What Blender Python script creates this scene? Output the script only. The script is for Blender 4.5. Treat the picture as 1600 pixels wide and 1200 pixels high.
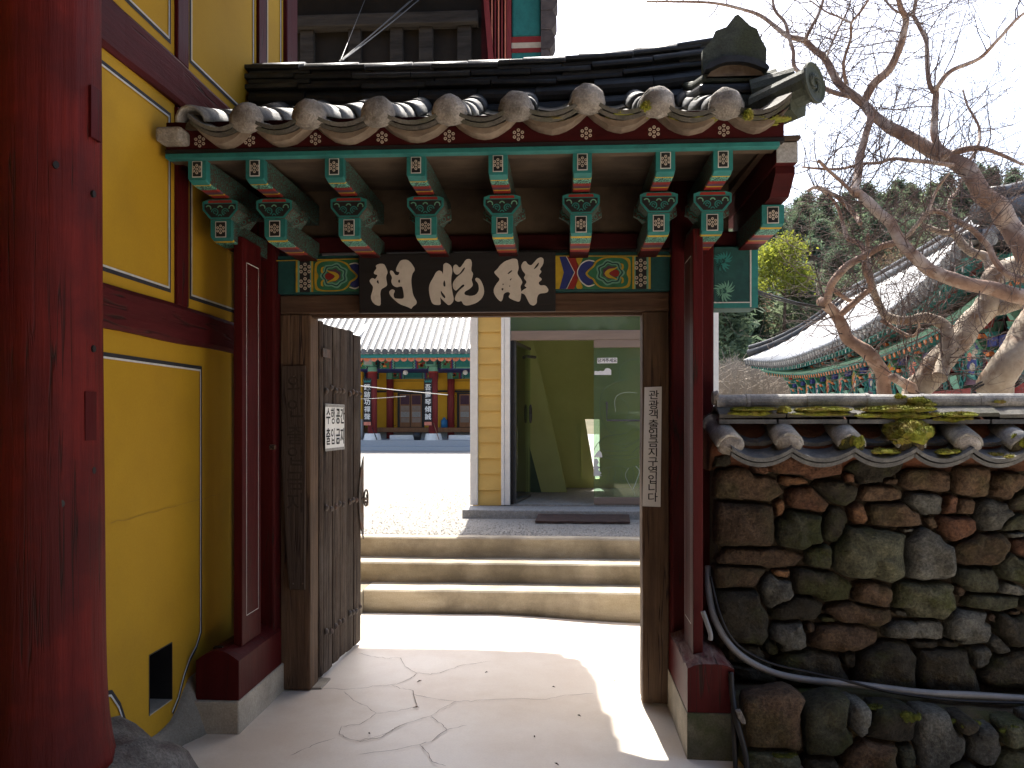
import bpy, bmesh, math, random
import numpy as np
from mathutils import Vector, Matrix, noise

for _o in list(bpy.data.objects):
    bpy.data.objects.remove(_o, do_unlink=True)
SC = bpy.context.scene
COL = SC.collection
rnd = random.Random(11)

# ------------------------------------------------------------------ camera, sky, sun, exposure
F, CX, HY, EYE, YAW = 1280.0, 800.0, 655.0, 1.51, math.radians(3.5)
SY, CY = math.sin(YAW), math.cos(YAW)
cam_d = bpy.data.cameras.new('camera')
cam_d.sensor_width = 36.0
cam_d.lens = 36.0 * F / 1600.0
cam_d.shift_y = (HY - 600.0) / 1600.0
cam_d.clip_end = 2000.0
cam = bpy.data.objects.new('camera', cam_d)
cam.location = (0, 0, EYE)
cam.rotation_euler = (math.radians(90), 0, YAW)
COL.objects.link(cam)
SC.camera = cam

SUN_EL, SUN_AZ = math.radians(58), math.radians(-4.2)      # azimuth from +Y towards +X
world = bpy.data.worlds.new('World')
SC.world = world
world.use_nodes = True
_nt = world.node_tree
_bg = _nt.nodes['Background']
_sky = _nt.nodes.new('ShaderNodeTexSky')
_sky.sky_type = 'NISHITA'
_sky.sun_disc = False
_sky.sun_elevation = SUN_EL
_sky.sun_rotation = SUN_AZ
_sky.air_density = 1.0
_sky.dust_density = 4.0
_sky.ozone_density = 1.0
_nt.links.new(_sky.outputs[0], _bg.inputs[0])
_bg.inputs[1].default_value = 0.15

sun_d = bpy.data.lights.new('sun', 'SUN')
sun_d.energy = 5.0
sun_d.angle = math.radians(0.5)
sun_d.color = (1.0, 0.95, 0.87)
sun = bpy.data.objects.new('sun', sun_d)
_sd = Vector((math.sin(SUN_AZ) * math.cos(SUN_EL), math.cos(SUN_AZ) * math.cos(SUN_EL), math.sin(SUN_EL)))
sun.rotation_euler = (-_sd).to_track_quat('-Z', 'Y').to_euler()
sun.location = (0, 20, 30)
COL.objects.link(sun)

SC.view_settings.view_transform = 'Standard'
SC.view_settings.look = 'None'
SC.view_settings.gamma = 1.0
SC.view_settings.use_curve_mapping = False
SC.view_settings.exposure = 1.45
SC.render.engine = 'CYCLES'
SC.cycles.use_denoising = True
SC.cycles.max_bounces = 8
SC.cycles.diffuse_bounces = 3
SC.cycles.transparent_max_bounces = 12


def P(px, py, Y):
    """the point of the photograph at (px, py) on the plane at distance Y"""
    u = (px - CX) / F
    d = Y / (u * SY + CY)
    return Vector((d * (u * CY - SY), Y, EYE + (HY - py) * d / F))


def PX(px, Y):
    return P(px, HY, Y).x


def PZ(py, px, Y):
    return P(px, py, Y).z


# ------------------------------------------------------------------ mesh helpers
class MB:
    def __init__(self):
        self.v, self.f, self.m = [], [], []

    def face(self, pts, mi=0):
        b = len(self.v)
        self.v.extend([tuple(p) for p in pts])
        self.f.append(tuple(range(b, b + len(pts))))
        self.m.append(mi)
        return self

    def box(self, x0, x1, y0, y1, z0, z1, mi=0):
        b = len(self.v)
        self.v.extend([(x0, y0, z0), (x1, y0, z0), (x1, y1, z0), (x0, y1, z0),
                       (x0, y0, z1), (x1, y0, z1), (x1, y1, z1), (x0, y1, z1)])
        for q in ((0, 3, 2, 1), (4, 5, 6, 7), (0, 1, 5, 4), (1, 2, 6, 5), (2, 3, 7, 6), (3, 0, 4, 7)):
            self.f.append(tuple(b + i for i in q))
            self.m.append(mi)
        return self

    def loft(self, rings, mi=0, cap0=True, cap1=True, closed=True):
        """rings: lists of points of the same length"""
        n = len(rings[0])
        b = len(self.v)
        for r in rings:
            self.v.extend([tuple(p) for p in r])
        for i in range(len(rings) - 1):
            mm = mi[i] if isinstance(mi, (list, tuple)) else mi
            for k in range(n if closed else n - 1):
                k2 = (k + 1) % n
                self.f.append((b + i * n + k, b + i * n + k2, b + (i + 1) * n + k2, b + (i + 1) * n + k))
                self.m.append(mm)
        m0 = mi[0] if isinstance(mi, (list, tuple)) else mi
        m1 = mi[-1] if isinstance(mi, (list, tuple)) else mi
        if cap0:
            self.f.append(tuple(b + k for k in reversed(range(n))))
            self.m.append(m0)
        if cap1:
            e = b + (len(rings) - 1) * n
            self.f.append(tuple(e + k for k in range(n)))
            self.m.append(m1)
        return self

    def prism(self, poly, fn, mi=0):
        """poly: 2d outline; fn(u, v, k) -> point, k = 0 front, 1 back"""
        return self.loft([[fn(u, v, 0) for u, v in poly], [fn(u, v, 1) for u, v in poly]], mi)

    def tube(self, pts, radii, n=8, mi=0, cap=True, jit=0.0, seed=0):
        pts = [Vector(p) for p in pts]
        if not isinstance(radii, (list, tuple)):
            radii = [radii] * len(pts)
        rings = []
        ref = None
        for i, p in enumerate(pts):
            a = pts[max(i - 1, 0)]
            c = pts[min(i + 1, len(pts) - 1)]
            t = (c - a)
            if t.length < 1e-9:
                t = Vector((0, 0, 1))
            t.normalize()
            if ref is None:
                ref = Vector((0, 0, 1)) if abs(t.z) < 0.9 else Vector((1, 0, 0))
            s = t.cross(ref)
            if s.length < 1e-6:
                s = t.cross(Vector((1, 0, 0.3)))
            s.normalize()
            w = s.cross(t)
            ref = w
            ring = []
            for k in range(n):
                an = 2 * math.pi * k / n
                r = radii[i]
                if jit:
                    r *= 1 + jit * noise.noise(Vector((p.x * 9 + 3 * math.cos(an), p.y * 9 + 3 * math.sin(an), p.z * 9 + seed)))
                ring.append(p + (s * math.cos(an) + w * math.sin(an)) * r)
            rings.append(ring)
        return self.loft(rings, mi, cap, cap)

    def disc(self, c, r, n, ax=(1, 0, 0), ay=(0, 0, 1), mi=0):
        c, ax, ay = Vector(c), Vector(ax), Vector(ay)
        return self.face([c + ax * r * math.cos(2 * math.pi * k / n) + ay * r * math.sin(2 * math.pi * k / n) for k in range(n)], mi)

    def mesh(self, name, mats, smooth=False):
        me = bpy.data.meshes.new(name)
        me.from_pydata(self.v, [], self.f)
        for m in (mats if isinstance(mats, (list, tuple)) else [mats]):
            me.materials.append(m)
        me.polygons.foreach_set('material_index', self.m)
        if smooth:
            me.polygons.foreach_set('use_smooth', [True] * len(self.f))
        bm = bmesh.new()
        bm.from_mesh(me)
        bmesh.ops.recalc_face_normals(bm, faces=bm.faces)
        bm.to_mesh(me)
        bm.free()
        me.update()
        return me


def wl(o):
    w = Vector((0, 0, 0))
    while o is not None:
        w = w + o.location
        o = o.parent
    return w


def put(me, name, parent=None, loc=(0, 0, 0), bevel=0.0, rot=None, scale=None):
    """link a mesh at the world place loc, as a child of parent"""
    o = bpy.data.objects.new(name, me)
    COL.objects.link(o)
    o.location = Vector(loc) - (wl(parent) if parent is not None else Vector((0, 0, 0)))
    if parent is not None:
        o.parent = parent
    if rot:
        o.rotation_euler = rot
    if scale:
        o.scale = scale
    if bevel:
        b = o.modifiers.new('bevel', 'BEVEL')
        b.width = bevel
        b.segments = 2
        b.limit_method = 'ANGLE'
        b.angle_limit = math.radians(40)
    return o


def sub(me, name, parent, loc=(0, 0, 0), rot=None):
    """a child placed in its parent's own frame (for copies)"""
    o = bpy.data.objects.new(name, me)
    COL.objects.link(o)
    o.parent = parent
    o.location = loc
    if rot:
        o.rotation_euler = rot
    return o


def mk(mb, name, mats, parent=None, smooth=False, bevel=0.0):
    """build a mesh given in world coordinates; a top-level one gets its origin at its base"""
    me = mb.mesh(name, mats, smooth)
    loc = Vector((0, 0, 0))
    if parent is None and len(me.vertices):
        co = np.array([v.co[:] for v in me.vertices])
        lo, hi = co.min(0), co.max(0)
        loc = Vector(((lo[0] + hi[0]) / 2, (lo[1] + hi[1]) / 2, lo[2]))
        me.transform(Matrix.Translation(-loc))
    return put(me, name, parent, loc, bevel)


def thing(name, label, cat, loc, group=None):
    o = bpy.data.objects.new(name, None)
    o.empty_display_size = 0.2
    COL.objects.link(o)
    o.location = loc
    return tag(o, label, cat, group)


def tag(o, label=None, cat=None, group=None, kind=None):
    if label:
        o['label'] = label
    if cat:
        o['category'] = cat
    if group:
        o['group'] = group
    if kind:
        o['kind'] = kind
    return o


def curve_mesh(polys, depth, smooth=True, res=4):
    """closed outlines (holes by even-odd) -> flat mesh with thickness in local z; polys in local xy"""
    cu = bpy.data.curves.new('outline', 'CURVE')
    cu.dimensions = '2D'
    cu.fill_mode = 'BOTH'
    cu.extrude = depth / 2
    cu.resolution_u = res
    for poly in polys:
        if smooth:
            for _ in range(2):
                q = []
                for (x0, y0), (x1, y1) in zip(poly, poly[1:] + poly[:1]):
                    q += [(x0 * .78 + x1 * .22, y0 * .78 + y1 * .22), (x0 * .22 + x1 * .78, y0 * .22 + y1 * .78)]
                poly = q
        sp = cu.splines.new('POLY')
        sp.points.add(len(poly) - 1)
        for bp, (x, y) in zip(sp.points, poly):
            bp.co = (x, y, 0, 1)
        sp.use_cyclic_u = True
    ob = bpy.data.objects.new('outline', cu)
    COL.objects.link(ob)
    me = bpy.data.meshes.new_from_object(ob.evaluated_get(bpy.context.evaluated_depsgraph_get()))
    bpy.data.objects.remove(ob)
    bpy.data.curves.remove(cu)
    me.materials.clear()
    return me


def text_mesh(body, size, depth=0.002, spacing=1.0, bold=0.0, align='CENTER', line=1.0):
    cu = bpy.data.curves.new('lettering', 'FONT')
    cu.body = body
    cu.size = size
    cu.extrude = depth / 2
    cu.align_x = align
    cu.align_y = 'CENTER'
    cu.space_character = spacing
    cu.space_line = line
    cu.offset = bold
    cu.resolution_u = 3
    ob = bpy.data.objects.new('lettering', cu)
    COL.objects.link(ob)
    me = bpy.data.meshes.new_from_object(ob.evaluated_get(bpy.context.evaluated_depsgraph_get()))
    bpy.data.objects.remove(ob)
    bpy.data.curves.remove(cu)
    me.materials.clear()
    return me


FRONT = (math.radians(90), 0, 0)       # local xy -> world xz, facing -Y


# ------------------------------------------------------------------ materials
def mat(name, c1, c2=None, scale=8.0, rough=0.8, bump=0.15, stretch=(1, 1, 1), c3=None, scale3=2.0, amt3=0.5,
        crack=0.0, crack_scale=(9, 9, 0.7), crack_col=(0.02, 0.01, 0.008), vary=0.12, spec=0.3, detail=8.0, grain=0.0,
        world_co=False, dist=0.003, th3=(0.45, 0.62), speck=0.0, speck_scale=110.0):
    m = bpy.data.materials.new(name)
    m.use_nodes = True
    nt = m.node_tree
    N, L = nt.nodes, nt.links
    bs = N['Principled BSDF']
    bs.inputs['Roughness'].default_value = rough
    bs.inputs['Specular IOR Level'].default_value = spec
    tc = N.new('ShaderNodeTexCoord')
    oi = N.new('ShaderNodeObjectInfo')
    src = tc.outputs['Object']
    if world_co:
        ge = N.new('ShaderNodeNewGeometry')
        src = ge.outputs['Position']
    ad = N.new('ShaderNodeVectorMath'); ad.operation = 'ADD'
    mu = N.new('ShaderNodeVectorMath'); mu.operation = 'SCALE'
    L.new(oi.outputs['Random'], mu.inputs['Scale'])
    mu.inputs[0].default_value = (37.0, 19.0, 53.0)
    L.new(src, ad.inputs[0])
    if not world_co:
        L.new(mu.outputs[0], ad.inputs[1])
    else:
        ad.inputs[1].default_value = (0, 0, 0)
    mp = N.new('ShaderNodeMapping')
    mp.inputs['Scale'].default_value = stretch
    L.new(ad.outputs[0], mp.inputs[0])
    n1 = N.new('ShaderNodeTexNoise')
    n1.inputs['Scale'].default_value = scale
    n1.inputs['Detail'].default_value = detail
    n1.inputs['Roughness'].default_value = 0.65
    L.new(mp.outputs[0], n1.inputs['Vector'])
    rp = N.new('ShaderNodeValToRGB')
    c2 = c2 or tuple(x * 0.7 for x in c1)
    rp.color_ramp.elements[0].position = 0.32
    rp.color_ramp.elements[1].position = 0.68
    rp.color_ramp.elements[0].color = (*c2, 1)
    rp.color_ramp.elements[1].color = (*c1, 1)
    L.new(n1.outputs['Fac'], rp.inputs[0])
    col = rp.outputs[0]
    if c3 is not None:
        n3 = N.new('ShaderNodeTexNoise')
        n3.inputs['Scale'].default_value = scale3
        n3.inputs['Detail'].default_value = 7
        n3.inputs['Roughness'].default_value = 0.6
        L.new(ad.outputs[0], n3.inputs['Vector'])
        r3 = N.new('ShaderNodeMapRange')
        r3.inputs[1].default_value, r3.inputs[2].default_value = th3
        r3.inputs[4].default_value = amt3
        L.new(n3.outputs['Fac'], r3.inputs[0])
        mx = N.new('ShaderNodeMix'); mx.data_type = 'RGBA'
        L.new(r3.outputs[0], mx.inputs[0])
        L.new(col, mx.inputs[6])
        mx.inputs[7].default_value = (*c3, 1)
        col = mx.outputs[2]
    hgt = n1.outputs['Fac']
    if crack:
        mc = N.new('ShaderNodeMapping')
        mc.inputs['Scale'].default_value = crack_scale
        L.new(ad.outputs[0], mc.inputs[0])
        nc = N.new('ShaderNodeTexNoise')
        nc.inputs['Scale'].default_value = 1.0
        nc.inputs['Detail'].default_value = 3
        L.new(mc.outputs[0], nc.inputs['Vector'])
        s1 = N.new('ShaderNodeMath'); s1.operation = 'SUBTRACT'
        L.new(nc.outputs['Fac'], s1.inputs[0]); s1.inputs[1].default_value = 0.5
        s2 = N.new('ShaderNodeMath'); s2.operation = 'ABSOLUTE'
        L.new(s1.outputs[0], s2.inputs[0])
        s3 = N.new('ShaderNodeMapRange')
        s3.inputs[1].default_value = 0.0
        s3.inputs[2].default_value = crack
        s3.inputs[3].default_value = 1.0
        s3.inputs[4].default_value = 0.0
        L.new(s2.outputs[0], s3.inputs[0])
        # break the cracks up along their length
        nb = N.new('ShaderNodeTexNoise')
        nb.inputs['Scale'].default_value = 3.0
        L.new(ad.outputs[0], nb.inputs['Vector'])
        rb = N.new('ShaderNodeMapRange')
        rb.inputs[1].default_value, rb.inputs[2].default_value = 0.45, 0.55
        L.new(nb.outputs['Fac'], rb.inputs[0])
        s4 = N.new('ShaderNodeMath'); s4.operation = 'MULTIPLY'
        L.new(s3.outputs[0], s4.inputs[0]); L.new(rb.outputs[0], s4.inputs[1])
        mx2 = N.new('ShaderNodeMix'); mx2.data_type = 'RGBA'
        L.new(s4.outputs[0], mx2.inputs[0])
        L.new(col, mx2.inputs[6])
        mx2.inputs[7].default_value = (*crack_col, 1)
        col = mx2.outputs[2]
        s5 = N.new('ShaderNodeMath'); s5.operation = 'MULTIPLY_ADD'
        L.new(s4.outputs[0], s5.inputs[0]); s5.inputs[1].default_value = -1.5
        L.new(hgt, s5.inputs[2])
        hgt = s5.outputs[0]
    if speck:
        ns = N.new('ShaderNodeTexNoise')
        ns.inputs['Scale'].default_value = speck_scale
        ns.inputs['Detail'].default_value = 4
        ns.inputs['Roughness'].default_value = 0.7
        L.new(ad.outputs[0], ns.inputs['Vector'])
        rs = N.new('ShaderNodeMapRange')
        rs.inputs[1].default_value, rs.inputs[2].default_value = 0.3, 0.7
        rs.inputs[3].default_value, rs.inputs[4].default_value = 1 - speck, 1 + speck
        L.new(ns.outputs['Fac'], rs.inputs[0])
        hs = N.new('ShaderNodeVectorMath'); hs.operation = 'SCALE'
        L.new(col, hs.inputs[0]); L.new(rs.outputs[0], hs.inputs['Scale'])
        col = hs.outputs[0]
        sm = N.new('ShaderNodeMath'); sm.operation = 'MULTIPLY_ADD'
        L.new(ns.outputs['Fac'], sm.inputs[0]); sm.inputs[1].default_value = 0.35
        L.new(hgt, sm.inputs[2])
        hgt = sm.outputs[0]
    if vary:
        hv = N.new('ShaderNodeHueSaturation')
        mr = N.new('ShaderNodeMapRange')
        mr.inputs[3].default_value = 1 - vary
        mr.inputs[4].default_value = 1 + vary
        L.new(oi.outputs['Random'], mr.inputs[0])
        L.new(mr.outputs[0], hv.inputs['Value'])
        L.new(col, hv.inputs['Color'])
        col = hv.outputs[0]
    L.new(col, bs.inputs['Base Color'])
    if bump:
        bp = N.new('ShaderNodeBump')
        bp.inputs['Strength'].default_value = bump
        bp.inputs['Distance'].default_value = dist * 10
        L.new(hgt, bp.inputs['Height'])
        L.new(bp.outputs[0], bs.inputs['Normal'])
    return m


M = {}
M['red_old'] = mat('red_old', (0.1373, 0.01453, 0.0113), (0.07671, 0.007267, 0.00646), 5, 0.62, 0.35, (7, 7, 0.4), c3=(0.05249, 0.008075, 0.008075), scale3=2.5, amt3=0.8, crack=0.017, crack_scale=(24, 24, 0.5), vary=0, spec=0.12)
M['red'] = mat('red', (0.06324, 0.006324, 0.006746), (0.04216, 0.004216, 0.004638), 4, 0.5, 0.12, (4, 4, 0.6), crack=0.010, crack_scale=(9, 9, 0.6), vary=0.08, spec=0.1)
M['red_h'] = mat('red_h', (0.077, 0.0112, 0.0119), (0.0455, 0.007, 0.0077), 4, 0.6, 0.25, (4, 0.5, 4), crack=0.018, crack_scale=(9, 0.7, 9), vary=0.08, spec=0.1)
M['red_worn'] = mat('red_worn', (0.24, 0.17, 0.14), (0.12, 0.02, 0.02), 6, 0.85, 0.5, (5, 1, 5), crack=0.05, crack_scale=(12, 1.5, 12), vary=0, speck=0.30)
M['darkred'] = mat('darkred', (0.048, 0.00624, 0.00672), (0.0288, 0.00432, 0.0048), 6, 0.6, 0.1, (1, 4, 4), spec=0.1)
M['yellow_wall'] = mat('yellow_wall', (0.4077, 0.232, 0.009842), (0.3656, 0.2004, 0.007733), 2.2, 0.85, 0.06, c3=(0.27, 0.15, 0.012), scale3=1.6, amt3=0.45, vary=0, th3=(0.5, 0.72), speck=0.05)
M['yellow'] = mat('yellow', (0.448, 0.3072, 0.0192), (0.32, 0.2112, 0.0192), 30, 0.7, 0.05)
M['white_line'] = mat('white_line', (0.576, 0.568, 0.544), (0.44, 0.432, 0.4), 25, 0.8, 0.05)
M['black_line'] = mat('black_line', (0.03, 0.03, 0.035), (0.015, 0.015, 0.02), 25, 0.8, 0.05)
M['wood'] = mat('wood', (0.126, 0.075, 0.042), (0.06, 0.033, 0.018), 5, 0.75, 0.35, (8, 8, 0.5), crack=0.014, crack_scale=(14, 14, 0.5), c3=(0.042, 0.027, 0.018), scale3=2.5, amt3=0.5, vary=0.1)
M['wood_h'] = mat('wood_h', (0.114, 0.063, 0.036), (0.06, 0.03, 0.0168), 5, 0.75, 0.3, (0.5, 8, 8), c3=(0.042, 0.027, 0.018), scale3=2.5, amt3=0.5, vary=0.1)
M['wood_door'] = mat('wood_door', (0.06885, 0.04335, 0.02805), (0.02295, 0.01428, 0.0102), 5, 0.85, 0.7, (12, 12, 0.6), crack=0.03, crack_scale=(22, 22, 0.5), c3=(0.1224, 0.0969, 0.0765), scale3=3, amt3=0.45, vary=0.22)
M['wood_sign'] = mat('wood_sign', (0.072, 0.0492, 0.036), (0.042, 0.027, 0.018), 5, 0.85, 0.4, (12, 12, 0.6), crack=0.015, crack_scale=(20, 20, 0.5), vary=0)
M['soffit'] = mat('soffit', (0.1073, 0.07637, 0.04875), (0.078, 0.05363, 0.03413), 3, 0.85, 0.1, (1, 6, 1), c3=(0.039, 0.026, 0.01788), scale3=3.0, amt3=0.7)
M['teal'] = mat('teal', (0.02016, 0.167, 0.1555), (0.0144, 0.121, 0.1152), 14, 0.65, 0.12, c3=(0.01152, 0.07488, 0.07488), scale3=20, amt3=0.5, th3=(0.55, 0.7))
M['teal_dark'] = mat('teal_dark', (0.012, 0.072, 0.066), (0.0072, 0.042, 0.042), 14, 0.65, 0.1)
M['green'] = mat('green', (0.03, 0.16, 0.08), (0.02, 0.10, 0.05), 14, 0.65, 0.1)
M['mint'] = mat('mint', (0.132, 0.3, 0.216), (0.09, 0.228, 0.168), 20, 0.65, 0.1)
M['blue'] = mat('blue', (0.024, 0.036, 0.176), (0.016, 0.024, 0.12), 14, 0.65, 0.1)
M['purple'] = mat('purple', (0.088, 0.04, 0.064), (0.064, 0.028, 0.048), 14, 0.65, 0.1)
M['scarlet'] = mat('scarlet', (0.2304, 0.0192, 0.0128), (0.1664, 0.0128, 0.01152), 14, 0.6, 0.1)
M['orange'] = mat('orange', (0.60, 0.17, 0.035), (0.45, 0.12, 0.03), 14, 0.6, 0.1)
M['pink'] = mat('pink', (0.65, 0.22, 0.14), (0.5, 0.16, 0.11), 14, 0.6, 0.1)
M['cream'] = mat('cream', (0.476, 0.4216, 0.34), (0.374, 0.3264, 0.2584), 14, 0.7, 0.1)
M['black'] = mat('black', (0.014, 0.013, 0.014), (0.008, 0.008, 0.009), 10, 0.5, 0.1)
M['board_black'] = mat('board_black', (0.012, 0.011, 0.012), (0.007, 0.006, 0.007), 4, 0.55, 0.12, (0.5, 5, 5))
M['letter'] = mat('letter', (0.561, 0.5185, 0.459), (0.476, 0.4335, 0.3825), 18, 0.85, 0.2, c3=(0.34, 0.289, 0.238), scale3=14, amt3=0.5, th3=(0.58, 0.7), vary=0)
M['white'] = mat('white', (0.78, 0.77, 0.74), (0.70, 0.69, 0.66), 20, 0.6, 0.05)
M['paper'] = mat('paper', (0.76, 0.76, 0.74), (0.70, 0.70, 0.68), 12, 0.5, 0.05, c3=(0.6, 0.57, 0.5), scale3=6, amt3=0.3)
M['ink'] = mat('ink', (0.012, 0.012, 0.014), (0.02, 0.02, 0.02), 30, 0.7, 0.02)
M['ink_faded'] = mat('ink_faded', (0.022, 0.016, 0.012), (0.05, 0.035, 0.026), 30, 0.9, 0.02)
M['concrete'] = mat('concrete', (0.40, 0.36, 0.29), (0.29, 0.255, 0.20), 6, 0.9, 0.25, c3=(0.17, 0.15, 0.12), scale3=1.6, amt3=0.7, speck=0.20)
M['step'] = mat('step', (0.56, 0.49, 0.378), (0.378, 0.322, 0.224), 3, 0.9, 0.2, (0.6, 2, 2.5), c3=(0.182, 0.154, 0.112), scale3=1.2, amt3=0.85, vary=0.05, speck=0.12)
M['plinth_moss'] = mat('plinth_moss', (0.16, 0.155, 0.11), (0.075, 0.075, 0.05), 9, 0.95, 0.4, c3=(0.05, 0.062, 0.02), scale3=4, amt3=0.9, speck=0.30)
M['floor'] = mat('floor', (0.74, 0.685, 0.60), (0.66, 0.585, 0.50), 1.6, 0.5, 0.10, c3=(0.56, 0.455, 0.35), scale3=0.9, amt3=0.7, vary=0, detail=10, spec=0.6, speck=0.05)
M['crack'] = mat('crack', (0.13, 0.10, 0.08), (0.20, 0.16, 0.13), 20, 0.95, 0)
M['gravel'] = mat('gravel', (0.425, 0.4037, 0.3655), (0.2295, 0.2167, 0.1955), 60, 0.95, 0.9, c3=(0.34, 0.3145, 0.272), scale3=3, amt3=0.5, vary=0, detail=4, world_co=True)
M['rock'] = mat('rock', (0.20, 0.185, 0.165), (0.085, 0.075, 0.066), 14, 0.95, 0.9, c3=(0.075, 0.045, 0.04), scale3=5, amt3=0.6, vary=0, speck=0.4)
M['tile'] = mat('tile', (0.08625, 0.09, 0.09375), (0.04125, 0.0435, 0.0465), 12, 0.62, 0.22, c3=(0.18, 0.1762, 0.1613), scale3=9, amt3=0.6, th3=(0.52, 0.68), vary=0.25, speck=0.30)
M['tile_pale'] = mat('tile_pale', (0.238, 0.2338, 0.221), (0.119, 0.119, 0.119), 9, 0.7, 0.25, c3=(0.3825, 0.3655, 0.323), scale3=7, amt3=0.7, th3=(0.46, 0.62), vary=0.2, speck=0.30)
M['tile_edge'] = mat('tile_edge', (0.13, 0.1202, 0.104), (0.0585, 0.05525, 0.04875), 16, 0.8, 0.3, c3=(0.0455, 0.04875, 0.026), scale3=8, amt3=0.7, vary=0.25, speck=0.30)
M['tile_ridge'] = mat('tile_ridge', (0.03938, 0.04305, 0.04725), (0.01838, 0.01995, 0.02205), 12, 0.5, 0.2, c3=(0.06825, 0.06825, 0.063), scale3=7, amt3=0.5, th3=(0.55, 0.7), vary=0.3)
M['tile_green'] = mat('tile_green', (0.078, 0.091, 0.0715), (0.0325, 0.0377, 0.02925), 12, 0.75, 0.3, c3=(0.0325, 0.039, 0.01625), scale3=6, amt3=0.8, vary=0.1, speck=0.30)
M['mortar'] = mat('mortar', (0.37, 0.345, 0.31), (0.20, 0.18, 0.155), 14, 0.95, 0.8, c3=(0.115, 0.10, 0.085), scale3=9, amt3=0.75, vary=0.2, speck=0.3)
M['mortar_wood'] = mat('mortar_wood', (0.26, 0.208, 0.156), (0.143, 0.1073, 0.078), 9, 0.95, 0.4, c3=(0.078, 0.05525, 0.039), scale3=5, amt3=0.7, vary=0.15)
M['clay'] = mat('clay', (0.126, 0.042, 0.0168), (0.0672, 0.0231, 0.01176), 10, 0.95, 0.6, c3=(0.0336, 0.021, 0.0126), scale3=5, amt3=0.8, vary=0, speck=0.30)
M['mud'] = mat('mud', (0.093, 0.069, 0.042), (0.045, 0.033, 0.021), 7, 0.95, 0.7, c3=(0.039, 0.045, 0.009), scale3=3.0, amt3=0.95, vary=0, speck=0.30)
M['mud_dark'] = mat('mud_dark', (0.07, 0.055, 0.038), (0.03, 0.024, 0.017), 14, 0.95, 0.8, vary=0, speck=0.4)
M['moss'] = mat('moss', (0.25, 0.255, 0.03), (0.085, 0.105, 0.012), 22, 0.95, 0.3, c3=(0.20, 0.14, 0.045), scale3=13, amt3=0.7, vary=0.12)
M['moss_dark'] = mat('moss_dark', (0.085, 0.095, 0.012), (0.035, 0.045, 0.006), 18, 0.95, 0.3, vary=0.1)
def stone_mat(n, a, b, moss=0.5, lich=0.0):
    return mat(n, a, b, 20, 0.95, 1.0, c3=(0.032, 0.038, 0.008) if not lich else (0.14, 0.14, 0.12), scale3=4.5, amt3=moss or lich, th3=(0.5, 0.62), vary=0.35, speck=0.55, speck_scale=75)
M['st_brown'] = stone_mat('st_brown', (0.1029, 0.06655, 0.03993), (0.03751, 0.0242, 0.01573), 0.35)
M['st_red'] = stone_mat('st_red', (0.121, 0.05775, 0.0319), (0.04675, 0.0231, 0.01485), 0.2)
M['st_grey'] = stone_mat('st_grey', (0.1044, 0.1044, 0.09171), (0.04111, 0.04111, 0.03542), 0, 0.55)
M['st_olive'] = stone_mat('st_olive', (0.08167, 0.08167, 0.05143), (0.03146, 0.03207, 0.02057), 0.8)
M['st_dark'] = stone_mat('st_dark', (0.0451, 0.0385, 0.0264), (0.0165, 0.0143, 0.0099), 0.6)
M['st_orange'] = stone_mat('st_orange', (0.165, 0.08525, 0.04125), (0.0825, 0.04125, 0.022), 0.15)
M['steel'] = mat('steel', (0.10, 0.10, 0.10), (0.06, 0.06, 0.06), 20, 0.45, 0.05)
M['iron'] = mat('iron', (0.11, 0.095, 0.085), (0.05, 0.042, 0.036), 18, 0.6, 0.3, c3=(0.13, 0.055, 0.025), scale3=16, amt3=0.6)
M['pipe'] = mat('pipe', (0.19, 0.195, 0.205), (0.13, 0.135, 0.14), 8, 0.38, 0.05, spec=0.5)
M['cable'] = mat('cable', (0.018, 0.018, 0.02), (0.012, 0.012, 0.013), 20, 0.45, 0.03)
M['siding'] = mat('siding', (0.66, 0.45, 0.14), (0.60, 0.40, 0.12), 4, 0.65, 0.05, (1, 1, 3), c3=(0.45, 0.30, 0.10), scale3=1.5, amt3=0.35, vary=0.05)
M['bronze'] = mat('bronze', (0.27, 0.205, 0.165), (0.21, 0.16, 0.13), 6, 0.35, 0.03, (0.5, 6, 6), vary=0)
M['olive_wall'] = mat('olive_wall', (0.60, 0.63, 0.27), (0.54, 0.57, 0.235), 3, 0.85, 0.03, vary=0)
M['pale_wall'] = mat('pale_wall', (0.60, 0.62, 0.55), (0.55, 0.57, 0.5), 3, 0.85, 0.03, vary=0)
M['slab'] = mat('slab', (0.36, 0.355, 0.34), (0.24, 0.235, 0.22), 30, 0.85, 0.3, vary=0.05, speck=0.30)
M['mat_brown'] = mat('mat_brown', (0.09, 0.055, 0.045), (0.045, 0.028, 0.024), 20, 0.9, 0.4)
M['hallred'] = mat('hallred', (0.22, 0.03, 0.03), (0.16, 0.02, 0.02), 6, 0.6, 0.05, (4, 4, 0.6))
M['hallyellow'] = mat('hallyellow', (0.66, 0.36, 0.025), (0.58, 0.30, 0.02), 3, 0.8, 0.03)
M['halltile'] = mat('halltile', (0.24, 0.244, 0.248), (0.152, 0.152, 0.156), 6, 0.36, 0.15, c3=(0.24, 0.24, 0.232), scale3=4, amt3=0.5, vary=0.15, spec=0.5)
M['roof_bed'] = mat('roof_bed', (0.07, 0.072, 0.075), (0.035, 0.036, 0.038), 6, 0.7, 0.1)  # shadow between the hall tile rows is put into this dark base colour
M['granite'] = mat('granite', (0.42, 0.43, 0.44), (0.33, 0.34, 0.35), 30, 0.9, 0.15)
M['door_wood'] = mat('door_wood', (0.30, 0.15, 0.07), (0.22, 0.10, 0.05), 6, 0.7, 0.1, (4, 4, 0.6))
M['door_paper'] = mat('door_paper', (0.32, 0.26, 0.21), (0.26, 0.20, 0.17), 9, 0.9, 0.05)
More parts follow.
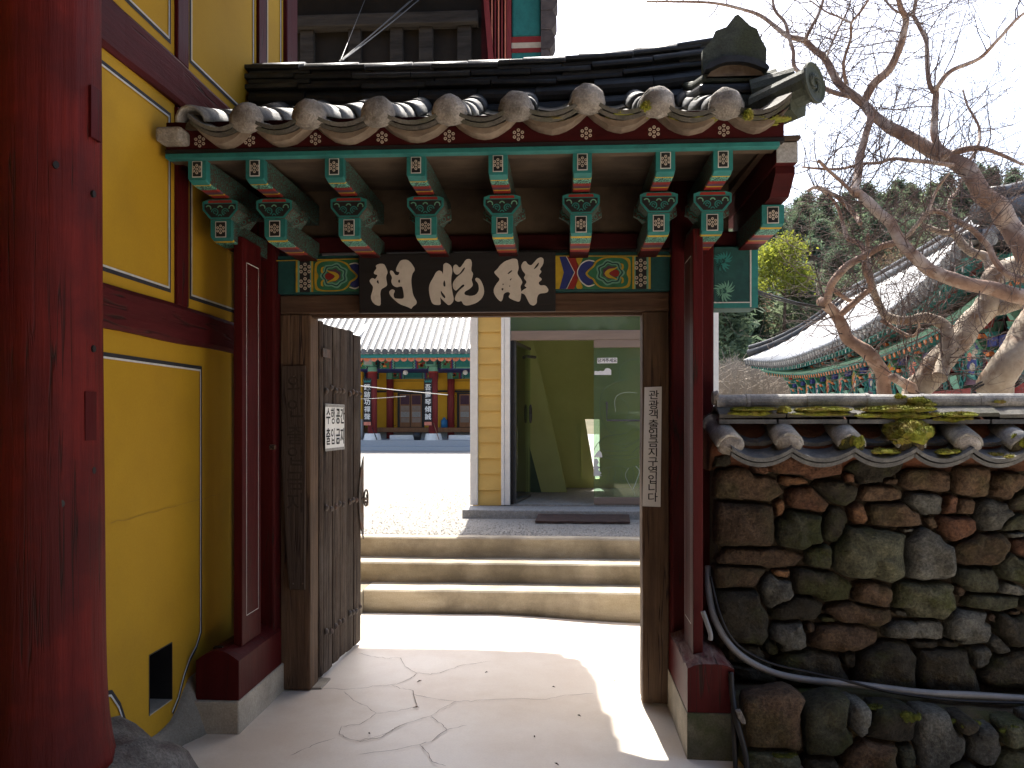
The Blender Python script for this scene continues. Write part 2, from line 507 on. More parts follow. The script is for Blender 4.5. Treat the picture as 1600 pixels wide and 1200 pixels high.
M['bark'] = mat('bark', (0.375, 0.2476, 0.18), (0.18, 0.1095, 0.0795), 9, 0.75, 0.35, (1, 1, 1), c3=(0.54, 0.45, 0.375), scale3=5, amt3=0.75, th3=(0.48, 0.6), vary=0.15)
M['bark_pale'] = mat('bark_pale', (0.462, 0.396, 0.308), (0.242, 0.1815, 0.132), 8, 0.75, 0.4, (1, 1, 1), c3=(0.187, 0.11, 0.066), scale3=6, amt3=0.8, th3=(0.54, 0.64), vary=0.1)
M['twig'] = mat('twig', (0.12, 0.085, 0.075), (0.07, 0.05, 0.045), 9, 0.8, 0)
M['dead'] = mat('dead', (0.36, 0.31, 0.25), (0.22, 0.185, 0.145), 9, 0.9, 0)
def leaf_mat(n, a, b):
    m = mat(n, a, b, 1.2, 0.8, 0, c3=tuple(x * 0.55 for x in a), scale3=0.6, amt3=0.8, vary=0.3, detail=3)
    nt = m.node_tree
    bs = nt.nodes['Principled BSDF']
    tl = nt.nodes.new('ShaderNodeBsdfTranslucent')
    mx = nt.nodes.new('ShaderNodeMixShader')
    mx.inputs[0].default_value = 0.5
    nt.links.new(bs.inputs['Base Color'].links[0].from_socket, tl.inputs[0])
    nt.links.new(bs.outputs[0], mx.inputs[1])
    nt.links.new(tl.outputs[0], mx.inputs[2])
    nt.links.new(mx.outputs[0], nt.nodes['Material Output'].inputs[0])
    return m
M['pine'] = leaf_mat('pine', (0.12, 0.165, 0.10), (0.065, 0.10, 0.058))
M['pine2'] = leaf_mat('pine2', (0.17, 0.205, 0.125), (0.10, 0.135, 0.075))
M['springleaf'] = leaf_mat('springleaf', (0.34, 0.36, 0.05), (0.20, 0.23, 0.03))
M['drybrown'] = leaf_mat('drybrown', (0.20, 0.14, 0.09), (0.12, 0.085, 0.055))
M['pine_bark'] = mat('pine_bark', (0.11, 0.075, 0.055), (0.06, 0.04, 0.03), 8, 0.9, 0.3)
M['earth'] = mat('earth', (0.12, 0.105, 0.06), (0.06, 0.06, 0.03), 0.6, 0.95, 0.3, vary=0, world_co=True)
M['blueplastic'] = mat('blueplastic', (0.03, 0.16, 0.34), (0.025, 0.13, 0.3), 8, 0.4, 0)


def glass_mat(name, tint, rough, trans):
    m = bpy.data.materials.new(name)
    m.use_nodes = True
    nt = m.node_tree
    N, L = nt.nodes, nt.links
    for n in list(N):
        if n.type != 'OUTPUT_MATERIAL':
            N.remove(n)
    out = [n for n in N if n.type == 'OUTPUT_MATERIAL'][0]
    tr = N.new('ShaderNodeBsdfTransparent'); tr.inputs[0].default_value = (*tint, 1)
    gl = N.new('ShaderNodeBsdfGlossy'); gl.inputs['Roughness'].default_value = rough
    df = N.new('ShaderNodeBsdfDiffuse'); df.inputs[0].default_value = (0.30, 0.40, 0.30, 1)
    fr = N.new('ShaderNodeFresnel'); fr.inputs[0].default_value = 1.5
    m1 = N.new('ShaderNodeMixShader'); m1.inputs[0].default_value = 1 - trans
    m2 = N.new('ShaderNodeMixShader')
    L.new(tr.outputs[0], m1.inputs[1]); L.new(df.outputs[0], m1.inputs[2])
    L.new(fr.outputs[0], m2.inputs[0]); L.new(m1.outputs[0], m2.inputs[1]); L.new(gl.outputs[0], m2.inputs[2])
    L.new(m2.outputs[0], out.inputs[0])
    return m


M['glass'] = glass_mat('glass', (0.80, 0.92, 0.82), 0.0, 0.97)
M['glass_frost'] = glass_mat('glass_frost', (0.72, 0.88, 0.76), 0.02, 0.86)
M['etch'] = mat('etch', (0.13, 0.19, 0.12), (0.10, 0.15, 0.10), 9, 0.9, 0)
M['etch_pale'] = mat('etch_pale', (0.45, 0.55, 0.45), (0.40, 0.5, 0.4), 9, 0.9, 0)


# ------------------------------------------------------------------ ground, passage, steps, courtyard
def sstep(a, b, x):
    t = min(1, max(0, (x - a) / (b - a)))
    return t * t * (3 - 2 * t)


def fz(x, y=3.0):
    return -0.05 * sstep(-0.6, 0.75, x)


def on_floor(px, py):
    u = (px - CX) / F
    z = 0.0
    for _ in range(3):
        d = F * (EYE - z) / (py - HY)
        x, y = d * (u * CY - SY), d * (u * SY + CY)
        z = fz(x, y)
    return Vector((x, y, z))


def hill_z(x, y):
    t = min(1.0, max(0.0, (y - 57) / 95))
    back = max(0.0, (y - 160) / 90)
    k = 0.62 + 0.38 * sstep(-70, 60, x) + 0.25 * sstep(40, 110, x)
    return 0.45 + 33 * t ** 1.1 * k * (1 - .5 * back) + 3 * t * noise.noise(Vector((x * 0.02, y * 0.02, 0)))


def build_ground():
    b = MB()
    xs = [-9, -5, -2.6] + [-2.2 + 0.15 * i for i in range(25)] + [1.8, 3, 5, 9]
    ys = [-9, -4, -1] + [0.5 + 0.2 * i for i in range(30)]
    b.v = [(x, y, fz(x, y) + 0.004 * noise.noise(Vector((x * 1.3, y * 1.3, 0)))) for y in ys for x in xs]
    n = len(xs)
    for j in range(len(ys) - 1):
        for i in range(n - 1):
            b.f.append((j * n + i, j * n + i + 1, (j + 1) * n + i + 1, (j + 1) * n + i))
            b.m.append(0)
    fl = mk(b, 'floor', M['floor'], smooth=True)
    tag(fl, 'cream concrete floor with hairline cracks running under the gate', 'floor', kind='structure')
    # cracks, traced; a thin dark gap each
    A, B = (560, 820, 3.077), (140, 880, 3.077)
    lines = [(A, [(0, 620), (60, 635), (130, 645), (205, 645), (225, 685), (280, 718), (345, 722), (395, 715), (480, 685), (560, 670), (640, 660)]),
             (A, [(280, 718), (250, 745), (165, 775), (70, 780), (-40, 797), (-200, 790), (-270, 788)]),
             (A, [(165, 775), (200, 790), (260, 800), (285, 880)]),
             (A, [(285, 880), (180, 900), (85, 912), (50, 940), (0, 965), (-80, 975), (-95, 1005), (-60, 1030), (10, 1045), (110, 1025), (200, 970)]),
             (A, [(85, 912), (40, 878), (-20, 850), (-70, 805)]),
             (A, [(260, 820), (350, 838), (470, 852), (540, 852), (660, 842), (900, 842), (1000, 825), (1130, 815)]),
             (A, [(470, 852), (400, 885), (345, 925), (200, 970), (130, 1010), (0, 1045)]),
             (A, [(345, 925), (400, 960), (425, 992), (350, 1045), (295, 1060), (150, 1090), (0, 1110)]),
             (A, [(295, 1060), (335, 1105), (355, 1145), (420, 1165)]),
             (A, [(425, 992), (470, 980), (520, 970)]),
             (B, [(960, 930), (1040, 895), (1100, 870), (1180, 845)])]
    for (ox, oy, s), pl in lines:
        pts = []
        for (x0, y0), (x1, y1) in zip(pl, pl[1:]):
            for k in range(4):
                t = k / 4
                pts.append(on_floor(ox + (x0 + (x1 - x0) * t + rnd.uniform(-3, 3)) / s, oy + (y0 + (y1 - y0) * t + rnd.uniform(-3, 3)) / s))
        pts.append(on_floor(ox + pl[-1][0] / s, oy + pl[-1][1] / s))
        cb = MB()
        q = []
        for i, p in enumerate(pts):
            a, c = pts[max(i - 1, 0)], pts[min(i + 1, len(pts) - 1)]
            t = (c - a).normalized()
            w = (0.0006 + 0.0016 * rnd.random()) * (0.4 if i in (0, len(pts) - 1) else 1)
            nn = Vector((-t.y, t.x, 0)) * w
            q.append([p + nn + Vector((0, 0, 0.0055)), p - nn + Vector((0, 0, 0.0055))])
        for a, c in zip(q, q[1:]):
            cb.face([a[0], a[1], c[1], c[0]])
        mk(cb, 'crack', M['crack'], fl)
    # bits of debris
    for px, py in ((577, 1148), (650, 1107), (865, 1075), (835, 1153), (870, 1196), (760, 1052), (960, 1065), (905, 1120), (655, 1066)):
        p = on_floor(px, py)
        db = MB()
        a = rnd.uniform(0, 3)
        L = rnd.uniform(0.008, 0.02)
        db.tube([p + Vector((-L * math.cos(a), -L * math.sin(a), 0.006)), p + Vector((0, 0, 0.009)), p + Vector((L * math.cos(a), L * math.sin(a), 0.006))], [0.001, 0.004, 0.001], 5)
        mk(db, 'leaf_fragment', M['wood_sign'], fl)

    # steps up to the courtyard
    st = thing('steps', 'three worn concrete steps leading up to the gravel courtyard', 'steps', (-0.4, 6.34, 0))
    st['kind'] = 'structure'
    tops = [(6.34, 6.66, 0.174), (6.65, 6.93, 0.336), (6.92, 7.06, 0.505)]
    for y0, y1, z in tops:
        b = MB()
        b.v, b.f, b.m = [], [], []
        n = 18
        rings = []
        for i in range(n + 1):
            x = -1.553 - (0.0 if z < 0.3 else 0.6) + (2.35 + (0.0 if z < 0.3 else 0.6)) * i / n
            j = 0.006 * noise.noise(Vector((x * 2, y0, z)))
            k = 0.005 * noise.noise(Vector((x * 3, y0 + 5, z)))
            rings.append([(x, y0 + j, -0.1), (x, y0 + j, z - 0.012 + k), (x, y0 + j + 0.012, z + k), (x, y1, z + k), (x, y1, -0.1)])
        b.loft(rings)
        mk(b, 'step', M['step'], st)
    b = MB().box(-2.3, -1.555, 5.5, 6.92, -0.1, 0.172)
    mk(b, 'side_ledge', M['step'], st, bevel=0.008)
    b = MB().box(0.797, 1.1, 4.75, 7.06, -0.1, 0.509)
    mk(b, 'cheek_wall', M['step'], st, bevel=0.01)
    b = MB().box(-2.3, -2.155, 6.925, 7.06, -0.1, 0.50)
    mk(b, 'cheek_wall', M['step'], st, bevel=0.01)

    # the courtyard and the ground behind the stone wall
    b = MB()
    def sheet(x0, x1, y0, y1, z, nx=1, ny=1):
        for i in range(nx):
            for j in range(ny):
                xa, xb = x0 + (x1 - x0) * i / nx, x0 + (x1 - x0) * (i + 1) / nx
                ya, yb = y0 + (y1 - y0) * j / ny, y0 + (y1 - y0) * (j + 1) / ny
                b.face([(xa, ya, z), (xb, ya, z), (xb, yb, z), (xa, yb, z)])
    sheet(-70, 110, 7.06, 70, 0.50)
    sheet(1.1, 110, 4.55, 7.06, 0.50)
    sheet(-70, -2.3, 6.0, 7.06, 0.50)
    cy = mk(b, 'courtyard', M['gravel'])
    tag(cy, 'pale gravel courtyard beyond the steps', 'courtyard', kind='structure')
    # loose gravel near the house
    b = MB()
    r2 = random.Random(5)
    for _ in range(5200):
        y = 7.08 + 5.5 * r2.random() ** 1.8
        x = r2.uniform(-2.1, 1.0)
        if y > 8.2 and x > -1.05:
            continue
        s = r2.uniform(0.004, 0.011)
        c = Vector((x, y, 0.502 + s * 0.3))
        pts = [c + Vector((s * r2.uniform(.7, 1.2), 0, 0)), c + Vector((0, s * r2.uniform(.7, 1.2), 0)), c - Vector((s * r2.uniform(.7, 1.2), 0, 0)), c - Vector((0, s, 0))]
        top = c + Vector((0, 0, s * 0.7))
        for k in range(4):
            b.face([pts[k], pts[(k + 1) % 4], top])
    g = mk(b, 'loose_gravel', M['gravel'])
    tag(g, 'loose grey gravel scattered over the courtyard', 'gravel', kind='stuff')

    # hillside
    b = MB()
    nx, ny = 40, 30
    for j in range(ny + 1):
        for i in range(nx + 1):
            x = -140 + 300 * i / nx
            y = 55 + 190 * j / ny
            t = max(0, (y - 58) / 150)
            z = hill_z(x, y)
            b.v.append((x, y, z))
    for j in range(ny):
        for i in range(nx):
            b.f.append((j * (nx + 1) + i, j * (nx + 1) + i + 1, (j + 1) * (nx + 1) + i + 1, (j + 1) * (nx + 1) + i))
            b.m.append(0)
    h = mk(b, 'hillside', M['earth'], smooth=True)
    tag(h, 'steep wooded hillside behind the temple', 'hill', kind='structure')


build_ground()

# ------------------------------------------------------------------ yellow building on the left
WX = -1.82


def W(px, py):
    u = (px - CX) / F
    d = WX / (u * CY - SY)
    return Vector((WX, d * (u * SY + CY), EYE + (HY - py) * d / F))


def build_left_building():
    t = thing('temple_building', 'temple building with yellow plaster walls and dark red timbers left of the gate', 'building', (-2.2, 3.0, 0))
    Y0, Y1 = 0.3, 5.25
    # plaster between the timbers; a flue opening low down
    oy0, oy1, oz0, oz1 = 3.512, 3.725, 0.20, 0.468
    b = MB()
    b.box(-2.0, WX, Y0, oy0, 0.02, 1.88).box(-2.0, WX, oy1, Y1, 0.02, 1.88)
    b.box(-2.0, WX, oy0, oy1, 0.02, oz0).box(-2.0, WX, oy0, oy1, oz1, 1.88)
    mk(b, 'plaster_panel', M['yellow_wall'], t)
    fb = MB().box(-1.999, WX + .0015, oy0 - .002, oy0 + .004, oz0, oz1, 1).box(-1.999, WX + .0015, oy1 - .004, oy1 + .002, oz0, oz1, 1).box(-1.999, WX + .001, oy0, oy1, oz1 - .004, oz1 + .002, 1).box(-1.999, WX + .001, oy0, oy1, oz0 - .002, oz0 + .003, 0)
    fb.box(-2.3, -1.995, oy0 - .05, oy1 + .05, oz0 - .1, oz0 - .002, 0).box(-2.35, -2.3, oy0 - .05, oy1 + .05, oz0 - .1, oz1 + .1, 1)
    fb.box(-2.3, -2.0, oy0 - .08, oy0 - .051, oz0, oz1 + .1, 1).box(-2.3, -2.0, oy1 + .051, oy1 + .08, oz0, oz1 + .1, 1).box(-2.3, -2.0, oy0 - .05, oy1 + .05, oz1 + .03, oz1 + .1, 1)
    fo = mk(fb, 'flue_opening', [M['concrete'], M['black']], t)
    posts = [(2.69, 2.80), (3.745, 3.86), (4.78, 4.90)]
    for z0, z1 in ((2.045, 2.985), (3.2, 4.6)):
        ys = [Y0] + [v for p in posts for v in p] + [Y1]
        for k in range(0, len(ys), 2):
            mk(MB().box(-2.0, WX + 0.001, ys[k] - .004, ys[k + 1] + .004, z0 - .02, z1 + .02), 'plaster_panel', M['yellow_wall'], t)
    for z0, z1 in ((1.872, 2.046), (2.985, 3.2)):
        b = MB()
        rings = []
        for i in range(31):
            y = Y0 + (Y1 - Y0) * i / 30
            a, c = 0.012 * noise.noise(Vector((y * 1.5, z0, 1))), 0.012 * noise.noise(Vector((y * 1.5, z0, 9)))
            x = WX + 0.028 + 0.01 * noise.noise(Vector((y * 2, z0, 4)))
            rings.append([(-2.0, y, z0 + a), (x - .012, y, z0 + a), (x, y, z0 + .02 + a), (x, y, z1 - .02 + c), (x - .012, y, z1 + c), (-2.0, y, z1 + c)])
        b.loft(rings)
        mk(b, 'wall_beam', M['red_h'], t)
    for y0, y1 in posts:
        for z0, z1 in ((2.05, 2.98), (3.20, 4.6)):
            mk(MB().box(-2.0, WX + 0.02, y0, y1, z0, z1), 'wall_post', M['red'], t, bevel=0.006)
    # corner column at the far end
    mk(MB().box(-2.12, WX + 0.03, 5.252, 5.46, 0.0, 4.6), 'corner_post', M['red'], t, bevel=0.01)
    mk(MB().box(-6, -2.0, 5.1, 5.25, 0.0, 4.6), 'rear_wall', M['yellow_wall'], t)
    mk(MB().box(-6, -2.1, 0.3, 0.42, 0.0, 4.6), 'front_wall', M['yellow_wall'], t)

    # black-and-white lines framing each panel
    def outline(pts, name='panel_outline', closed=False):
        for off, wdt, m, lift in ((0, 0.017, 'black_line', 0.0035), (1, 0.0075, 'white_line', 0.0055)):
            b = MB()
            P2 = [(p[0], p[1]) for p in pts]
            n = len(P2)
            q = []
            for i, (y, z) in enumerate(P2):
                a = P2[i - 1] if (i > 0 or closed) else P2[i]
                c = P2[(i + 1) % n] if (i < n - 1 or closed) else P2[i]
                d1 = Vector((y - a[0], z - a[1])); d2 = Vector((c[0] - y, c[1] - z))
                if d1.length < 1e-6: d1 = d2
                if d2.length < 1e-6: d2 = d1
                d1.normalize(); d2.normalize()
                nn = Vector((-(d1.y + d2.y), d1.x + d2.x))
                if nn.length < 1e-6:
                    nn = Vector((-d1.y, d1.x))
                nn.normalize()
                k = 1 / max(0.4, nn.dot(Vector((-d1.y, d1.x))))
                lo = 0 if off == 0 else -0.0085
                hi = wdt if off == 0 else 0.0
                j = 0.001 * noise.noise(Vector((y * 5, z * 5, 2)))
                q.append(((y + nn.x * (lo + j) * k, z + nn.y * (lo + j) * k), (y + nn.x * (hi + j) * k, z + nn.y * (hi + j) * k)))
            rng = range(n if closed else n - 1)
            for i in rng:
                a, c = q[i], q[(i + 1) % n]
                X = WX + lift
                b.face([(X, *a[0]), (X, *a[1]), (X, *c[1]), (X, *c[0])])
            mk(b, name, M[m], t)

    def rect(y0, y1, z0, z1):
        outline([(y0, z0), (y0, z1), (y1, z1), (y1, z0)], closed=True)
    # lower panel: along the top, down the right, a curved shoulder at the foot
    outline([(1.2, 1.76), (3.0, 1.76), (4.02, 1.76), (4.02, 1.0), (4.02, 0.44), (3.97, 0.38), (3.90, 0.34), (3.84, 0.28), (3.78, 0.19), (3.72, 0.14)])
    outline([(3.02, 0.40), (3.12, 0.42), (3.20, 0.40), (3.26, 0.33), (3.31, 0.23), (3.34, 0.10)][::1])
    edges = [Y0, 2.69, 2.80, 3.745, 3.86, 4.78, 4.90, Y1]
    for k in range(2, 8, 2):
        rect(edges[k] + 0.055, edges[k + 1] - 0.055, 2.115, 2.915)
        rect(edges[k] + 0.055, edges[k + 1] - 0.055, 3.27, 4.5)
    # hairline crack across the plaster
    b = MB()
    pts = [(3.2 + 0.05 * i, 1.09 + 0.012 * noise.noise(Vector((i * 0.6, 0, 0))) + 0.001 * i) for i in range(22)]
    for a, c in zip(pts, pts[1:]):
        b.face([(WX + .0025, a[0], a[1] - .0012), (WX + .0025, c[0], c[1] - .0012), (WX + .0025, c[0], c[1] + .0012), (WX + .0025, a[0], a[1] + .0012)])
    mk(b, 'plaster_crack', mat('plaster_crack', (0.34, 0.20, 0.03), None, 20, 0.9, 0), t)
    # rough mortar footing
    b = MB()
    rings = []
    for i in range(26):
        y = 2.9 + 1.55 * i / 25
        w = 0.035 + 0.05 * sstep(3.5, 3.9, y) + 0.03 * noise.noise(Vector((y * 5, 0, 0)))
        h = 0.10 + 0.15 * sstep(3.72, 3.90, y) + 0.03 * noise.noise(Vector((y * 6, 3, 0)))
        rings.append([(WX - 0.1, y, -0.05), (WX + w + .05, y, -0.05), (WX + w, y, h * .45), (WX + w * .55, y, h * .85), (WX + .012, y, h), (WX - 0.1, y, h)])
    b.loft(rings)
    mk(b, 'mortar_footing', M['concrete'], t, smooth=True)
    # unseen eave, added and deepened to shade the wall and gate
    mk(MB().box(-6.2, 0.05, -0.2, 4.6, 4.40, 4.52), 'unseen_eave_boards', M['soffit'], t)
    for k in range(11):
        y = 0.1 + 0.42 * k
        mk(MB().tube([(-2.0, y, 4.34), (0.0, y, 4.34)], 0.055, 8), 'unseen_eave_rafter', M['teal_dark'], t)


def build_pillar():
    cx, cyy, r = -1.712, 2.62, 0.166
    b = MB()
    rings = []
    nz, n = 70, 56
    for i in range(nz + 1):
        z = 0.36 + (4.6 - 0.36) * (i / nz) ** 1.15
        fl = 0.045 * math.exp(-(z - 0.36) / 0.16) + 0.012 * math.exp(-((z - 1.0) / 0.8) ** 2)
        ring = []
        for k in range(n):
            a = 2 * math.pi * k / n
            q = Vector((math.cos(a) * 4, math.sin(a) * 4, z * 0.8))
            g = 0.004 * noise.noise(q * 1.5) + 0.0035 * noise.noise(Vector((math.cos(a) * 22, math.sin(a) * 22, z * 0.9)))
            rr = r + fl + g
            zz = z + (0.03 * noise.noise(Vector((math.cos(a) * 3, math.sin(a) * 3, 7))) if i == 0 else 0)
            ring.append((cx + rr * math.cos(a), cyy + rr * math.sin(a), zz))
        rings.append(ring)
    b.loft(rings)
    o = mk(b, 'temple_pillar', M['red_old'], smooth=True)
    tag(o, 'massive round weathered dark red timber pillar on a boulder', 'pillar')
    # inlaid repair pieces and peg holes
    def patch(px, py, w, h, m='red'):
        u = (px - CX) / F
        # hit the cylinder
        dv = Vector((u * CY - SY, u * SY + CY))
        c = Vector((cx, cyy))
        bb = dv.dot(c); cc = c.dot(c) - (r + 0.012) ** 2; aa = dv.dot(dv)
        disc = bb * bb - aa * cc
        if disc < 0:
            return
        d = (bb - math.sqrt(disc)) / aa
        p = dv * d
        z = EYE + (HY - py) * d / F
        ang = math.atan2(p.y - cyy, p.x - cx)
        if h < 0.03:
            nn = Vector((math.cos(ang), math.sin(ang), 0)); tt = Vector((-nn.y, nn.x, 0))
            c0 = Vector((cx, cyy, z)) + nn * (r + .004)
            ring = [c0 + tt * w * .5 * math.cos(2 * math.pi * k / 10) + Vector((0, 0, h * .6 * math.sin(2 * math.pi * k / 10))) for k in range(10)]
            hb = MB().loft([[q - nn * .02 for q in ring], [q + nn * .007 for q in ring]])
            mk(hb, 'peg_hole', M[m], o)
            return
        pb = MB()
        rr = r + 0.012
        seg = 5
        rings = []
        for i in range(seg + 1):
            a = ang + (i / seg - .5) * w / rr
            ca, sa = math.cos(a), math.sin(a)
            rings.append([(cx + (rr - .02) * ca, cyy + (rr - .02) * sa, z - h / 2), (cx + rr * ca, cyy + rr * sa, z - h / 2),
                          (cx + rr * ca, cyy + rr * sa, z + h / 2), (cx + (rr - .02) * ca, cyy + (rr - .02) * sa, z + h / 2)])
        pb.loft(rings)
        mk(pb, 'repair_piece' if h > 0.03 else 'peg_hole', M[m], o)
    patch(152, 178, 0.06, 0.17)
    patch(143, 650, 0.05, 0.16)
    patch(158, 1105, 0.07, 0.16)
    for px, py in ((148, 303), (88, 257), (148, 545), (148, 735), (155, 1007), (97, 787)):
        patch(px, py, 0.018, 0.02, 'black')
    # boulder under it
    b = MB()
    bm = bmesh.new()
    bmesh.ops.create_icosphere(bm, subdivisions=4, radius=1.0)
    for v in bm.verts:
        q = v.co.copy()
        k = 1 + 0.22 * noise.noise(q * 1.4 + Vector((3, 1, 5))) + 0.07 * noise.noise(q * 4) + 0.025 * noise.noise(q * 11)
        v.co = Vector((q.x * 0.40 * k, q.y * 0.56 * k, max(-0.2, q.z * 0.40 * k)))
    me = bpy.data.meshes.new('foundation_boulder')
    bm.to_mesh(me); bm.free()
    me.materials.append(M['rock'])
    me.polygons.foreach_set('use_smooth', [True] * len(me.polygons))
    o2 = put(me, 'foundation_boulder', None, (-1.66, 2.72, 0.02))
    tag(o2, 'grey boulder under the big red pillar at the lower left', 'boulder')


build_left_building()
build_pillar()


# ------------------------------------------------------------------ upper pavilion behind, top left
def build_pavilion():
    Yp = 8.28
    t = thing('upper_pavilion', 'dark raised pavilion with teal column seen above the gate ridge', 'pavilion', (-3.5, Yp, 0.5))
    x = lambda px, Y=Yp: PX(px, Y)
    mk(MB().box(-6.0, x(752), Yp + .05, Yp + .12, 5.0, 7.6), 'shade_panel', mat('painted_shade', (0.016, 0.013, 0.011), (0.008, 0.007, 0.006), 4, 0.9, 0.2), t)  # near-black sheet; the deep shade under the eave is its colour
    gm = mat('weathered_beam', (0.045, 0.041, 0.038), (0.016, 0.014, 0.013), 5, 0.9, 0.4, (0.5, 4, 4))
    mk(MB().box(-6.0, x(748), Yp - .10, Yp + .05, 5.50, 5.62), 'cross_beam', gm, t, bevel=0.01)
    for px in (470, 545, 610, 655, 715):
        w = rnd.uniform(0.10, 0.16)
        mk(MB().box(x(px), x(px) + w, Yp - .03, Yp + .05, 5.0, 5.50), 'stud', gm, t, bevel=0.01)
    for k in range(7):
        xa = -5.4 + 0.7 * k
        mk(MB().tube([(xa, Yp + .1, 6.1), (xa, Yp - 1.3, 5.95 + .25)], 0.06, 8), 'rafter', M['teal_dark'], t)
    mk(MB().box(-6.2, x(870) - .02, Yp - 0.9, Yp + .3, 6.45, 6.55), 'unseen_eave_boards', M['soffit'], t)
    # red lattice rail
    mk(MB().box(x(792), x(800) - .004, Yp - .06, Yp - .01, 5.0, 6.4), 'rail_post', M['hallred'], t, bevel=0.005)
    for k in range(6):
        xa = x(763 + 5.2 * k)
        mk(MB().box(xa, xa + .014, Yp - .045, Yp - .02, 5.0, 6.4), 'baluster', M['pink'] if k % 2 else M['hallred'], t)
    b = MB().prism([(x(748), 6.4), (x(756), 6.4), (x(774), 5.0), (x(766), 5.0)], lambda u, v, k: (u, Yp - .09 + .03 * k, v))
    mk(b, 'rail_brace', M['hallred'], t)
    mk(MB().box(x(752), x(792), Yp + .02, Yp + .045, 5.0, 7.0), 'rail_backing', M['darkred'], t)
    # teal column with a banded ring
    c = mk(MB().box(x(800), x(845), Yp - .04, Yp + .2, 5.36, 7.2), 'column', M['teal'], t, bevel=0.02)
    for za, zb, m in ((5.30, 5.36, 'scarlet'), (5.245, 5.30, 'cream'), (5.20, 5.245, 'scarlet')):
        mk(MB().box(x(800) - .003, x(845) + .003, Yp - .045, Yp + .2, za, zb), 'painted_band', M[m], c)
    mk(MB().box(x(800), x(845), Yp - .04, Yp + .2, 4.98, 5.20), 'column_foot', M['teal'], t)
    # stack of verge tiles, their ends stepping out
    vm = mat('verge_tile', (0.11, 0.09, 0.085), (0.05, 0.04, 0.04), 8, 0.85, 0.4, vary=0.2)
    z = 5.0
    k = 0
    while z < 7.4:
        h = rnd.uniform(0.12, 0.2)
        xo = x(868) + rnd.uniform(-0.075, 0.035)
        bb = MB()
        rings = []
        for i in range(7):
            a = math.pi * i / 6
            rings.append([(x(845) + .004, Yp - .12 + .25 * q, z + h * i / 6) for q in (0, 1)] + [(xo - 0.05 * (1 - math.sin(a)), Yp - .12 + .25 * q, z + h * i / 6) for q in (1, 0)])
        bb.loft(rings)
        mk(bb, 'verge_tile', vm, t)
        z += h + 0.006
    # far posts standing on the ground
    for xa in (-5.8, -4.6):
        mk(MB().box(xa, xa + .25, Yp, Yp + .25, 0.5, 5.0), 'post', M['hallred'], t)
    mk(MB().box(-6.0, x(845), Yp + .13, Yp + .18, 4.99, 7.6), 'rear_boards', M['soffit'], t)
    # wires slung from it
    A = P(580, -10, 7.9); B_ = P(520, 90, 5.2)
    for (p0, p1, p2) in (((660, -5), (590, 55), (533, 95)), ((650, -5), (575, 60), (530, 96)), ((640, 2), (566, 68), (535, 94)), ((572, -5), (552, 45), (533, 93))):
        wb = MB()
        pts = []
        for i in range(13):
            s = i / 12
            px = (1 - s) ** 2 * p0[0] + 2 * s * (1 - s) * p1[0] + s * s * p2[0]
            py = (1 - s) ** 2 * p0[1] + 2 * s * (1 - s) * p1[1] + s * s * p2[1]
            pts.append(P(px, py, 7.6 - 2.2 * s))
        wb.tube(pts, 0.0045 if p0[0] > 600 else 0.003, 6)
        w = mk(wb, 'overhead_wire', M['steel'])
        if p0[0] < 600:
            tag(w, 'single thin wire left of the bundle above the gate ridge', 'wire')
        else:
            tag(w, 'grey wire of the loose bundle slung down to the gate ridge', 'wire', 'bundle of wires above the gate ridge')


build_pavilion()


# ------------------------------------------------------------------ made-up hall behind the viewer, added to block sky light on the gate
def build_unseen_shade_hall():
    t = thing('unseen_shade_hall', 'unseen two-storey timber hall added behind the viewer to shade the gate front', 'temple hall', (0, -5, 0))
    y = -2.4
    mk(MB().box(-9, 9, y - 6, y, -0.05, 0.45), 'platform', M['concrete'], t, bevel=0.01)
    for k in range(8):
        x = -8.4 + 2.4 * k
        mk(MB().tube([(x, y - .6, 0.45), (x, y - .6, 6.0)], .2, 14), 'column', M['red_old'], t, smooth=True)
        if k < 7:
            for q in range(4):
                for z0, z1 in ((0.7, 2.9), (3.7, 5.4)):
                    mk(MB().box(x + .25 + .48 * q, x + .70 + .48 * q, y - .7, y - .62, z0, z1), 'door_panel', M['wood_door'], t, bevel=0.01)
            mk(MB().box(x + .2, x + 2.2, y - .75, y - .6, 3.02, 3.5), 'door_head', M['darkred'], t)
    mk(MB().box(-9, 9, y - .8, y - .4, 6.0, 6.35), 'eave_beam', M['teal_dark'], t)
    mk(MB().box(-9, 9, y - 6, y - .8, 0.45, 6.35), 'inner_walls', M['darkred'], t)
    b = MB().prism([(y + 1.1, 6.15), (y - 2.8, 9.4), (y - 6.6, 6.15), (y - 6.6, 6.0), (y - 2.8, 9.1), (y + 1.1, 6.0)], lambda u, v, k: (-10.2 + 20.4 * k, u, v))
    roof = mk(b, 'roof', M['tile'], t)
    for k in range(66):
        x = -10 + 20 * k / 65
        mk(MB().tube([(x, y + 1.12, 6.18), (x, y - .8, 7.76), (x, y - 2.8, 9.43)], .07, 6), 'tile_row', M['tile'], roof, smooth=True)
    mk(MB().box(-10.2, 10.2, y - 3.0, y - 2.6, 9.38, 9.9), 'ridge', M['tile_ridge'], roof)


build_unseen_shade_hall()


# ------------------------------------------------------------------ the gate
def arc_strip(b, cx, cz, r0, r1, a0, a1, y, mi=0, n=10):
    for i in range(n):
        p = a0 + (a1 - a0) * i / n
        q = a0 + (a1 - a0) * (i + 1) / n
        b.face([(cx + r0 * math.cos(p), y, cz + r0 * math.sin(p)), (cx + r1 * math.cos(p), y, cz + r1 * math.sin(p)),
                (cx + r1 * math.cos(q), y, cz + r1 * math.sin(q)), (cx + r0 * math.cos(q), y, cz + r0 * math.sin(q))], mi)


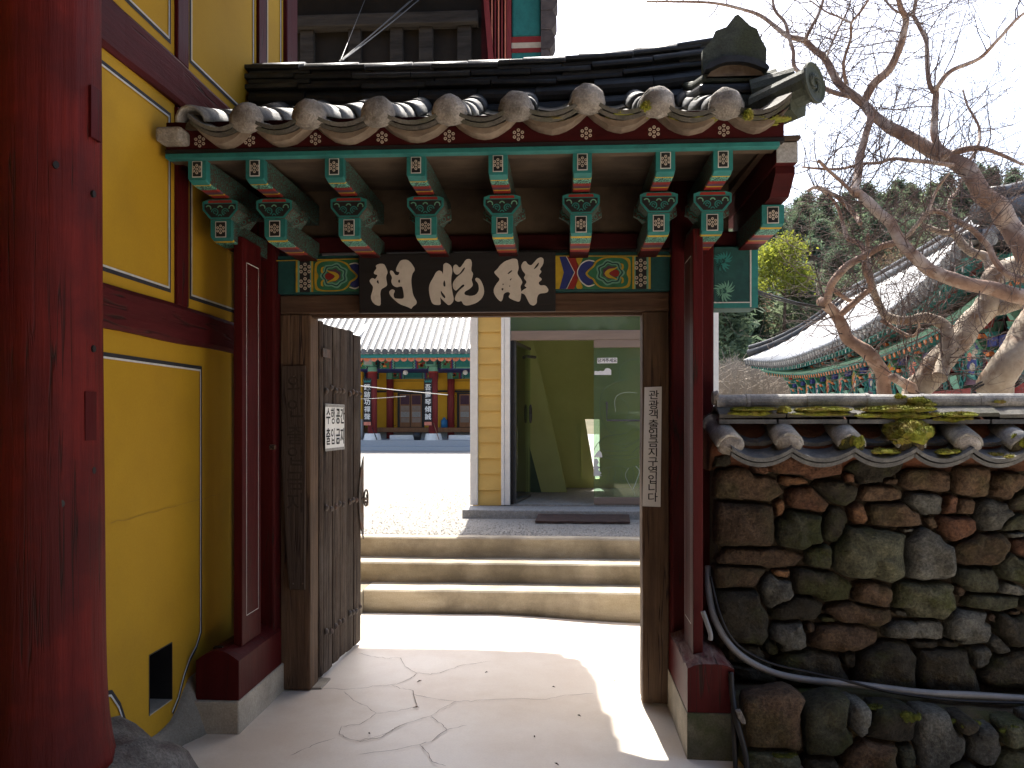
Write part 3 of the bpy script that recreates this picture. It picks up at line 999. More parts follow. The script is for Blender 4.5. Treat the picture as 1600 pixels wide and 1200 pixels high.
def flower_mesh(rd=0.0072, R=0.0185, n=12):
    b = MB()
    pts = [(0, 0)] + [(R * math.sin(k * math.pi / 3), R * math.cos(k * math.pi / 3)) for k in range(6)]
    for x, z in pts:
        for r, y, mi in ((rd, 0.0, 0), (rd * 0.42, -0.0009, 1)):
            b.loft([[(x + r * math.cos(2 * math.pi * k / n), yy, z + r * math.sin(2 * math.pi * k / n)) for k in range(n)] for yy in (y + 0.001, y - 0.0008)], mi)
    return b.mesh('painted_flower', [M['cream'], M['purple']])


def pattern_mat(name, base, line, scale=60):
    m = mat(name, base, tuple(x * .8 for x in base), 20, 0.65, 0.05)
    nt = m.node_tree
    N, L = nt.nodes, nt.links
    bs = N['Principled BSDF']
    tc = N.new('ShaderNodeTexCoord')
    vo = N.new('ShaderNodeTexVoronoi'); vo.feature = 'F1'
    vo.inputs['Scale'].default_value = scale
    L.new(tc.outputs['Object'], vo.inputs['Vector'])
    si = N.new('ShaderNodeMath'); si.operation = 'SINE'
    mu = N.new('ShaderNodeMath'); mu.operation = 'MULTIPLY'; mu.inputs[1].default_value = 17
    L.new(vo.outputs['Distance'], mu.inputs[0]); L.new(mu.outputs[0], si.inputs[0])
    gt = N.new('ShaderNodeMath'); gt.operation = 'GREATER_THAN'; gt.inputs[1].default_value = 0.25
    L.new(si.outputs[0], gt.inputs[0])
    mx = N.new('ShaderNodeMix'); mx.data_type = 'RGBA'
    src = bs.inputs['Base Color'].links[0].from_socket
    L.new(gt.outputs[0], mx.inputs[0]); L.new(src, mx.inputs[6]); mx.inputs[7].default_value = (*line, 1)
    L.new(mx.outputs[2], bs.inputs['Base Color'])
    return m


M['scroll'] = pattern_mat('scroll', (0.012, 0.05, 0.045), (0.13, 0.38, 0.28), 55)
M['scroll_side'] = pattern_mat('scroll_side', (0.055, 0.03, 0.022), (0.035, 0.12, 0.10), 40)


def bar_bands(w, h, segs, nose=0.012, crown=0.0):
    """a painted timber along +y; segs: (y_end, material index)"""
    b = MB()
    def ring(y, lift=0.0):
        a = w / 2
        return [(-a + .004, y, lift), (a - .004, y, lift), (a, y, lift + .006), (a, y, h), (-a, y, h), (-a, y, lift + .006)]
    y0 = 0.0
    rings, mats_ = [ring(0.0, nose)], []
    for k, (y1, mi) in enumerate(segs):
        rings.append(ring(y1, max(0.0, nose * (1 - y1 / 0.05))))
        mats_.append(mi)
    b.loft(rings, mats_)
    for i in range(1, len(segs)):
        for k in (2, 4):
            b.m[i * 6 + k] = 5
    return b


BANDS = [M['teal'], M['yellow'], M['scroll'], M['scarlet'], M['purple'], M['scroll_side'], M['cream'], M['darkred']]


def build_gate():
    g = thing('temple_gate', 'small tiled temple gate with painted eaves and open doorway', 'gate', (-0.48, 4.5, 0))
    XL, XR = -1.568, 0.579
    # ---- plinths, sills, columns
    mk(MB().box(-1.775, -1.545, 3.835, 4.7, -0.05, 0.155), 'plinth', M['concrete'], g, bevel=0.008)
    def sill(x0, x1, y0, z0, z1, crown, worn):
        b = MB()
        rings = []
        for i in range(12):
            y = y0 + (4.45 - y0) * i / 11
            j = (0.012 * noise.noise(Vector((y * 8, 3, 1))) if worn else 0)
            rr = []
            for k in range(9):
                s = k / 8
                zz = z1 + crown * math.sin(math.pi * s) + (0.016 * noise.noise(Vector((y * 9, s * 3, x0))) if worn else 0)
                rr.append((x0 + (x1 - x0) * s, y, zz + j))
            rings.append([(x1, y, z0), (x0, y, z0)] + rr)
        b.loft(rings)
        for i, f in enumerate(b.f):
            zs = [b.v[q][2] for q in f]
            if worn and min(zs) > z1 - 0.03 and len(f) == 4:
                b.m[i] = 1
        return mk(b, 'sill_beam', [M['red'], M['red_worn']], g, smooth=False)
    s1 = sill(-1.765, -1.553, 3.855, 0.156, 0.345, 0.05, False)
    tag(s1, 'smooth red sill beam with a rounded top')
    s2 = sill(0.574, 0.785, 3.80, 0.165, 0.37, 0.03, True)
    tag(s2, 'red sill beam with a cracked, rotting top')
    mk(MB().box(-1.70, -1.655, 3.90, 3.925, 0.385, 0.3985), 'mortise_slot', M['black'], g)
    # right plinth: pale plastered inner side, mossy front
    b = MB().box(0.570, 0.79, 3.79, 4.7, -0.2, 0.164)
    b.m[5] = 1
    mk(b, 'plinth', [M['plinth_moss'], M['concrete']], g, bevel=0.006)
    for x0, x1 in ((-1.777, XL), (XR, 0.802)):
        b = MB()
        mk(b.box(x0, x1, 4.39, 4.63, 0.10, 2.78), 'column', M['red'], g, bevel=0.012)
    # brace boards standing on the sills, each with a white painted frame
    for x0, x1, side, y0 in ((-1.632, -1.588, 1, 3.985), (0.623, 0.670, -1, 3.95)):
        o = mk(MB().box(x0, x1, y0, 4.24, 0.38 if side > 0 else 0.375, 2.42), 'brace_board', M['red'], g, bevel=0.004)
        xf = x1 + .002 if side > 0 else x0 - .002
        b = MB()
        ya, yb, za, zb, w = y0 + .05, 4.20, 0.52, 2.30, 0.004
        for (p, q, r_, s_) in ((ya, ya + w, za, zb), (yb - w, yb, za, zb), (ya, yb, za, za + w), (ya, yb, zb - w, zb)):
            b.face([(xf, p, r_), (xf, q, r_), (xf, q, s_), (xf, p, s_)])
        mk(b, 'white_line', M['white_line'], o)
    mk(MB().tube([(-1.572, 4.33, 1.36), (-1.545, 4.33, 1.36)], 0.014, 8), 'peg', M['wood'], g)
    # ---- door frame
    b = MB()
    def jamb(x0, x1, z0):
        rings = []
        for i in range(15):
            z = z0 + (2.093 - z0) * i / 14
            j = [0.004 * noise.noise(Vector((z * 2, k, x0 * 3))) for k in range(4)]
            rings.append([(x0 + j[0], 4.47 + j[1], z), (x1 + j[2], 4.47 + j[1], z), (x1 + j[2], 4.62, z), (x0 + j[0], 4.62, z)])
        bb = MB().loft(rings)
        return mk(bb, 'door_jamb', M['wood'], g, bevel=0.008)
    jamb(XL + .002, -1.393, 0.004)
    jamb(0.434, XR - .002, -0.03)
    mk(MB().box(-1.436, -1.396, 4.635, 4.70, 0.0, 0.30), 'pivot_block', M['mortar'], g, bevel=0.01)
    mk(MB().box(XL + .002, XR - .002, 4.465, 4.63, 2.095, 2.198), 'door_lintel', M['wood_h'], g, bevel=0.008)
    mk(MB().box(-1.40, 0.44, 4.50, 4.56, 2.078, 2.094), 'lintel_strip', M['orange'] if False else M['wood_h'], g)
    # footing stone below the jambs
    for x0, x1 in ((-1.46, -1.34),):
        bb = MB().box(x0, x1, 4.50, 4.68, -.02, 0.012)
        mk(bb, 'footing', M['concrete'], g, bevel=0.005)

    # ---- painted beam
    YB = 4.43
    beam = mk(MB().box(XL + .002, XR - .002, YB, 4.60, 2.20, 2.41), 'painted_beam', M['teal_dark'], g, bevel=0.006)
    stub = mk(MB().box(0.804, 1.035, YB - .01, 4.60, 2.10, 2.43), 'beam_end', M['teal_dark'], g, bevel=0.006)
    Z = lambda py, px: PZ(py, px, YB)
    def paint(polys, m, layer, parent=beam, nm='painted_motif', smooth=True, Y=YB):
        pl = [[(PX(860 + x / 5.0, Y), PZ(380 + y / 5.0, 860 + x / 5.0, Y)) for x, y in p] for p in polys]
        me = curve_mesh(pl, 0.002, smooth)
        me.materials.append(M[m])
        put(me, nm, parent, (0, Y - 0.0012 * layer, 0), rot=FRONT)
        # mirrored half on the left end of the beam
        if parent is beam:
            cx2 = (XL + XR) / 2 * 2
            pl2 = [[(cx2 - x, z) for x, z in p][::-1] for p in pl]
            me2 = curve_mesh(pl2, 0.002, smooth)
            me2.materials.append(M[m])
            put(me2, nm, parent, (0, Y - 0.0012 * layer, 0), rot=FRONT)
    rc = lambda x0, x1, y0=105, y1=358: [[(x0, y0), (x1, y0), (x1, y1), (x0, y1)]]
    paint(rc(40, 640), 'green', 1, smooth=False)
    paint(rc(40, 125), 'yellow', 2, smooth=False)
    paint([[(70, 105), (120, 105), (185, 230), (120, 358), (70, 358), (105, 230)]], 'blue', 3, smooth=False)
    paint([[(125, 105), (190, 105), (245, 230), (185, 358), (128, 358), (190, 230)]], 'scarlet', 4, smooth=False)
    paint([[(122, 105), (127, 105), (192, 230), (130, 358), (125, 358), (186, 230)]], 'white_line', 5, smooth=False)
    paint([[(196, 105), (260, 105), (230, 170), (215, 200)], [(196, 358), (260, 358), (230, 290), (215, 265)]], 'yellow', 4)
    paint([[(205, 232), (235, 165), (290, 135), (345, 150), (345, 310), (290, 340), (235, 300)]], 'blue', 5)
    paint([[(200, 232), (233, 160), (290, 128), (345, 140), (345, 148), (292, 137), (238, 168), (208, 232), (238, 297), (292, 338), (345, 320), (345, 330), (290, 348), (233, 305)]], 'white_line', 6)
    paint([[(268, 240), (300, 205), (335, 175), (350, 140), (420, 108), (560, 108), (620, 120), (628, 180), (628, 290), (620, 345), (560, 357), (400, 357), (350, 325), (330, 285), (300, 275)]], 'yellow', 7)
    paint([[(285, 240), (312, 212), (345, 185), (362, 150), (425, 118), (555, 116), (600, 140), (612, 190), (590, 235), (612, 280), (600, 330), (555, 348), (405, 348), (362, 318), (342, 278), (312, 264)]], 'green', 8)
    for s, m, l in ((0.92, 'mint', 9), (0.80, 'teal_dark', 10), (0.70, 'mint', 11), (0.60, 'green', 12), (0.48, 'purple', 13)):
        pts = []
        for k in range(28):
            a = 2 * math.pi * k / 28
            rr = s * (1 + 0.10 * math.cos(7 * a))
            pts.append((465 + 118 * rr * math.cos(a), 232 + 104 * rr * math.sin(a)))
        paint([pts], m, l)
    paint([[(415, 240), (450, 205), (500, 200), (525, 185), (520, 200), (470, 225), (455, 240), (470, 258), (520, 282), (520, 292), (490, 280), (445, 275)]], 'yellow', 14)
    paint([[(455, 240), (490, 215), (525, 212), (540, 240), (525, 268), (490, 262)]], 'scarlet', 15)
    for yy in (190, 295):
        paint([[(540, yy - 30), (570, yy - 22), (572, yy + 18), (548, yy + 25), (555, yy + 8), (556, yy - 12)]], 'yellow', 15)
    paint(rc(640, 655), 'yellow', 4, smooth=False)
    paint(rc(655, 665), 'mint', 4, smooth=False)
    paint(rc(665, 750), 'black', 4, smooth=False)
    paint(rc(750, 766), 'mint', 4, smooth=False)
    paint(rc(766, 782), 'yellow', 4, smooth=False)
    paint(rc(40, 940, 100, 107), 'yellow', 9, smooth=False)
    fl = flower_mesh(0.0095, 0.026)
    for yy in (175, 290):
        p = P(860 + 705 / 5, 380 + yy / 5, YB)
        put(fl, 'painted_flower', beam, (p.x, YB - .0065, p.z))
        put(fl, 'painted_flower', beam, (XL + XR - p.x, YB - .0065, p.z))
    # fern scrolls on the projecting beam end
    YS = YB - .01
    def leaf(c, ang, ln, wd, m='mint', layer=1):
        c = Vector(c)
        pts = []
        for s in range(9):
            t = s / 8
            w = wd * math.sin(math.pi * min(1, t * 0.92 + .08)) * (1 - .4 * t)
            bend = ang + 0.9 * t
            pts.append((c.x + ln * t * math.cos(ang + .45 * t) , c.y + ln * t * math.sin(ang + .45 * t), w, bend))
        left = [(x - w * math.sin(bd), y + w * math.cos(bd)) for x, y, w, bd in pts]
        right = [(x + w * math.sin(bd), y - w * math.cos(bd)) for x, y, w, bd in pts]
        return left + right[::-1]
    polys = []
    for (px, py, R) in ((1135, 455, 0.05), (1133, 408, 0.045)):
        c = P(px, py, YS)
        for k in range(15):
            a = -2.3 + 4.9 * k / 14
            polys.append(leaf((c.x - .012 + 0.012 * math.cos(a), c.z + 0.012 * math.sin(a)), a, R * (0.95 + .2 * math.sin(k)), 0.0055))
        for k in range(5):
            a = 2.6 + 1.0 * k / 4
            polys.append(leaf((c.x - .012, c.z), a, R * 0.9, 0.006))
    me = curve_mesh(polys[:20] , 0.002, True, 2); me.materials.append(M['mint'])
    put(me, 'fern_scroll', stub, (0, YS - .001, 0), rot=FRONT)
    me = curve_mesh(polys[20:], 0.002, True, 2); me.materials.append(M['teal'])
    put(me, 'fern_scroll', stub, (0, YS - .001, 0), rot=FRONT)
    mk(MB().box(0.995, 1.003, YS - .004, YS + .001, 2.105, 2.425), 'white_line', M['white_line'], stub)
    mk(MB().box(1.003, 1.037, YS - .004, YS + .001, 2.102, 2.428), 'teal_edge', M['teal'], stub)
    mk(MB().box(0.806, 0.995, YS - .004, YS + .001, 2.102, 2.128), 'teal_edge', M['teal'], stub)
    mk(MB().box(0.806, 0.995, YS - .0045, YS + .001, 2.128, 2.133), 'white_line', M['white_line'], stub)
    # purlin, infill
    mk(MB().box(XL + .002, 1.03, 4.46, 4.60, 2.432, 2.52), 'purlin', M['darkred'], g, bevel=0.01)
    mk(MB().box(XL + .002, 0.9, 4.50, 4.56, 2.52, 2.80), 'infill_panel', M['soffit'], g)

    # ---- soffit, fascia
    b = MB()
    b.loft([[(-1.79, 3.62, 2.700), (1.03, 3.62, 2.724), (1.03, 3.62, 2.742), (-1.79, 3.62, 2.72)],
            [(-1.79, 4.60, 2.79), (1.03, 4.60, 2.79), (1.03, 4.60, 2.81), (-1.79, 4.60, 2.81)]])
    so = mk(b, 'soffit', M['soffit'], g)
    mk(MB().box(-1.79, 0.93, 3.636, 3.70, 2.690, 2.7), 'soffit_strip', M['soffit'], so)
    fa = mk(MB().box(-1.785, 0.955, 3.595, 3.63, 2.725, 2.85), 'fascia', M['darkred'], g, bevel=0.004)
    mk(MB().box(-1.785, 0.955, 3.588, 3.632, 2.706, 2.723), 'fascia_strip', M['black'], fa)
    mk(MB().box(-1.785, 0.935, 3.585, 3.634, 2.684, 2.705), 'teal_strip', M['teal'], fa, bevel=0.003)

    # ---- painted rafters and arms
    UP = [308, 398, 522, 650, 778, 910, 1040, 1130]
    up_me = bar_bands(0.084, 0.108, [(0.045, 0), (0.055, 1), (0.12, 2), (0.16, 3), (0.20, 4), (0.215, 1), (0.26, 3), (0.85, 5)]).mesh('rafter', BANDS)
    lo_me = bar_bands(0.102, 0.105, [(0.03, 0), (0.045, 1), (0.16, 2), (0.165, 6), (0.215, 3), (0.285, 4), (0.30, 1), (0.36, 3), (0.62, 7)], nose=0.016).mesh('arm', BANDS)
    def panel(w, h):
        b = MB()
        b.box(-w / 2, w / 2, -.0015, 0.0005, 0, h, 0)
        b.box(-w / 2 + .004, w / 2 - .004, -.003, -.0012, .004, h - .004, 1)
        return b.mesh('end_panel', [M['white_line'], M['black']])
    up_pan, lo_pan = panel(0.046, 0.074), panel(0.054, 0.078)
    fl_s = flower_mesh(0.0064, 0.0165)
    # flared cloud block
    b = MB()
    pr = [(-0.051, 0), (0.051, 0), (0.088, 0.045), (0.088, 0.085), (0.06, 0.095), (-0.06, 0.095), (-0.088, 0.085), (-0.088, 0.045)]
    b.loft([[(x, 0, z) for x, z in pr], [(x, 0.25, z) for x, z in pr]], 0)
    bl_me = b.mesh('cloud_block', [M['scroll_side']])
    b = MB()
    b.face([(x, -.0012, z) for x, z in pr], 0)
    inn = [(-0.044, .008), (0.044, .008), (0.078, 0.048), (0.078, 0.073), (-0.078, 0.073), (-0.078, 0.048)]
    b.face([(x, -.0024, z) for x, z in inn], 1)
    b.face([(-.06, -.0026, .078), (.06, -.0026, .078), (.056, -.0026, .091), (-.056, -.0026, .091)], 2)
    for s in (-1, 1):
        arc_strip(b, s * .026, .034, .013, .0185, 0 if s > 0 else -1.2, 4.4 if s > 0 else math.pi, -.0036, 0, 14)
        arc_strip(b, s * .026, .034, .005, .009, 0, 5.2, -.0036, 0, 10)
        arc_strip(b, s * .058, .052, .010, .0155, -.4, 2.6 if s < 0 else 3.4, -.0036, 3, 10)
    arc_strip(b, 0, .052, .008, .014, 0.2, math.pi - .2, -.0036, 3, 10)
    arc_strip(b, 0, .012, .006, .011, 0.1, math.pi - .1, -.0036, 0, 10)
    cl_me = b.mesh('cloud_motif', [M['teal'], M['black'], M['scarlet'], M['mint']])
    fin_me = []
    for s in (-1, 1):
        fb = MB().loft([[(s * .052, .10, -.02), (s * .105, .14, .02), (s * .10, .15, .07), (s * .06, .10, .06)], [(s * .052, .13, -.02), (s * .105, .17, .02), (s * .10, .18, .07), (s * .06, .13, .06)]])
        fin_me.append(fb.mesh('side_bracket', [M['scroll_side']]))
    for i, px in enumerate(UP):
        yy = 3.64
        x = PX(px, yy)
        o = put(up_me, 'rafter', g, (x, yy, 2.588))
        sub(up_pan, 'end_panel', o, (0, 0, 0.024))
        sub(fl_s, 'painted_flower', o, (0, -.004, 0.061))
        a = put(lo_me, 'arm', g, (x, 3.90, 2.378))
        sub(lo_pan, 'end_panel', a, (0, 0, 0.018))
        sub(fl_s, 'painted_flower', a, (0, -.004, 0.057))
        c = put(bl_me, 'cloud_block', g, (x, 3.893, 2.484))
        sub(cl_me, 'cloud_motif', c)
        for fm in fin_me:
            sub(fm, 'side_bracket', c)
    # outrigger at the right end
    a = put(lo_me, 'arm', g, (0.985, 3.90, 2.408))
    sub(lo_pan, 'end_panel', a, (0, 0, 0.018)); sub(fl_s, 'painted_flower', a, (0, -.004, 0.057))
    b = MB().prism([(3.70, 2.63), (3.70, 2.60), (3.80, 2.52), (4.6, 2.516), (4.6, 2.63)], lambda u, v, k: (0.945 + .085 * k, u, v))
    mk(b, 'outer_beam', M['darkred'], g)
    mk(MB().prism([(3.655, 2.632), (4.9, 2.632), (4.9, 2.80), (4.6, 2.788), (3.655, 2.722)], lambda u, v, k: (0.935 + .095 * k, u, v)), 'verge_rafter', M['red_h'], g, bevel=0.006)
    mk(MB().box(0.937, 1.028, 3.648, 3.654, 2.634, 2.72), 'end_grain', M['slab'], g)

    # ---- roof: boards, tiles
    EX = [PX(p, 3.5) for p in (300, 385, 483, 590, 702, 807, 918, 1027, 1135)]
    dz = [0, 0, .008, .01, .012, .022, .045, .025, .012]
    sl = lambda t: 0.30 * t + 0.09 * t * t
    rb = MB()
    rings = []
    for i in range(7):
        t = 1.18 * i / 6
        rings.append([(-1.80, 3.636 + t, 2.80 + sl(t) - .03), (0.955, 3.636 + t, 2.80 + sl(t) - .03), (0.955, 3.636 + t, 2.80 + sl(t)), (-1.80, 3.636 + t, 2.80 + sl(t))])
    rb.loft(rings)
    roof = mk(rb, 'roof_bed', M['mortar_wood'], g)
    L = 0.34
    def round_tile(r0, r1):
        b = MB()
        n = 9
        rings = []
        for y, ro in ((0, r0), (L, r1)):
            out = [(ro * math.cos(math.pi * k / n), y, ro * math.sin(math.pi * k / n)) for k in range(n + 1)]
            inn_ = [((ro - .014) * math.cos(math.pi * k / n), y, (ro - .014) * math.sin(math.pi * k / n)) for k in range(n, -1, -1)]
            rings.append(out + inn_)
        b.loft(rings)
        return b
    def concave_tile(w, sag, th):
        b = MB()
        n = 9
        rings = []
        for y in (0, L):
            top = [(w * (k / n - .5) * 1.0, y, sag * (2 * k / n - 1) ** 2) for k in range(n + 1)]
            bot = [(x, y, z - th) for x, y, z in top[::-1]]
            rings.append(top + bot)
        b.loft(rings)
        return b
    rt_a = round_tile(0.071, 0.062).mesh('round_tile', M['tile_pale'], True)
    rt_b = round_tile(0.071, 0.062).mesh('round_tile', M['tile'], True)
    ct_m = {}
    for nm, me in (('a', rt_a), ('b', rt_b)):
        me.polygons.foreach_set('use_smooth', [True] * len(me.polygons))
    plug_n = 0
    for i, x in enumerate(EX):
        for k in range(4):
            t = 0.30 * k
            ang = math.atan(0.30 + 0.18 * t) + .03
            o = put(rt_a if k < 2 and i < 7 else rt_b, 'round_tile', roof,
                    (x + rnd.uniform(-.006, .006), 3.5 + t, 2.815 + dz[i] + sl(t) + rnd.uniform(-.004, .004)), rot=(ang, 0, rnd.uniform(-.02, .02)))
        if i > 0:
            # lump of lime mortar closing the first tile
            bm = bmesh.new()
            bmesh.ops.create_icosphere(bm, subdivisions=3, radius=1)
            sd = i * 7.3
            for v in bm.verts:
                q = v.co.copy()
                kk = 1 + .10 * noise.noise(q * 2.2 + Vector((sd, 0, 0))) + .05 * noise.noise(q * 6 + Vector((0, sd, 0)))
                v.co = Vector((q.x * .0755 * kk, q.y * .05 * kk, (q.z * .083 if q.z > 0 else q.z * .05) * kk))
            me = bpy.data.meshes.new('mortar_plug'); bm.to_mesh(me); bm.free()
            me.materials.append(M['mortar'])
            me.polygons.foreach_set('use_smooth', [True] * len(me.polygons))
            put(me, 'mortar_plug', roof, (x, 3.502, 2.812 + dz[i]))
        else:
            b = MB().loft([[(x + .055 * math.cos(math.pi * k / 8), 3.55, 2.80 + .055 * math.sin(math.pi * k / 8)) for k in range(9)],
                           [(x + .055 * math.cos(math.pi * k / 8), 3.60, 2.81 + .055 * math.sin(math.pi * k / 8)) for k in range(9)]])
            mk(b, 'mortar_plug', M['mud'], roof)
            b = MB().box(-1.79, x - .05, 3.50, 3.60, 2.735, 2.80)
            mk(b, 'mortar_block', M['mortar'], roof, bevel=0.015)
    gaps = list(zip(EX, EX[1:], dz, dz[1:])) + [(EX[-1], 0.955, dz[-1], 0.03)]
    for x0, x1, d0, d1 in gaps:
        w = (x1 - x0) * 1.0
        me = concave_tile(w, 0.058, 0.017).mesh('concave_tile', M['tile_edge'])
        xc, dd = (x0 + x1) / 2, (d0 + d1) / 2
        for k in range(4):
            t = 0.30 * k
            put(me, 'concave_tile', roof, (xc, 3.475 + t, 2.779 + dd + sl(t)), rot=(math.atan(0.30 + .18 * t), math.atan2(d0 - d1, w), 0))
        put(me, 'concave_tile', roof, (xc, 3.495, 2.762 + dd), rot=(math.atan(0.27), math.atan2(d0 - d1, w), 0))
        # crescent of mortar bedding below the tile
        poly = []
        n = 10
        for k in range(n + 1):
            s = 2 * k / n - 1
            poly.append((xc + w / 2 * s, 2.748 + dd + .058 * s * s))
        for k in range(n, -1, -1):
            s = 2 * k / n - 1
            poly.append((xc + w / 2 * s, 2.748 + dd + .058 * s * s - .026 * (1 - abs(s) ** 1.6) - .002 + .004 * noise.noise(Vector((s * 4, x0 * 9, 0)))))
        b = MB().prism(poly, lambda u, v, k: (u, 3.515 + .09 * k, v))
        mk(b, 'bedding_mortar', M['mortar_wood'], roof)
    # white flowers on the fascia below each round tile
    fl_f = flower_mesh(0.0072, 0.020)
    for i, x in enumerate(EX):
        fx = PX((312, 390, 493, 597, 702, 810, 916, 1022, 1131)[i], 3.594)
        put(fl_f, 'painted_flower', fa, (fx, 3.5935, 2.760))

    # ---- ridge of stacked tiles
    def course_mesh(h, yo, length, bulge):
        b = MB()
        n = 5
        prof = [(yo, 0)] + [(yo - bulge * math.sin(math.pi * (k + 0.6) / (n + .2)) ** .7, h * (k + .3) / n) for k in range(n)] + [(yo, h), (yo + .08, h), (yo + .08, 0)]
        b.loft([[(-length / 2, y, z) for y, z in prof], [(length / 2, y, z) for y, z in prof]])
        return b
    RX0, RX1, RY = -1.80, 0.83, 4.72
    zr = lambda x: 0.055 * max(0, (x + 0.2) / 1.0) ** 2 + 0.015 * math.sin(x * 2.1)
    base = 3.22
    courses = [(0.085, -.10, .32, .035), (0.095, -.085, .33, .04), (0.026, -.12, .37, .004), (0.024, -.105, .36, .004), (0.028, -.125, .34, .004), (0.024, -.10, .36, .004), (0.024, -.115, .38, .004)]
    z = base
    ridge_thing = roof
    for ci, (h, yo, ln, bu) in enumerate(courses):
        me = course_mesh(h, yo, ln - .006, bu).mesh('ridge_tile', M['tile_ridge'], False)
        x = RX0 + ln * (0.5 if ci % 2 else 0.28)
        while x - ln / 2 < RX1 - .05:
            put(me, 'ridge_tile', ridge_thing, (min(x, RX1), RY + rnd.uniform(-.012, .012), z + zr(x) + rnd.uniform(-.002, .004)), rot=(0, -math.atan(0.11 * max(0, x + .2)) + rnd.uniform(-.012, .012), rnd.uniform(-.012, .012)))
            x += ln
        z += h + 0.002
    cap = MB()
    n = 8
    cap.loft([[(xx, .07 * math.cos(math.pi * k / n), .065 * math.sin(math.pi * k / n)) for k in range(n + 1)] for xx in (-.155, .155)])
    cap_me = cap.mesh('ridge_cap', M['tile_ridge'], False)
    cap_me.polygons.foreach_set('use_smooth', [True] * len(cap_me.polygons))
    x = RX0 + .15
    while x < RX1 - .05:
        put(cap_me, 'ridge_cap', roof, (x, RY, z - .012 + zr(x)), rot=(0, -math.atan(0.11 * max(0, x + .2)), 0))
        x += .317
    mk(MB().box(RX0, RX1, RY - .07, RY + .1, 3.1, z - .01), 'ridge_core', M['mud'], roof)

    # ---- rear slope
    b = MB()
    n = 90
    rings = []
    for j in range(6):
        t = j / 5
        y = RY + .05 + 0.80 * t
        zz = 3.30 - 0.44 * t
        top = [(-1.80 + 2.75 * i / n, y, zz + 0.05 * math.cos(2 * math.pi * (2.75 * i / n) / 0.30) * (1 if t < .95 else 1)) for i in range(n + 1)]
        bot = [(p[0], p[1], p[2] - .05) for p in top[::-1]]
        rings.append(top + bot)
    b.loft(rings)
    mk(b, 'rear_roof', M['tile'], g)
    b = MB().prism([(3.62, 2.725), (4.70, 3.15), (5.5, 2.80), (5.5, 2.735), (4.6, 2.735)], lambda u, v, k: (0.90 + .03 * k, u, v))
    mk(b, 'gable_board', M['wood_h'], g)
    mk(MB().box(-1.79, 0.92, 4.61, 5.5, 2.735, 2.79), 'rear_soffit', M['soffit'], g)

    # ---- descending ridge and end ornament at the right
    vx = 0.83
    for k, (w, z0, z1, m) in enumerate(((.40, 2.985, 3.06, 'tile_green'), (.375, 3.064, 3.115, 'tile_ridge'), (.345, 3.118, 3.165, 'tile_green'))):
        cxx = 0.842
        b = MB()
        rings = []
        for y, dzz in ((3.965, 0), (4.3, .10), (4.66, .24)):
            rings.append([(cxx - w / 2, y, z0 + dzz), (cxx + w / 2, y, z0 + dzz), (cxx + w / 2, y, z1 + dzz), (cxx - w / 2, y, z1 + dzz)])
        b.loft(rings)
        mk(b, 'descending_ridge', M[m], roof, bevel=0.018)
    # clay infill arch and pointed end tile
    YO = 3.965
    def op(px, py):
        p = P(px, py, YO)
        return (p.x, p.z)
    pl = [op(*q) for q in ((1098, 78), (1112, 62), (1118, 48), (1135, 42), (1148, 25), (1153, 22), (1160, 28), (1172, 40), (1183, 45), (1188, 58), (1198, 76), (1197, 104), (1192, 108), (1175, 100), (1150, 95), (1122, 98), (1104, 108), (1098, 112))]
    me = curve_mesh([pl], 0.04, False); me.materials.append(M['tile_green'])
    orn = put(me, 'ridge_end_tile', roof, (0, YO + .02, 0), rot=FRONT)
    pl = [op(*q) for q in ((1098, 114), (1105, 104), (1125, 94), (1150, 91), (1175, 95), (1195, 104), (1200, 112), (1195, 114), (1172, 104), (1150, 101), (1127, 103), (1106, 113))]
    me = curve_mesh([pl], 0.07, True); me.materials.append(M['tile_ridge'])
    put(me, 'end_tile_lip', roof, (0, YO - .005, 0), rot=FRONT)
    pl = [op(*q) for q in ((1104, 122), (1110, 112), (1128, 103), (1150, 101), (1172, 104), (1190, 112), (1196, 122))]
    me = curve_mesh([pl], 0.03, False); me.materials.append(M['mortar_wood'])
    put(me, 'end_mortar', roof, (0, YO + .015, 0), rot=FRONT)
    # raised pattern on the pointed tile
    b = MB()
    for px, py, r in ((1148, 62, .012), (1135, 74, .009), (1162, 74, .009), (1148, 84, .008), (1128, 60, .006), (1170, 60, .006)):
        x, zz = op(px, py)
        b.loft([[(x + r * s * math.cos(q * math.pi / 4), YO + y, zz + r * s * math.sin(q * math.pi / 4)) for q in range(8)] for y, s in ((0.002, 1), (-.006, .8), (-.009, .3))])
    mk(b, 'end_tile_relief', M['tile_green'], orn, smooth=True)
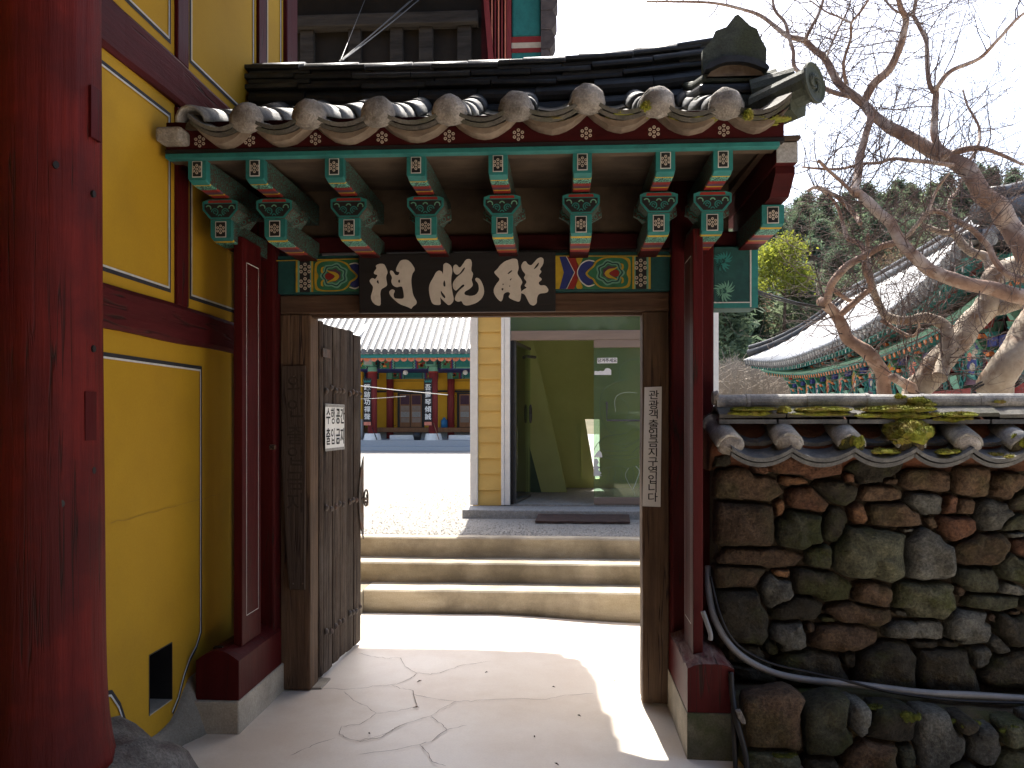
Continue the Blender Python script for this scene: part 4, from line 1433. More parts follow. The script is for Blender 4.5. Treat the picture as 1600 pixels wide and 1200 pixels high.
    # verge tiles pointing right; the nearest has a patterned round end
    for k in range(4):
        t = 0.16 + 0.30 * k
        c = Vector((0.90, 3.5 + t + (.19 if k == 0 else 0), 2.895 + sl(t)))
        b = MB()
        tip = c + (Vector((0.19, -0.20, 0.03)) if k == 0 else Vector((0.19, -0.05, 0.03)))
        b.tube([c, tip], [.070, .074], 14)
        vt = mk(b, 'verge_tile', M['tile_green'], roof, smooth=False)
        if k == 0:
            d = (tip - c).normalized()
            ax = d.cross(Vector((0, 0, 1))).normalized(); ay = ax.cross(d)
            b = MB()
            b.loft([[tip + d * e + (ax * math.cos(2 * math.pi * q / 24) * s + ay * math.sin(2 * math.pi * q / 24) * s * 1.12) for q in range(24)] for e, s in ((-.006, .078), (.008, .083), (.016, .080), (.010, .066))])
            mk(b, 'verge_tile_end', M['tile_green'], vt, smooth=False)
            b = MB()
            for q in range(9):
                a0 = q * 0.7
                pts = [tip + d * .015 + (ax * math.cos(a0 + s * .5) + ay * math.sin(a0 + s * .5)) * (.012 + .011 * s + .003 * (q % 3)) for s in range(4)]
                b.tube(pts, [.002, .005, .004, .001], 5)
            mk(b, 'verge_tile_relief', M['tile_green'], vt, smooth=True)
            b = MB().prism([(-.07, -.02), (.07, -.02), (.06, -.10), (0, -.125), (-.06, -.10)], lambda u, v, kk: tuple(c + d * (.10 + .11 * kk) + ax * u + Vector((0, 0, v))))
            mk(b, 'verge_apron', M['tile_green'], roof)

    # ---- open door leaf
    hx, hy, ex, ey = -1.385, 4.625, -1.350, 5.445
    dv = Vector((ex - hx, ey - hy, 0)); DL = dv.length; dv.normalize()
    nv = Vector((dv.y, -dv.x, 0))           # towards the passage
    D = lambda s, o, z: Vector((hx, hy, 0)) + dv * s + nv * o + Vector((0, 0, z))
    leaf_o = mk(MB().loft([[D(.03, -.075, .30), D(.80, -.075, .30), D(.80, -.046, .30), D(.03, -.046, .30)], [D(.03, -.075, .42), D(.80, -.075, .42), D(.80, -.046, .42), D(.03, -.046, .42)]]), 'door_leaf', M['wood_door'], g)
    for z0 in (1.0, 1.7):
        mk(MB().loft([[D(.03, -.075, z0), D(.80, -.075, z0), D(.80, -.046, z0), D(.03, -.046, z0)], [D(.03, -.075, z0 + .1), D(.80, -.075, z0 + .1), D(.80, -.046, z0 + .1), D(.03, -.046, z0 + .1)]]), 'batten', M['wood_door'], leaf_o)
    cuts = [0, .075, .235, .37, .52, .66, DL]
    for a, c in zip(cuts, cuts[1:]):
        rings = []
        off = rnd.uniform(-.004, .004)
        z0, z1 = 0.02 + rnd.uniform(0, .02), 2.072 + rnd.uniform(-.012, .01)
        if c == DL:
            z1 -= .01
        for i in range(9):
            z = z0 + (z1 - z0) * i / 8
            e = [.003 * noise.noise(Vector((z * 2.5, a * 9, q * 3))) for q in range(3)]
            rings.append([D(a + .004 + e[0], -.045, z), D(c - .004 + e[1], -.045, z), D(c - .004 + e[1], off - .004, z), D((a + c) / 2, off + .002 + e[2], z), D(a + .004 + e[0], off - .004, z)])
        mk(MB().loft(rings), 'plank', M['wood_door'], leaf_o)
    # iron studs
    sb = MB()
    rg = [[(r * math.cos(2 * math.pi * k / 10), r * math.sin(2 * math.pi * k / 10), z) for k in range(10)] for r, z in ((.020, 0), (.018, .004), (.012, .012), (.004, .016))]
    sb.loft(rg)
    st_me = sb.mesh('stud', M['iron'], True)
    rotq = Vector((0, 0, 1)).rotation_difference(nv).to_euler()
    for z in (1.685, 0.985, 0.255):
        for s in (.10, .19, .275, .345, .42, .56, .63, .70, .78):
            o = put(st_me, 'stud', leaf_o, D(s, .0, z + rnd.uniform(-.012, .012)), rot=tuple(rotq))
    pts = [(DL, 0.70)] + [(DL - .11 * math.sin(math.pi * k / 12) ** .8, 0.70 + .56 * k / 12) for k in range(1, 12)] + [(DL, 1.26)]
    b = MB().prism([(s, z) for s, z in pts], lambda u, v, k: tuple(D(u + .012, .008 + .006 * k, v)))
    mk(b, 'lock_plate', M['iron'], leaf_o)
    b = MB()
    b.tube([D(DL - .02 + .045 * math.cos(a) + .03, .03, .98 + .055 * math.sin(a)) for a in [2 * math.pi * k / 18 for k in range(19)]], .006, 6)
    b.tube([D(DL - .05, .0, .98), D(DL - .03, .03, .98), D(DL + .02, .03, .97)], .010, 6)
    b.tube([D(DL - .0, .03, .955), D(DL + .03, .035, .93), D(DL + .05, .03, .96), D(DL + .03, .03, 1.0)], .007, 6)
    mk(b, 'door_ring', M['iron'], leaf_o, smooth=True)
    b = MB().prism([(.0, 0), (.13, 0), (.13, .05), (0, .05)], lambda u, v, k: tuple(D(u + .02, .005 + .005 * k, v + 1.87)))
    mk(b, 'hinge_strap', M['iron'], leaf_o)
    return D, nv


D_door, N_door = build_gate()


# ------------------------------------------------------------------ boards and notices on the gate
def build_signs():
    # black name board with three brush characters
    Yn = 4.375
    x0, x1 = PX(561, Yn), PX(868, Yn)
    z0, z1 = PZ(488, 715, Yn), PZ(396, 715, Yn)
    rot = math.radians(4)
    t = MB().box(x0, x1, 0, 0.035, 0, z1 - z0).mesh('name_board', M['board_black'])
    me = t
    co = Vector(((x0 + x1) / 2, Yn, z0))
    me.transform(Matrix.Translation((-co.x, 0, 0)))
    o = put(me, 'name_board', None, co, bevel=0.004)
    tag(o, 'black name board with three cream brush characters above the doorway', 'sign board')
    chars = {
     'left': [[(140, 130), (165, 115), (205, 115), (220, 140), (235, 180), (222, 205), (220, 230), (230, 280), (210, 295), (180, 310), (172, 345), (175, 380), (175, 440), (140, 435), (110, 410), (98, 370), (115, 320), (120, 290), (95, 260), (92, 240), (115, 222), (135, 235), (150, 215), (155, 200), (130, 195), (125, 180), (150, 150)],
              [(160, 235), (166, 272), (150, 262), (145, 250)],
              [(300, 150), (330, 95), (350, 84), (390, 84), (420, 110), (450, 160), (425, 190), (415, 240), (420, 300), (430, 360), (460, 410), (450, 430), (425, 445), (415, 465), (390, 450), (330, 430), (290, 400), (250, 360), (242, 330), (265, 310), (290, 320), (275, 350), (280, 380), (310, 385), (360, 385), (355, 330), (345, 285), (300, 298), (270, 280), (260, 250), (270, 220), (250, 185), (255, 165), (275, 170), (290, 200), (315, 205), (330, 180), (300, 175)],
              [(320, 235), (330, 240), (330, 260), (318, 262), (312, 248)]],
     'mid': [[(590, 220), (610, 180), (635, 165), (658, 176), (664, 205), (668, 150), (668, 120), (690, 105), (725, 125), (740, 160), (725, 240), (735, 330), (750, 400), (710, 440), (680, 415), (650, 385), (640, 370), (643, 400), (645, 435), (580, 430), (560, 370), (553, 310), (560, 270)],
             [(664, 262), (676, 238), (682, 262), (684, 292), (668, 290)], [(645, 318), (664, 345), (682, 366), (680, 384), (660, 370), (646, 345)],
             [(745, 130), (770, 118), (795, 150), (820, 120), (845, 80), (880, 78), (892, 110), (882, 165), (900, 190), (895, 215), (885, 240), (900, 280), (870, 310), (830, 330), (830, 355), (880, 365), (920, 355), (945, 320), (940, 270), (912, 238), (925, 220), (955, 235), (980, 290), (985, 340), (965, 385), (920, 420), (850, 440), (820, 430), (808, 400), (780, 410), (752, 395), (765, 350), (800, 310), (835, 285), (820, 270), (780, 310), (760, 325), (740, 300), (740, 260), (770, 220), (820, 180), (840, 145), (828, 142), (790, 195), (765, 200), (745, 175)]],
     'right': [[(1060, 180), (1090, 155), (1110, 125), (1150, 95), (1180, 85), (1210, 75), (1245, 80), (1250, 120), (1255, 150), (1240, 190), (1270, 230), (1285, 260), (1265, 290), (1275, 330), (1265, 412), (1220, 400), (1170, 375), (1190, 345), (1170, 330), (1135, 345), (1130, 385), (1115, 410), (1085, 385), (1060, 345), (1058, 310), (1080, 270), (1110, 235), (1080, 205)],
               [(1165, 190), (1198, 163), (1207, 170), (1172, 198)], [(1119, 303), (1136, 303), (1132, 322), (1120, 320)], [(1127, 268), (1137, 268), (1136, 280), (1128, 280)], [(1180, 282), (1188, 282), (1187, 293), (1180, 292)], [(1182, 240), (1196, 226), (1200, 232), (1188, 246)],
               [(1272, 130), (1290, 100), (1310, 95), (1325, 120), (1350, 130), (1370, 110), (1400, 75), (1430, 65), (1450, 80), (1445, 120), (1415, 160), (1435, 175), (1405, 210), (1440, 235), (1405, 260), (1420, 285), (1460, 280), (1488, 315), (1475, 340), (1410, 345), (1395, 380), (1395, 420), (1370, 440), (1340, 430), (1315, 380), (1300, 350), (1265, 340), (1290, 315), (1320, 300), (1295, 285), (1320, 255), (1290, 225), (1310, 200), (1280, 165)],
               [(1368, 160), (1385, 132), (1405, 108), (1414, 106), (1406, 132), (1386, 152)]]}
    for nm, polys in chars.items():
        pl = []
        for p in polys:
            q = []
            for x, y in p:
                w = P(560 + x / 5.0, 390 + y / 5.0, Yn)
                q.append((w.x - co.x, w.z - co.z))
            pl.append(q)
        me = curve_mesh(pl, 0.006, True, 3)
        me.materials.append(M['letter'])
        sub(me, 'brush_character', o, (0, -0.002, 0), rot=FRONT)
    o.rotation_euler = (rot, 0, math.radians(-0.3))

    # narrow plank sign on the left jamb
    Yq = 4.455
    pl = []
    for px, py in ((441, 572), (478, 571), (477, 921), (453, 921), (448, 860), (441, 720)):
        p = P(px, py, Yq)
        pl.append((p.x, p.z))
    b = MB().prism(pl, lambda u, v, k: (u, Yq - .012 + .018 * k, v))
    ps = mk(b, 'plank_sign', M['wood_sign'], bevel=0.003)
    tag(ps, 'narrow weathered plank with faded vertical writing beside the open door leaf', 'sign')
    for ch, py in zip('외인출입금지', (603, 640, 682, 715, 753, 788)):
        p = P(462, py, Yq - .013)
        me = text_mesh(ch, 0.115, 0.001, bold=0.0015)
        me.materials.append(M['ink_faded'])
        put(me, 'lettering', ps, (p.x, Yq - .0132, p.z), rot=FRONT)
    for px, py in ((458, 912), (473, 912), (459, 588)):
        p = P(px, py, Yq - .013)
        mk(MB().loft([[(p.x + .004 * math.cos(k), p.y - e, p.z + .004 * math.sin(k)) for k in range(6)] for e in (0, .003)]), 'nail', M['iron'], ps)

    # tall paper notice on the right jamb
    Yr = 4.462
    a, c = P(1007, 605, Yr), P(1034, 604, Yr)
    d, e = P(1032, 792, Yr), P(1004, 791, Yr)
    b = MB().prism([(a.x, a.z), (c.x, c.z), (d.x, d.z), (e.x, e.z)], lambda u, v, k: (u, Yr - .001 + .002 * k, v))
    pn = mk(b, 'vertical_notice', M['paper'])
    tag(pn, 'tall white paper strip with a column of black writing on the right jamb', 'notice')
    ys = [618, 633.5, 648, 664, 678, 692.5, 707.5, 722, 736, 750, 763.5, 778]
    for ch, py in zip('관광객출입금지구역입니다', ys):
        p = P(1021.5 - (py - 618) * .012, py, Yr)
        me = text_mesh(ch, 0.062, 0.0008, bold=0.0006)
        me.materials.append(M['ink'])
        o2 = put(me, 'lettering', pn, (p.x, Yr - .0018, p.z), rot=FRONT)
        o2.scale = (1.0, 0.86, 1)

    # paper on the door leaf
    R = (math.radians(90), 0, math.atan2(-N_door.x, N_door.y) + math.pi)
    ang = math.atan2(N_door.y, N_door.x)
    R = (math.radians(90), 0, math.radians(90) + ang)
    s0, s1, z0, z1 = 0.055, 0.40, 1.325, 1.60
    b = MB().prism([(s0, z0), (s1, z0), (s1, z1), (s0, z1)], lambda u, v, k: tuple(D_door(u, .010 + .0015 * k + .004 * (u > .2), v)))
    dn = mk(b, 'door_notice', M['paper'])
    tag(dn, 'white sheet with two lines of black handwriting pinned to the open door leaf', 'notice')
    for txt, zz in (('수행공간', 1.522), ('출입금지', 1.40)):
        for i, ch in enumerate(txt):
            me = text_mesh(ch, 0.100, 0.0008, bold=0.0012)
            me.materials.append(M['ink'])
            s = s0 + .048 + (s1 - s0 - .09) * i / 3
            o2 = put(me, 'lettering', dn, D_door(s, .013 + .004 * (s > .2), zz - .0), rot=R)
            o2.scale = (0.85, 1.05, 1)
    for zz in (z0 + .008, z1 - .008):
        b = MB().prism([(s0 - .004, zz - .01), (s1 + .004, zz - .01), (s1 + .004, zz + .006), (s0 - .004, zz + .006)], lambda u, v, k: tuple(D_door(u, .0125 + .001 * k + .004 * (u > .2), v)))
        mk(b, 'tape', M['slab'], dn)


build_signs()


# ------------------------------------------------------------------ stone wall with tiled coping
def moss_tufts(b, pts, ln=0.012, wd=0.003, rr=None):
    rr = rr or rnd
    for p, nrm in pts:
        a = rr.uniform(0, 6.28)
        tip = p + nrm * ln * rr.uniform(.5, 1.3) + Vector((rr.uniform(-1, 1), rr.uniform(-1, 1), rr.uniform(-.3, .3))) * ln * .7
        s = Vector((math.cos(a), math.sin(a), 0)) * wd
        b.face([p - s, p + s, tip])


def moss_mound(name, c, rx, ry, rz, parent, seed=0, dens=1.0, tilt=0.0):
    """a lump of moss with short blades, one part"""
    bm = bmesh.new()
    bmesh.ops.create_icosphere(bm, subdivisions=3, radius=1)
    rr = random.Random(seed)
    b = MB()
    c = Vector(c)
    for v in bm.verts:
        q = v.co.copy()
        k = 1 + .28 * noise.noise(q * 1.9 + Vector((seed * 3.1, 0, 0))) + .12 * noise.noise(q * 5 + Vector((0, seed, 0)))
        v.co = Vector((q.x * rx * k, q.y * ry * k, q.z * rz * k + tilt * q.y))
    bm.normal_update()
    b.v = [tuple(c + v.co) for v in bm.verts]
    b.f = [tuple(v.index for v in f.verts) for f in bm.faces]
    b.m = [0] * len(b.f)
    fs = list(bm.faces)
    pts = []
    for f in fs:
        if f.normal.z > -.35:
            n = max(1, int(f.calc_area() * 42000 * dens + rr.random()))
            for _ in range(n):
                w = [rr.random() for _ in f.verts]
                sw = sum(w)
                p = sum((v.co * wi for v, wi in zip(f.verts, w)), Vector()) / sw
                pts.append((c + p, f.normal.copy()))
    bm.free()
    moss_tufts(b, pts, 0.009, 0.0022, rr)
    o = mk(b, name, M['moss'], parent)
    o['kind'] = 'stuff'
    return o


def moss_patch(c, rx, ry, rz, parent, seed, dens=.6, n=9, tilt=0.0, mat_=None):
    """several small irregular cushions grown together, one part"""
    rr = random.Random(seed)
    b = MB()
    c = Vector(c)
    for _ in range(n):
        a, q = rr.uniform(0, 6.28), math.sqrt(rr.random())
        o = c + Vector((rx * q * math.cos(a), ry * q * math.sin(a), rz * .25 * rr.uniform(-1, .3) + tilt * ry * q * math.sin(a)))
        f = rr.uniform(.28, .6) * (1.15 - .5 * q)
        sx, sy, sz = rx * f, max(ry * f, .008), rz * rr.uniform(.5, 1.0) * (1.1 - .55 * q)
        bm = bmesh.new()
        bmesh.ops.create_icosphere(bm, subdivisions=2, radius=1)
        pts = []
        for v in bm.verts:
            w = v.co.copy()
            k = 1 + .35 * noise.noise(w * 1.8 + Vector((seed * 1.7 + _, _, 0))) + .15 * noise.noise(w * 5 + Vector((_, seed, 0)))
            v.co = Vector((w.x * sx * k, w.y * sy * k, w.z * sz * k))
        bm.normal_update()
        b0 = len(b.v)
        b.v += [tuple(o + v.co) for v in bm.verts]
        for fc in bm.faces:
            b.f.append(tuple(b0 + v.index for v in fc.verts)); b.m.append(0)
        for fc in bm.faces:
            if fc.normal.z > -.5:
                for _k in range(max(1, int(fc.calc_area() * 60000 * dens + rr.random()))):
                    w = [rr.random() for _v in fc.verts]
                    p = sum((v.co * wi for v, wi in zip(fc.verts, w)), Vector()) / sum(w)
                    pts.append((o + p, fc.normal.copy()))
        bm.free()
        moss_tufts(b, pts, 0.008, 0.0020, rr)
    ob = mk(b, 'moss', mat_ or M['moss'], parent)
    ob['kind'] = 'stuff'
    return ob


ZS = (1090, 590, 1.967)
STONES = [  # centre x, y, width, height, tilt, colour, in the enlarged view
 (62, 252, 70, 46, 0, 'd'), (190, 286, 60, 34, 5, 'r'), (330, 278, 225, 66, 6, 'r'), (286, 315, 90, 38, 0, 'o'), (150, 330, 212, 96, 4, 'b'),
 (465, 307, 44, 40, 0, 'r'), (533, 288, 165, 74, -4, 'd'), (590, 318, 50, 30, 0, 'b'), (695, 320, 172, 72, 2, 'b'), (836, 322, 126, 92, 0, 'b'), (940, 338, 100, 88, 0, 'b'),
 (335, 376, 130, 80, 12, 'r'), (424, 348, 140, 80, 15, 'd'), (556, 356, 142, 58, -4, 'b'), (688, 382, 118, 78, 8, 'g'), (772, 388, 46, 70, 12, 'r'), (815, 395, 70, 58, 0, 'b'), (900, 418, 106, 110, -20, 'g'), (976, 372, 60, 60, 0, 'd'),
 (140, 456, 192, 150, 0, 'b'), (250, 402, 34, 62, -5, 'o'), (310, 462, 148, 130, 0, 'ol'), (416, 450, 76, 116, 15, 'd'), (489, 417, 58, 84, -28, 'o'), (592, 421, 190, 88, 2, 'b'), (716, 447, 36, 52, -30, 'b'), (786, 463, 128, 88, -4, 'r'), (640, 467, 40, 18, 0, 'g'), (965, 447, 90, 48, -10, 'ol'), (970, 482, 60, 20, 0, 'g'),
 (525, 538, 232, 180, 3, 'ol'), (702, 548, 152, 186, -8, 'g'), (866, 528, 182, 108, -4, 'b'), (986, 520, 52, 70, 0, 'r'), (370, 550, 84, 84, 0, 'ol'), (186, 549, 285, 64, 3, 'b'), (122, 608, 172, 74, 2, 'b'), (255, 600, 56, 34, 8, 'o'), (238, 655, 114, 110, 0, 'g'), (376, 634, 192, 96, 14, 'd'),
 (536, 664, 128, 90, 18, 'b'), (692, 676, 208, 128, 0, 'ol'), (860, 617, 148, 84, 6, 'ol'), (962, 586, 115, 96, 25, 'ol'), (956, 645, 76, 48, 8, 'g'), (904, 689, 190, 50, 2, 'ol'), (132, 730, 164, 168, 0, 'd'), (298, 706, 160, 78, -8, 'd'), (498, 724, 218, 72, 8, 'b'), (620, 718, 50, 28, 10, 'g'),
 (656, 770, 190, 60, 0, 'g'), (830, 762, 138, 114, 0, 'g'), (955, 774, 100, 108, 0, 'd'), (278, 796, 114, 106, 0, 'g'), (400, 740, 52, 24, 0, 'd'), (446, 797, 220, 94, 4, 'b'), (340, 766, 38, 34, 0, 'b'), (225, 828, 56, 50, 0, 'd'), (148, 852, 130, 72, 10, 'd'),
 (346, 886, 242, 110, 8, 'd'), (460, 864, 54, 58, 0, 'd'), (582, 884, 224, 156, 4, 'd'), (742, 894, 214, 150, 6, 'd'), (690, 816, 90, 30, 0, 'd'), (866, 856, 84, 76, 0, 'g'), (918, 820, 60, 78, -25, 'g'), (944, 886, 180, 110, 0, 'd'), (770, 815, 60, 26, 0, 'd'), (890, 735, 38, 30, 0, 'b'), (970, 720, 42, 20, 0, 'b'), (800, 652, 38, 40, 0, 'b'), (160, 908, 170, 90, 0, 'd'), (1000, 690, 40, 40, 0, 'd')]
SM = {'b': 'st_brown', 'r': 'st_red', 'g': 'st_grey', 'ol': 'st_olive', 'd': 'st_dark', 'o': 'st_orange'}


def stone_shapes(stones, inside, gap=1.0, exp=3.6, nb=28, cap=1.22):
    """grow every stone until it meets its neighbours; returns outlines"""
    S = []
    for s in stones:
        cx, cy, w, h, rot = s[:5]
        S.append((cx, cy, w / 2, h / 2, math.cos(math.radians(rot)), math.sin(math.radians(rot))))
    arr = np.array(S)

    def near(x, y):
        dx, dy = x - arr[:, 0], y - arr[:, 1]
        u = dx * arr[:, 4] + dy * arr[:, 5]
        v = -dx * arr[:, 5] + dy * arr[:, 4]
        return (np.abs(u / arr[:, 2]) ** exp + np.abs(v / arr[:, 3]) ** exp) ** (1 / exp)
    out = []
    for i, s in enumerate(S):
        pts = []
        for k in range(nb):
            a = 2 * math.pi * (k + .3 * math.sin(i * 7 + k * 3)) / nb
            ca, sa = math.cos(a), math.sin(a)
            lo, hi = 0.0, 2.0 * max(s[2], s[3])
            r = 0.0
            step = 2.0
            while r < hi:
                x, y = s[0] + ca * (r + step), s[1] + sa * (r + step)
                d = near(x, y)
                if d.argmin() != i or d[i] > cap or not inside(x, y):
                    break
                r += step
            rr = max(2.0, r - gap)
            rr *= 1 + 0.05 * noise.noise(Vector((i * 5.1, k * 0.9, 2)))
            pts.append((s[0] + ca * rr, s[1] + sa * rr))
        out.append(pts)
    return out


def stone_mesh(outline, Y, to_world, depth, bulge, m, seed):
    """a stone from its outline: rim, shoulders, faceted face"""
    b = MB()
    n = len(outline)
    cx = sum(p[0] for p in outline) / n
    cy = sum(p[1] for p in outline) / n
    tx, tz = 0.35 * noise.noise(Vector((seed, 1, 0))), 0.35 * noise.noise(Vector((seed, 7, 0)))
    size = max(abs(p[0] - cx) for p in outline)
    rings = []
    for f, back in ((0.95, depth), (1.0, 0.02), (0.95, -bulge * .45), (0.84, -bulge * .80), (0.66, -bulge * .97), (0.42, -bulge * 1.0), (0.18, -bulge * 1.02)):
        ring = []
        for x, y in outline:
            px, py = cx + (x - cx) * f, cy + (y - cy) * f
            p = to_world(px, py, Y)
            o = back
            if back < .01:
                q = Vector((p.x * 13, p.z * 13, seed))
                o += bulge * (.34 * noise.noise(q) + .18 * noise.noise(q * 2.7)) * (0.4 + .6 * (1 - f) ** .5 if f > .9 else 1)
                o += bulge * (tx * (x - cx) + tz * (y - cy)) * f / max(size, 1) * 1.1
            ring.append((p.x, p.y + o, p.z))
        rings.append(ring)
    b.loft(rings)
    return b


def build_stone_wall():
    YW = 4.13
    t = thing('stone_wall', 'dry stone wall with mossy tiled coping right of the gate', 'wall', (1.7, 4.3, 0.2))
    z2p = lambda x, y: (ZS[0] + x / ZS[2], ZS[1] + y / ZS[2])
    bot = lambda px: np.interp(px, [1100, 1140, 1200, 1300, 1450, 1660], [1035, 1048, 1062, 1070, 1080, 1092])
    st = [(*z2p(s[0], s[1]), s[2] / ZS[2], s[3] / ZS[2], s[4], s[5]) for s in STONES]
    # beyond the frame the wall goes on
    r3 = random.Random(3)
    y = 740
    while y < 1080:
        h = r3.uniform(34, 56)
        x = 1612
        while x < 1790:
            w = r3.uniform(40, 100)
            st.append((x + w / 2, y + h / 2, w, h, r3.uniform(-8, 8), r3.choice(['b', 'g', 'ol', 'd'])))
            x += w
        y += h
    inside = lambda x, y: 1112 < x < 1800 and 704 + 6 * math.sin(x * .068 + 1) < y < bot(x) + 4
    shapes = stone_shapes(st, inside)
    for i, (s, ol) in enumerate(zip(st, shapes)):
        sz = min(s[2], s[3])
        b = stone_mesh(ol, YW, lambda px, py, Y: P(px, py, Y), 0.10, 0.018 + 0.0009 * sz + r3.uniform(0, .012), None, i * 3.7)
        mk(b, 'stone', M[SM[s[5]]], t, smooth=True)
    xl, xr = PX(1114, YW), 3.05
    mk(MB().box(xl + .03, xr, YW + .03, YW + .42, 0.1, 1.38), 'wall_core', M['mud_dark'], t)
    # clay bed under the tiles
    b = MB()
    rings = []
    for i in range(60):
        x = xl - .02 + (xr - xl + .02) * i / 59
        j = .018 * noise.noise(Vector((x * 7, 0, 0)))
        k = .018 * noise.noise(Vector((x * 9, 4, 0)))
        rings.append([(x, YW + .02 + j, 1.255 + k * 1.5), (x, YW - .01 + j * 1.8, 1.30 + k), (x, YW - .07 + j, 1.375), (x, YW + .15, 1.53), (x, YW + .45, 1.38), (x, YW + .45, 1.26)])
    b.loft(rings)
    mk(b, 'clay_bed', M['clay'], t, smooth=True)
    # coping tiles: rows across, flat course and round ridge along
    L = 0.30
    n = 10
    def rt(r):
        b = MB()
        rings = []
        for y, ro in ((0, r), (L, r * .93)):
            out = [(ro * math.cos(math.pi * k / n), y, ro * math.sin(math.pi * k / n)) for k in range(n + 1)]
            inn = [((ro - .016) * math.cos(math.pi * k / n), y, (ro - .016) * math.sin(math.pi * k / n)) for k in range(n, -1, -1)]
            rings.append(out + inn)
        return b.loft(rings)
    r_me = rt(.068).mesh('round_tile', M['tile_pale'], True)
    RX = [PX(p, 3.99) for p in (1141, 1233, 1330, 1424, 1512, 1600, 1690)]
    RX += [RX[-1] + .29]
    slope = math.atan(0.36)
    for i, x in enumerate(RX):
        zz = 1.378 + (0, .008, .002, -.004, .006, -.01, 0, 0)[i]
        o = put(r_me, 'round_tile', t, (x, 3.985, zz), rot=(slope, 0, (.10, .02, 0, .05, -.05, 0, 0, 0)[i]))
        bm = bmesh.new()
        bmesh.ops.create_icosphere(bm, subdivisions=3, radius=1)
        for v in bm.verts:
            q = v.co.copy()
            kk = 1 + .12 * noise.noise(q * 2.2 + Vector((i * 3.3, 5, 0))) + .06 * noise.noise(q * 6)
            v.co = Vector((q.x * .064 * kk, q.y * .035 * kk, (q.z * .062 if q.z > 0 else q.z * .045) * kk))
        me = bpy.data.meshes.new('mortar_plug'); bm.to_mesh(me); bm.free()
        me.materials.append(M['mortar'] if i in (0, 1, 4) else M['mud'])
        me.polygons.foreach_set('use_smooth', [True] * len(me.polygons))
        put(me, 'mortar_plug', t, (x, 3.995, zz + .005))
    for x0, x1 in zip([RX[0] - .2] + RX, RX):
        w = (x1 - x0) * 1.02
        b = MB()
        m = 9
        rings = []
        for y in (0, L + .02):
            top = [(w * (k / m - .5), y, .055 * (2 * k / m - 1) ** 2) for k in range(m + 1)]
            rings.append(top + [(x, yy, z - .02) for x, yy, z in top[::-1]])
        b.loft(rings)
        me = b.mesh('concave_tile', M['tile'])
        if x0 < RX[0]:
            continue
        put(me, 'concave_tile', t, ((x0 + x1) / 2, 3.945, 1.325), rot=(slope - .04, 0, 0))
        put(me, 'concave_tile', t, ((x0 + x1) / 2, 3.965, 1.30), rot=(slope - .04, 0, 0))
        put(me, 'concave_tile', t, ((x0 + x1) / 2, 4.06, 1.395), rot=(slope, 0, 0))
    # back slope
    b = MB()
    rings = []
    for y, z in ((4.32, 1.52), (4.62, 1.40)):
        top = [(xl + (xr - xl) * i / 70, y, z + .035 * math.cos(2 * math.pi * (xl + (xr - xl) * i / 70 - RX[0]) / .29)) for i in range(71)]
        rings.append(top + [(q[0], q[1], q[2] - .05) for q in top[::-1]])
    b.loft(rings)
    mk(b, 'rear_coping', M['tile'], t)
    # flat course
    xs = [PX(p, 4.12) for p in (1121, 1226, 1335, 1440, 1556, 1662, 1770, 1860)]
    for i, (a, c) in enumerate(zip(xs, xs[1:])):
        b = MB()
        rings = []
        for k in range(7):
            y = 4.085 + .26 * k / 6
            z = 1.515 + .045 * math.sin(math.pi * k / 6) + .004 * (i % 2)
            rings.append([(a + .003, y, z), (c - .003, y, z + .004), (c - .003, y, z + .022), (a + .003, y, z + .018)])
        b.loft(rings)
        mk(b, 'flat_tile', M['tile_edge'], t)
        b = MB().box(a - .04 if i else a, c - .05, 4.075, 4.33, 1.488, 1.509)
        mk(b, 'flat_tile', M['tile'], t)
    xs = [PX(p, 4.2) for p in (1117, 1168, 1262, 1354, 1441, 1531, 1625, 1720, 1812)]
    for i, (a, c) in enumerate(zip(xs, xs[1:])):
        b = MB()
        b.loft([[(x, 4.20 + r * math.cos(2 * math.pi * k / 16), 1.594 + .002 * (i % 3) + r * math.sin(2 * math.pi * k / 16)) for k in range(16)] for x, r in ((a + .004, .040), (c - .012, .040), (c - .010, .043), (c + .006, .043))])
        mk(b, 'ridge_tile', M['tile_pale'], t, smooth=False)
    p = P(1117, 622, 4.2)
    b = MB().tube([p + Vector((-.012, 0, 0)), p + Vector((.012, 0, 0))], [.034, .040], 14)
    mk(b, 'mortar_plug', M['mortar'], t)
    # moss
    for i, (px, py, Y, rx, ry, rz) in enumerate(((1420, 676, 4.05, .105, .10, .062), (1418, 690, 4.0, .062, .035, .035), (1385, 705, 3.99, .07, .05, .018), (1330, 688, 3.98, .05, .03, .05), (1480, 706, 3.99, .055, .05, .016), (1570, 712, 3.99, .07, .06, .018), (1595, 690, 3.99, .045, .04, .05), (1430, 626, 4.16, .065, .03, .03), (1405, 620, 4.17, .03, .02, .015),
                                                      (1180, 640, 4.12, .10, .07, .012), (1280, 640, 4.12, .12, .08, .014), (1400, 640, 4.12, .17, .09, .020), (1490, 648, 4.10, .10, .08, .015), (1225, 640, 4.09, .03, .03, .02), (1175, 646, 4.085, .10, .02, .012), (1285, 647, 4.085, .13, .02, .012), (1395, 650, 4.08, .17, .025, .018), (1490, 655, 4.08, .09, .02, .014), (1445, 632, 4.15, .08, .03, .02), (1560, 628, 4.17, .06, .02, .012))):
        q = P(px, py, Y)
        (moss_mound('moss', q, rx, ry, rz, t, 20 + i, 1.0, tilt=rz * .3) if i < 1 else moss_patch(q, rx, ry, rz, t, 20 + i, .7, 10 if rx < .1 else 22))
    # dead leaves caught between the tiles
    b = MB()
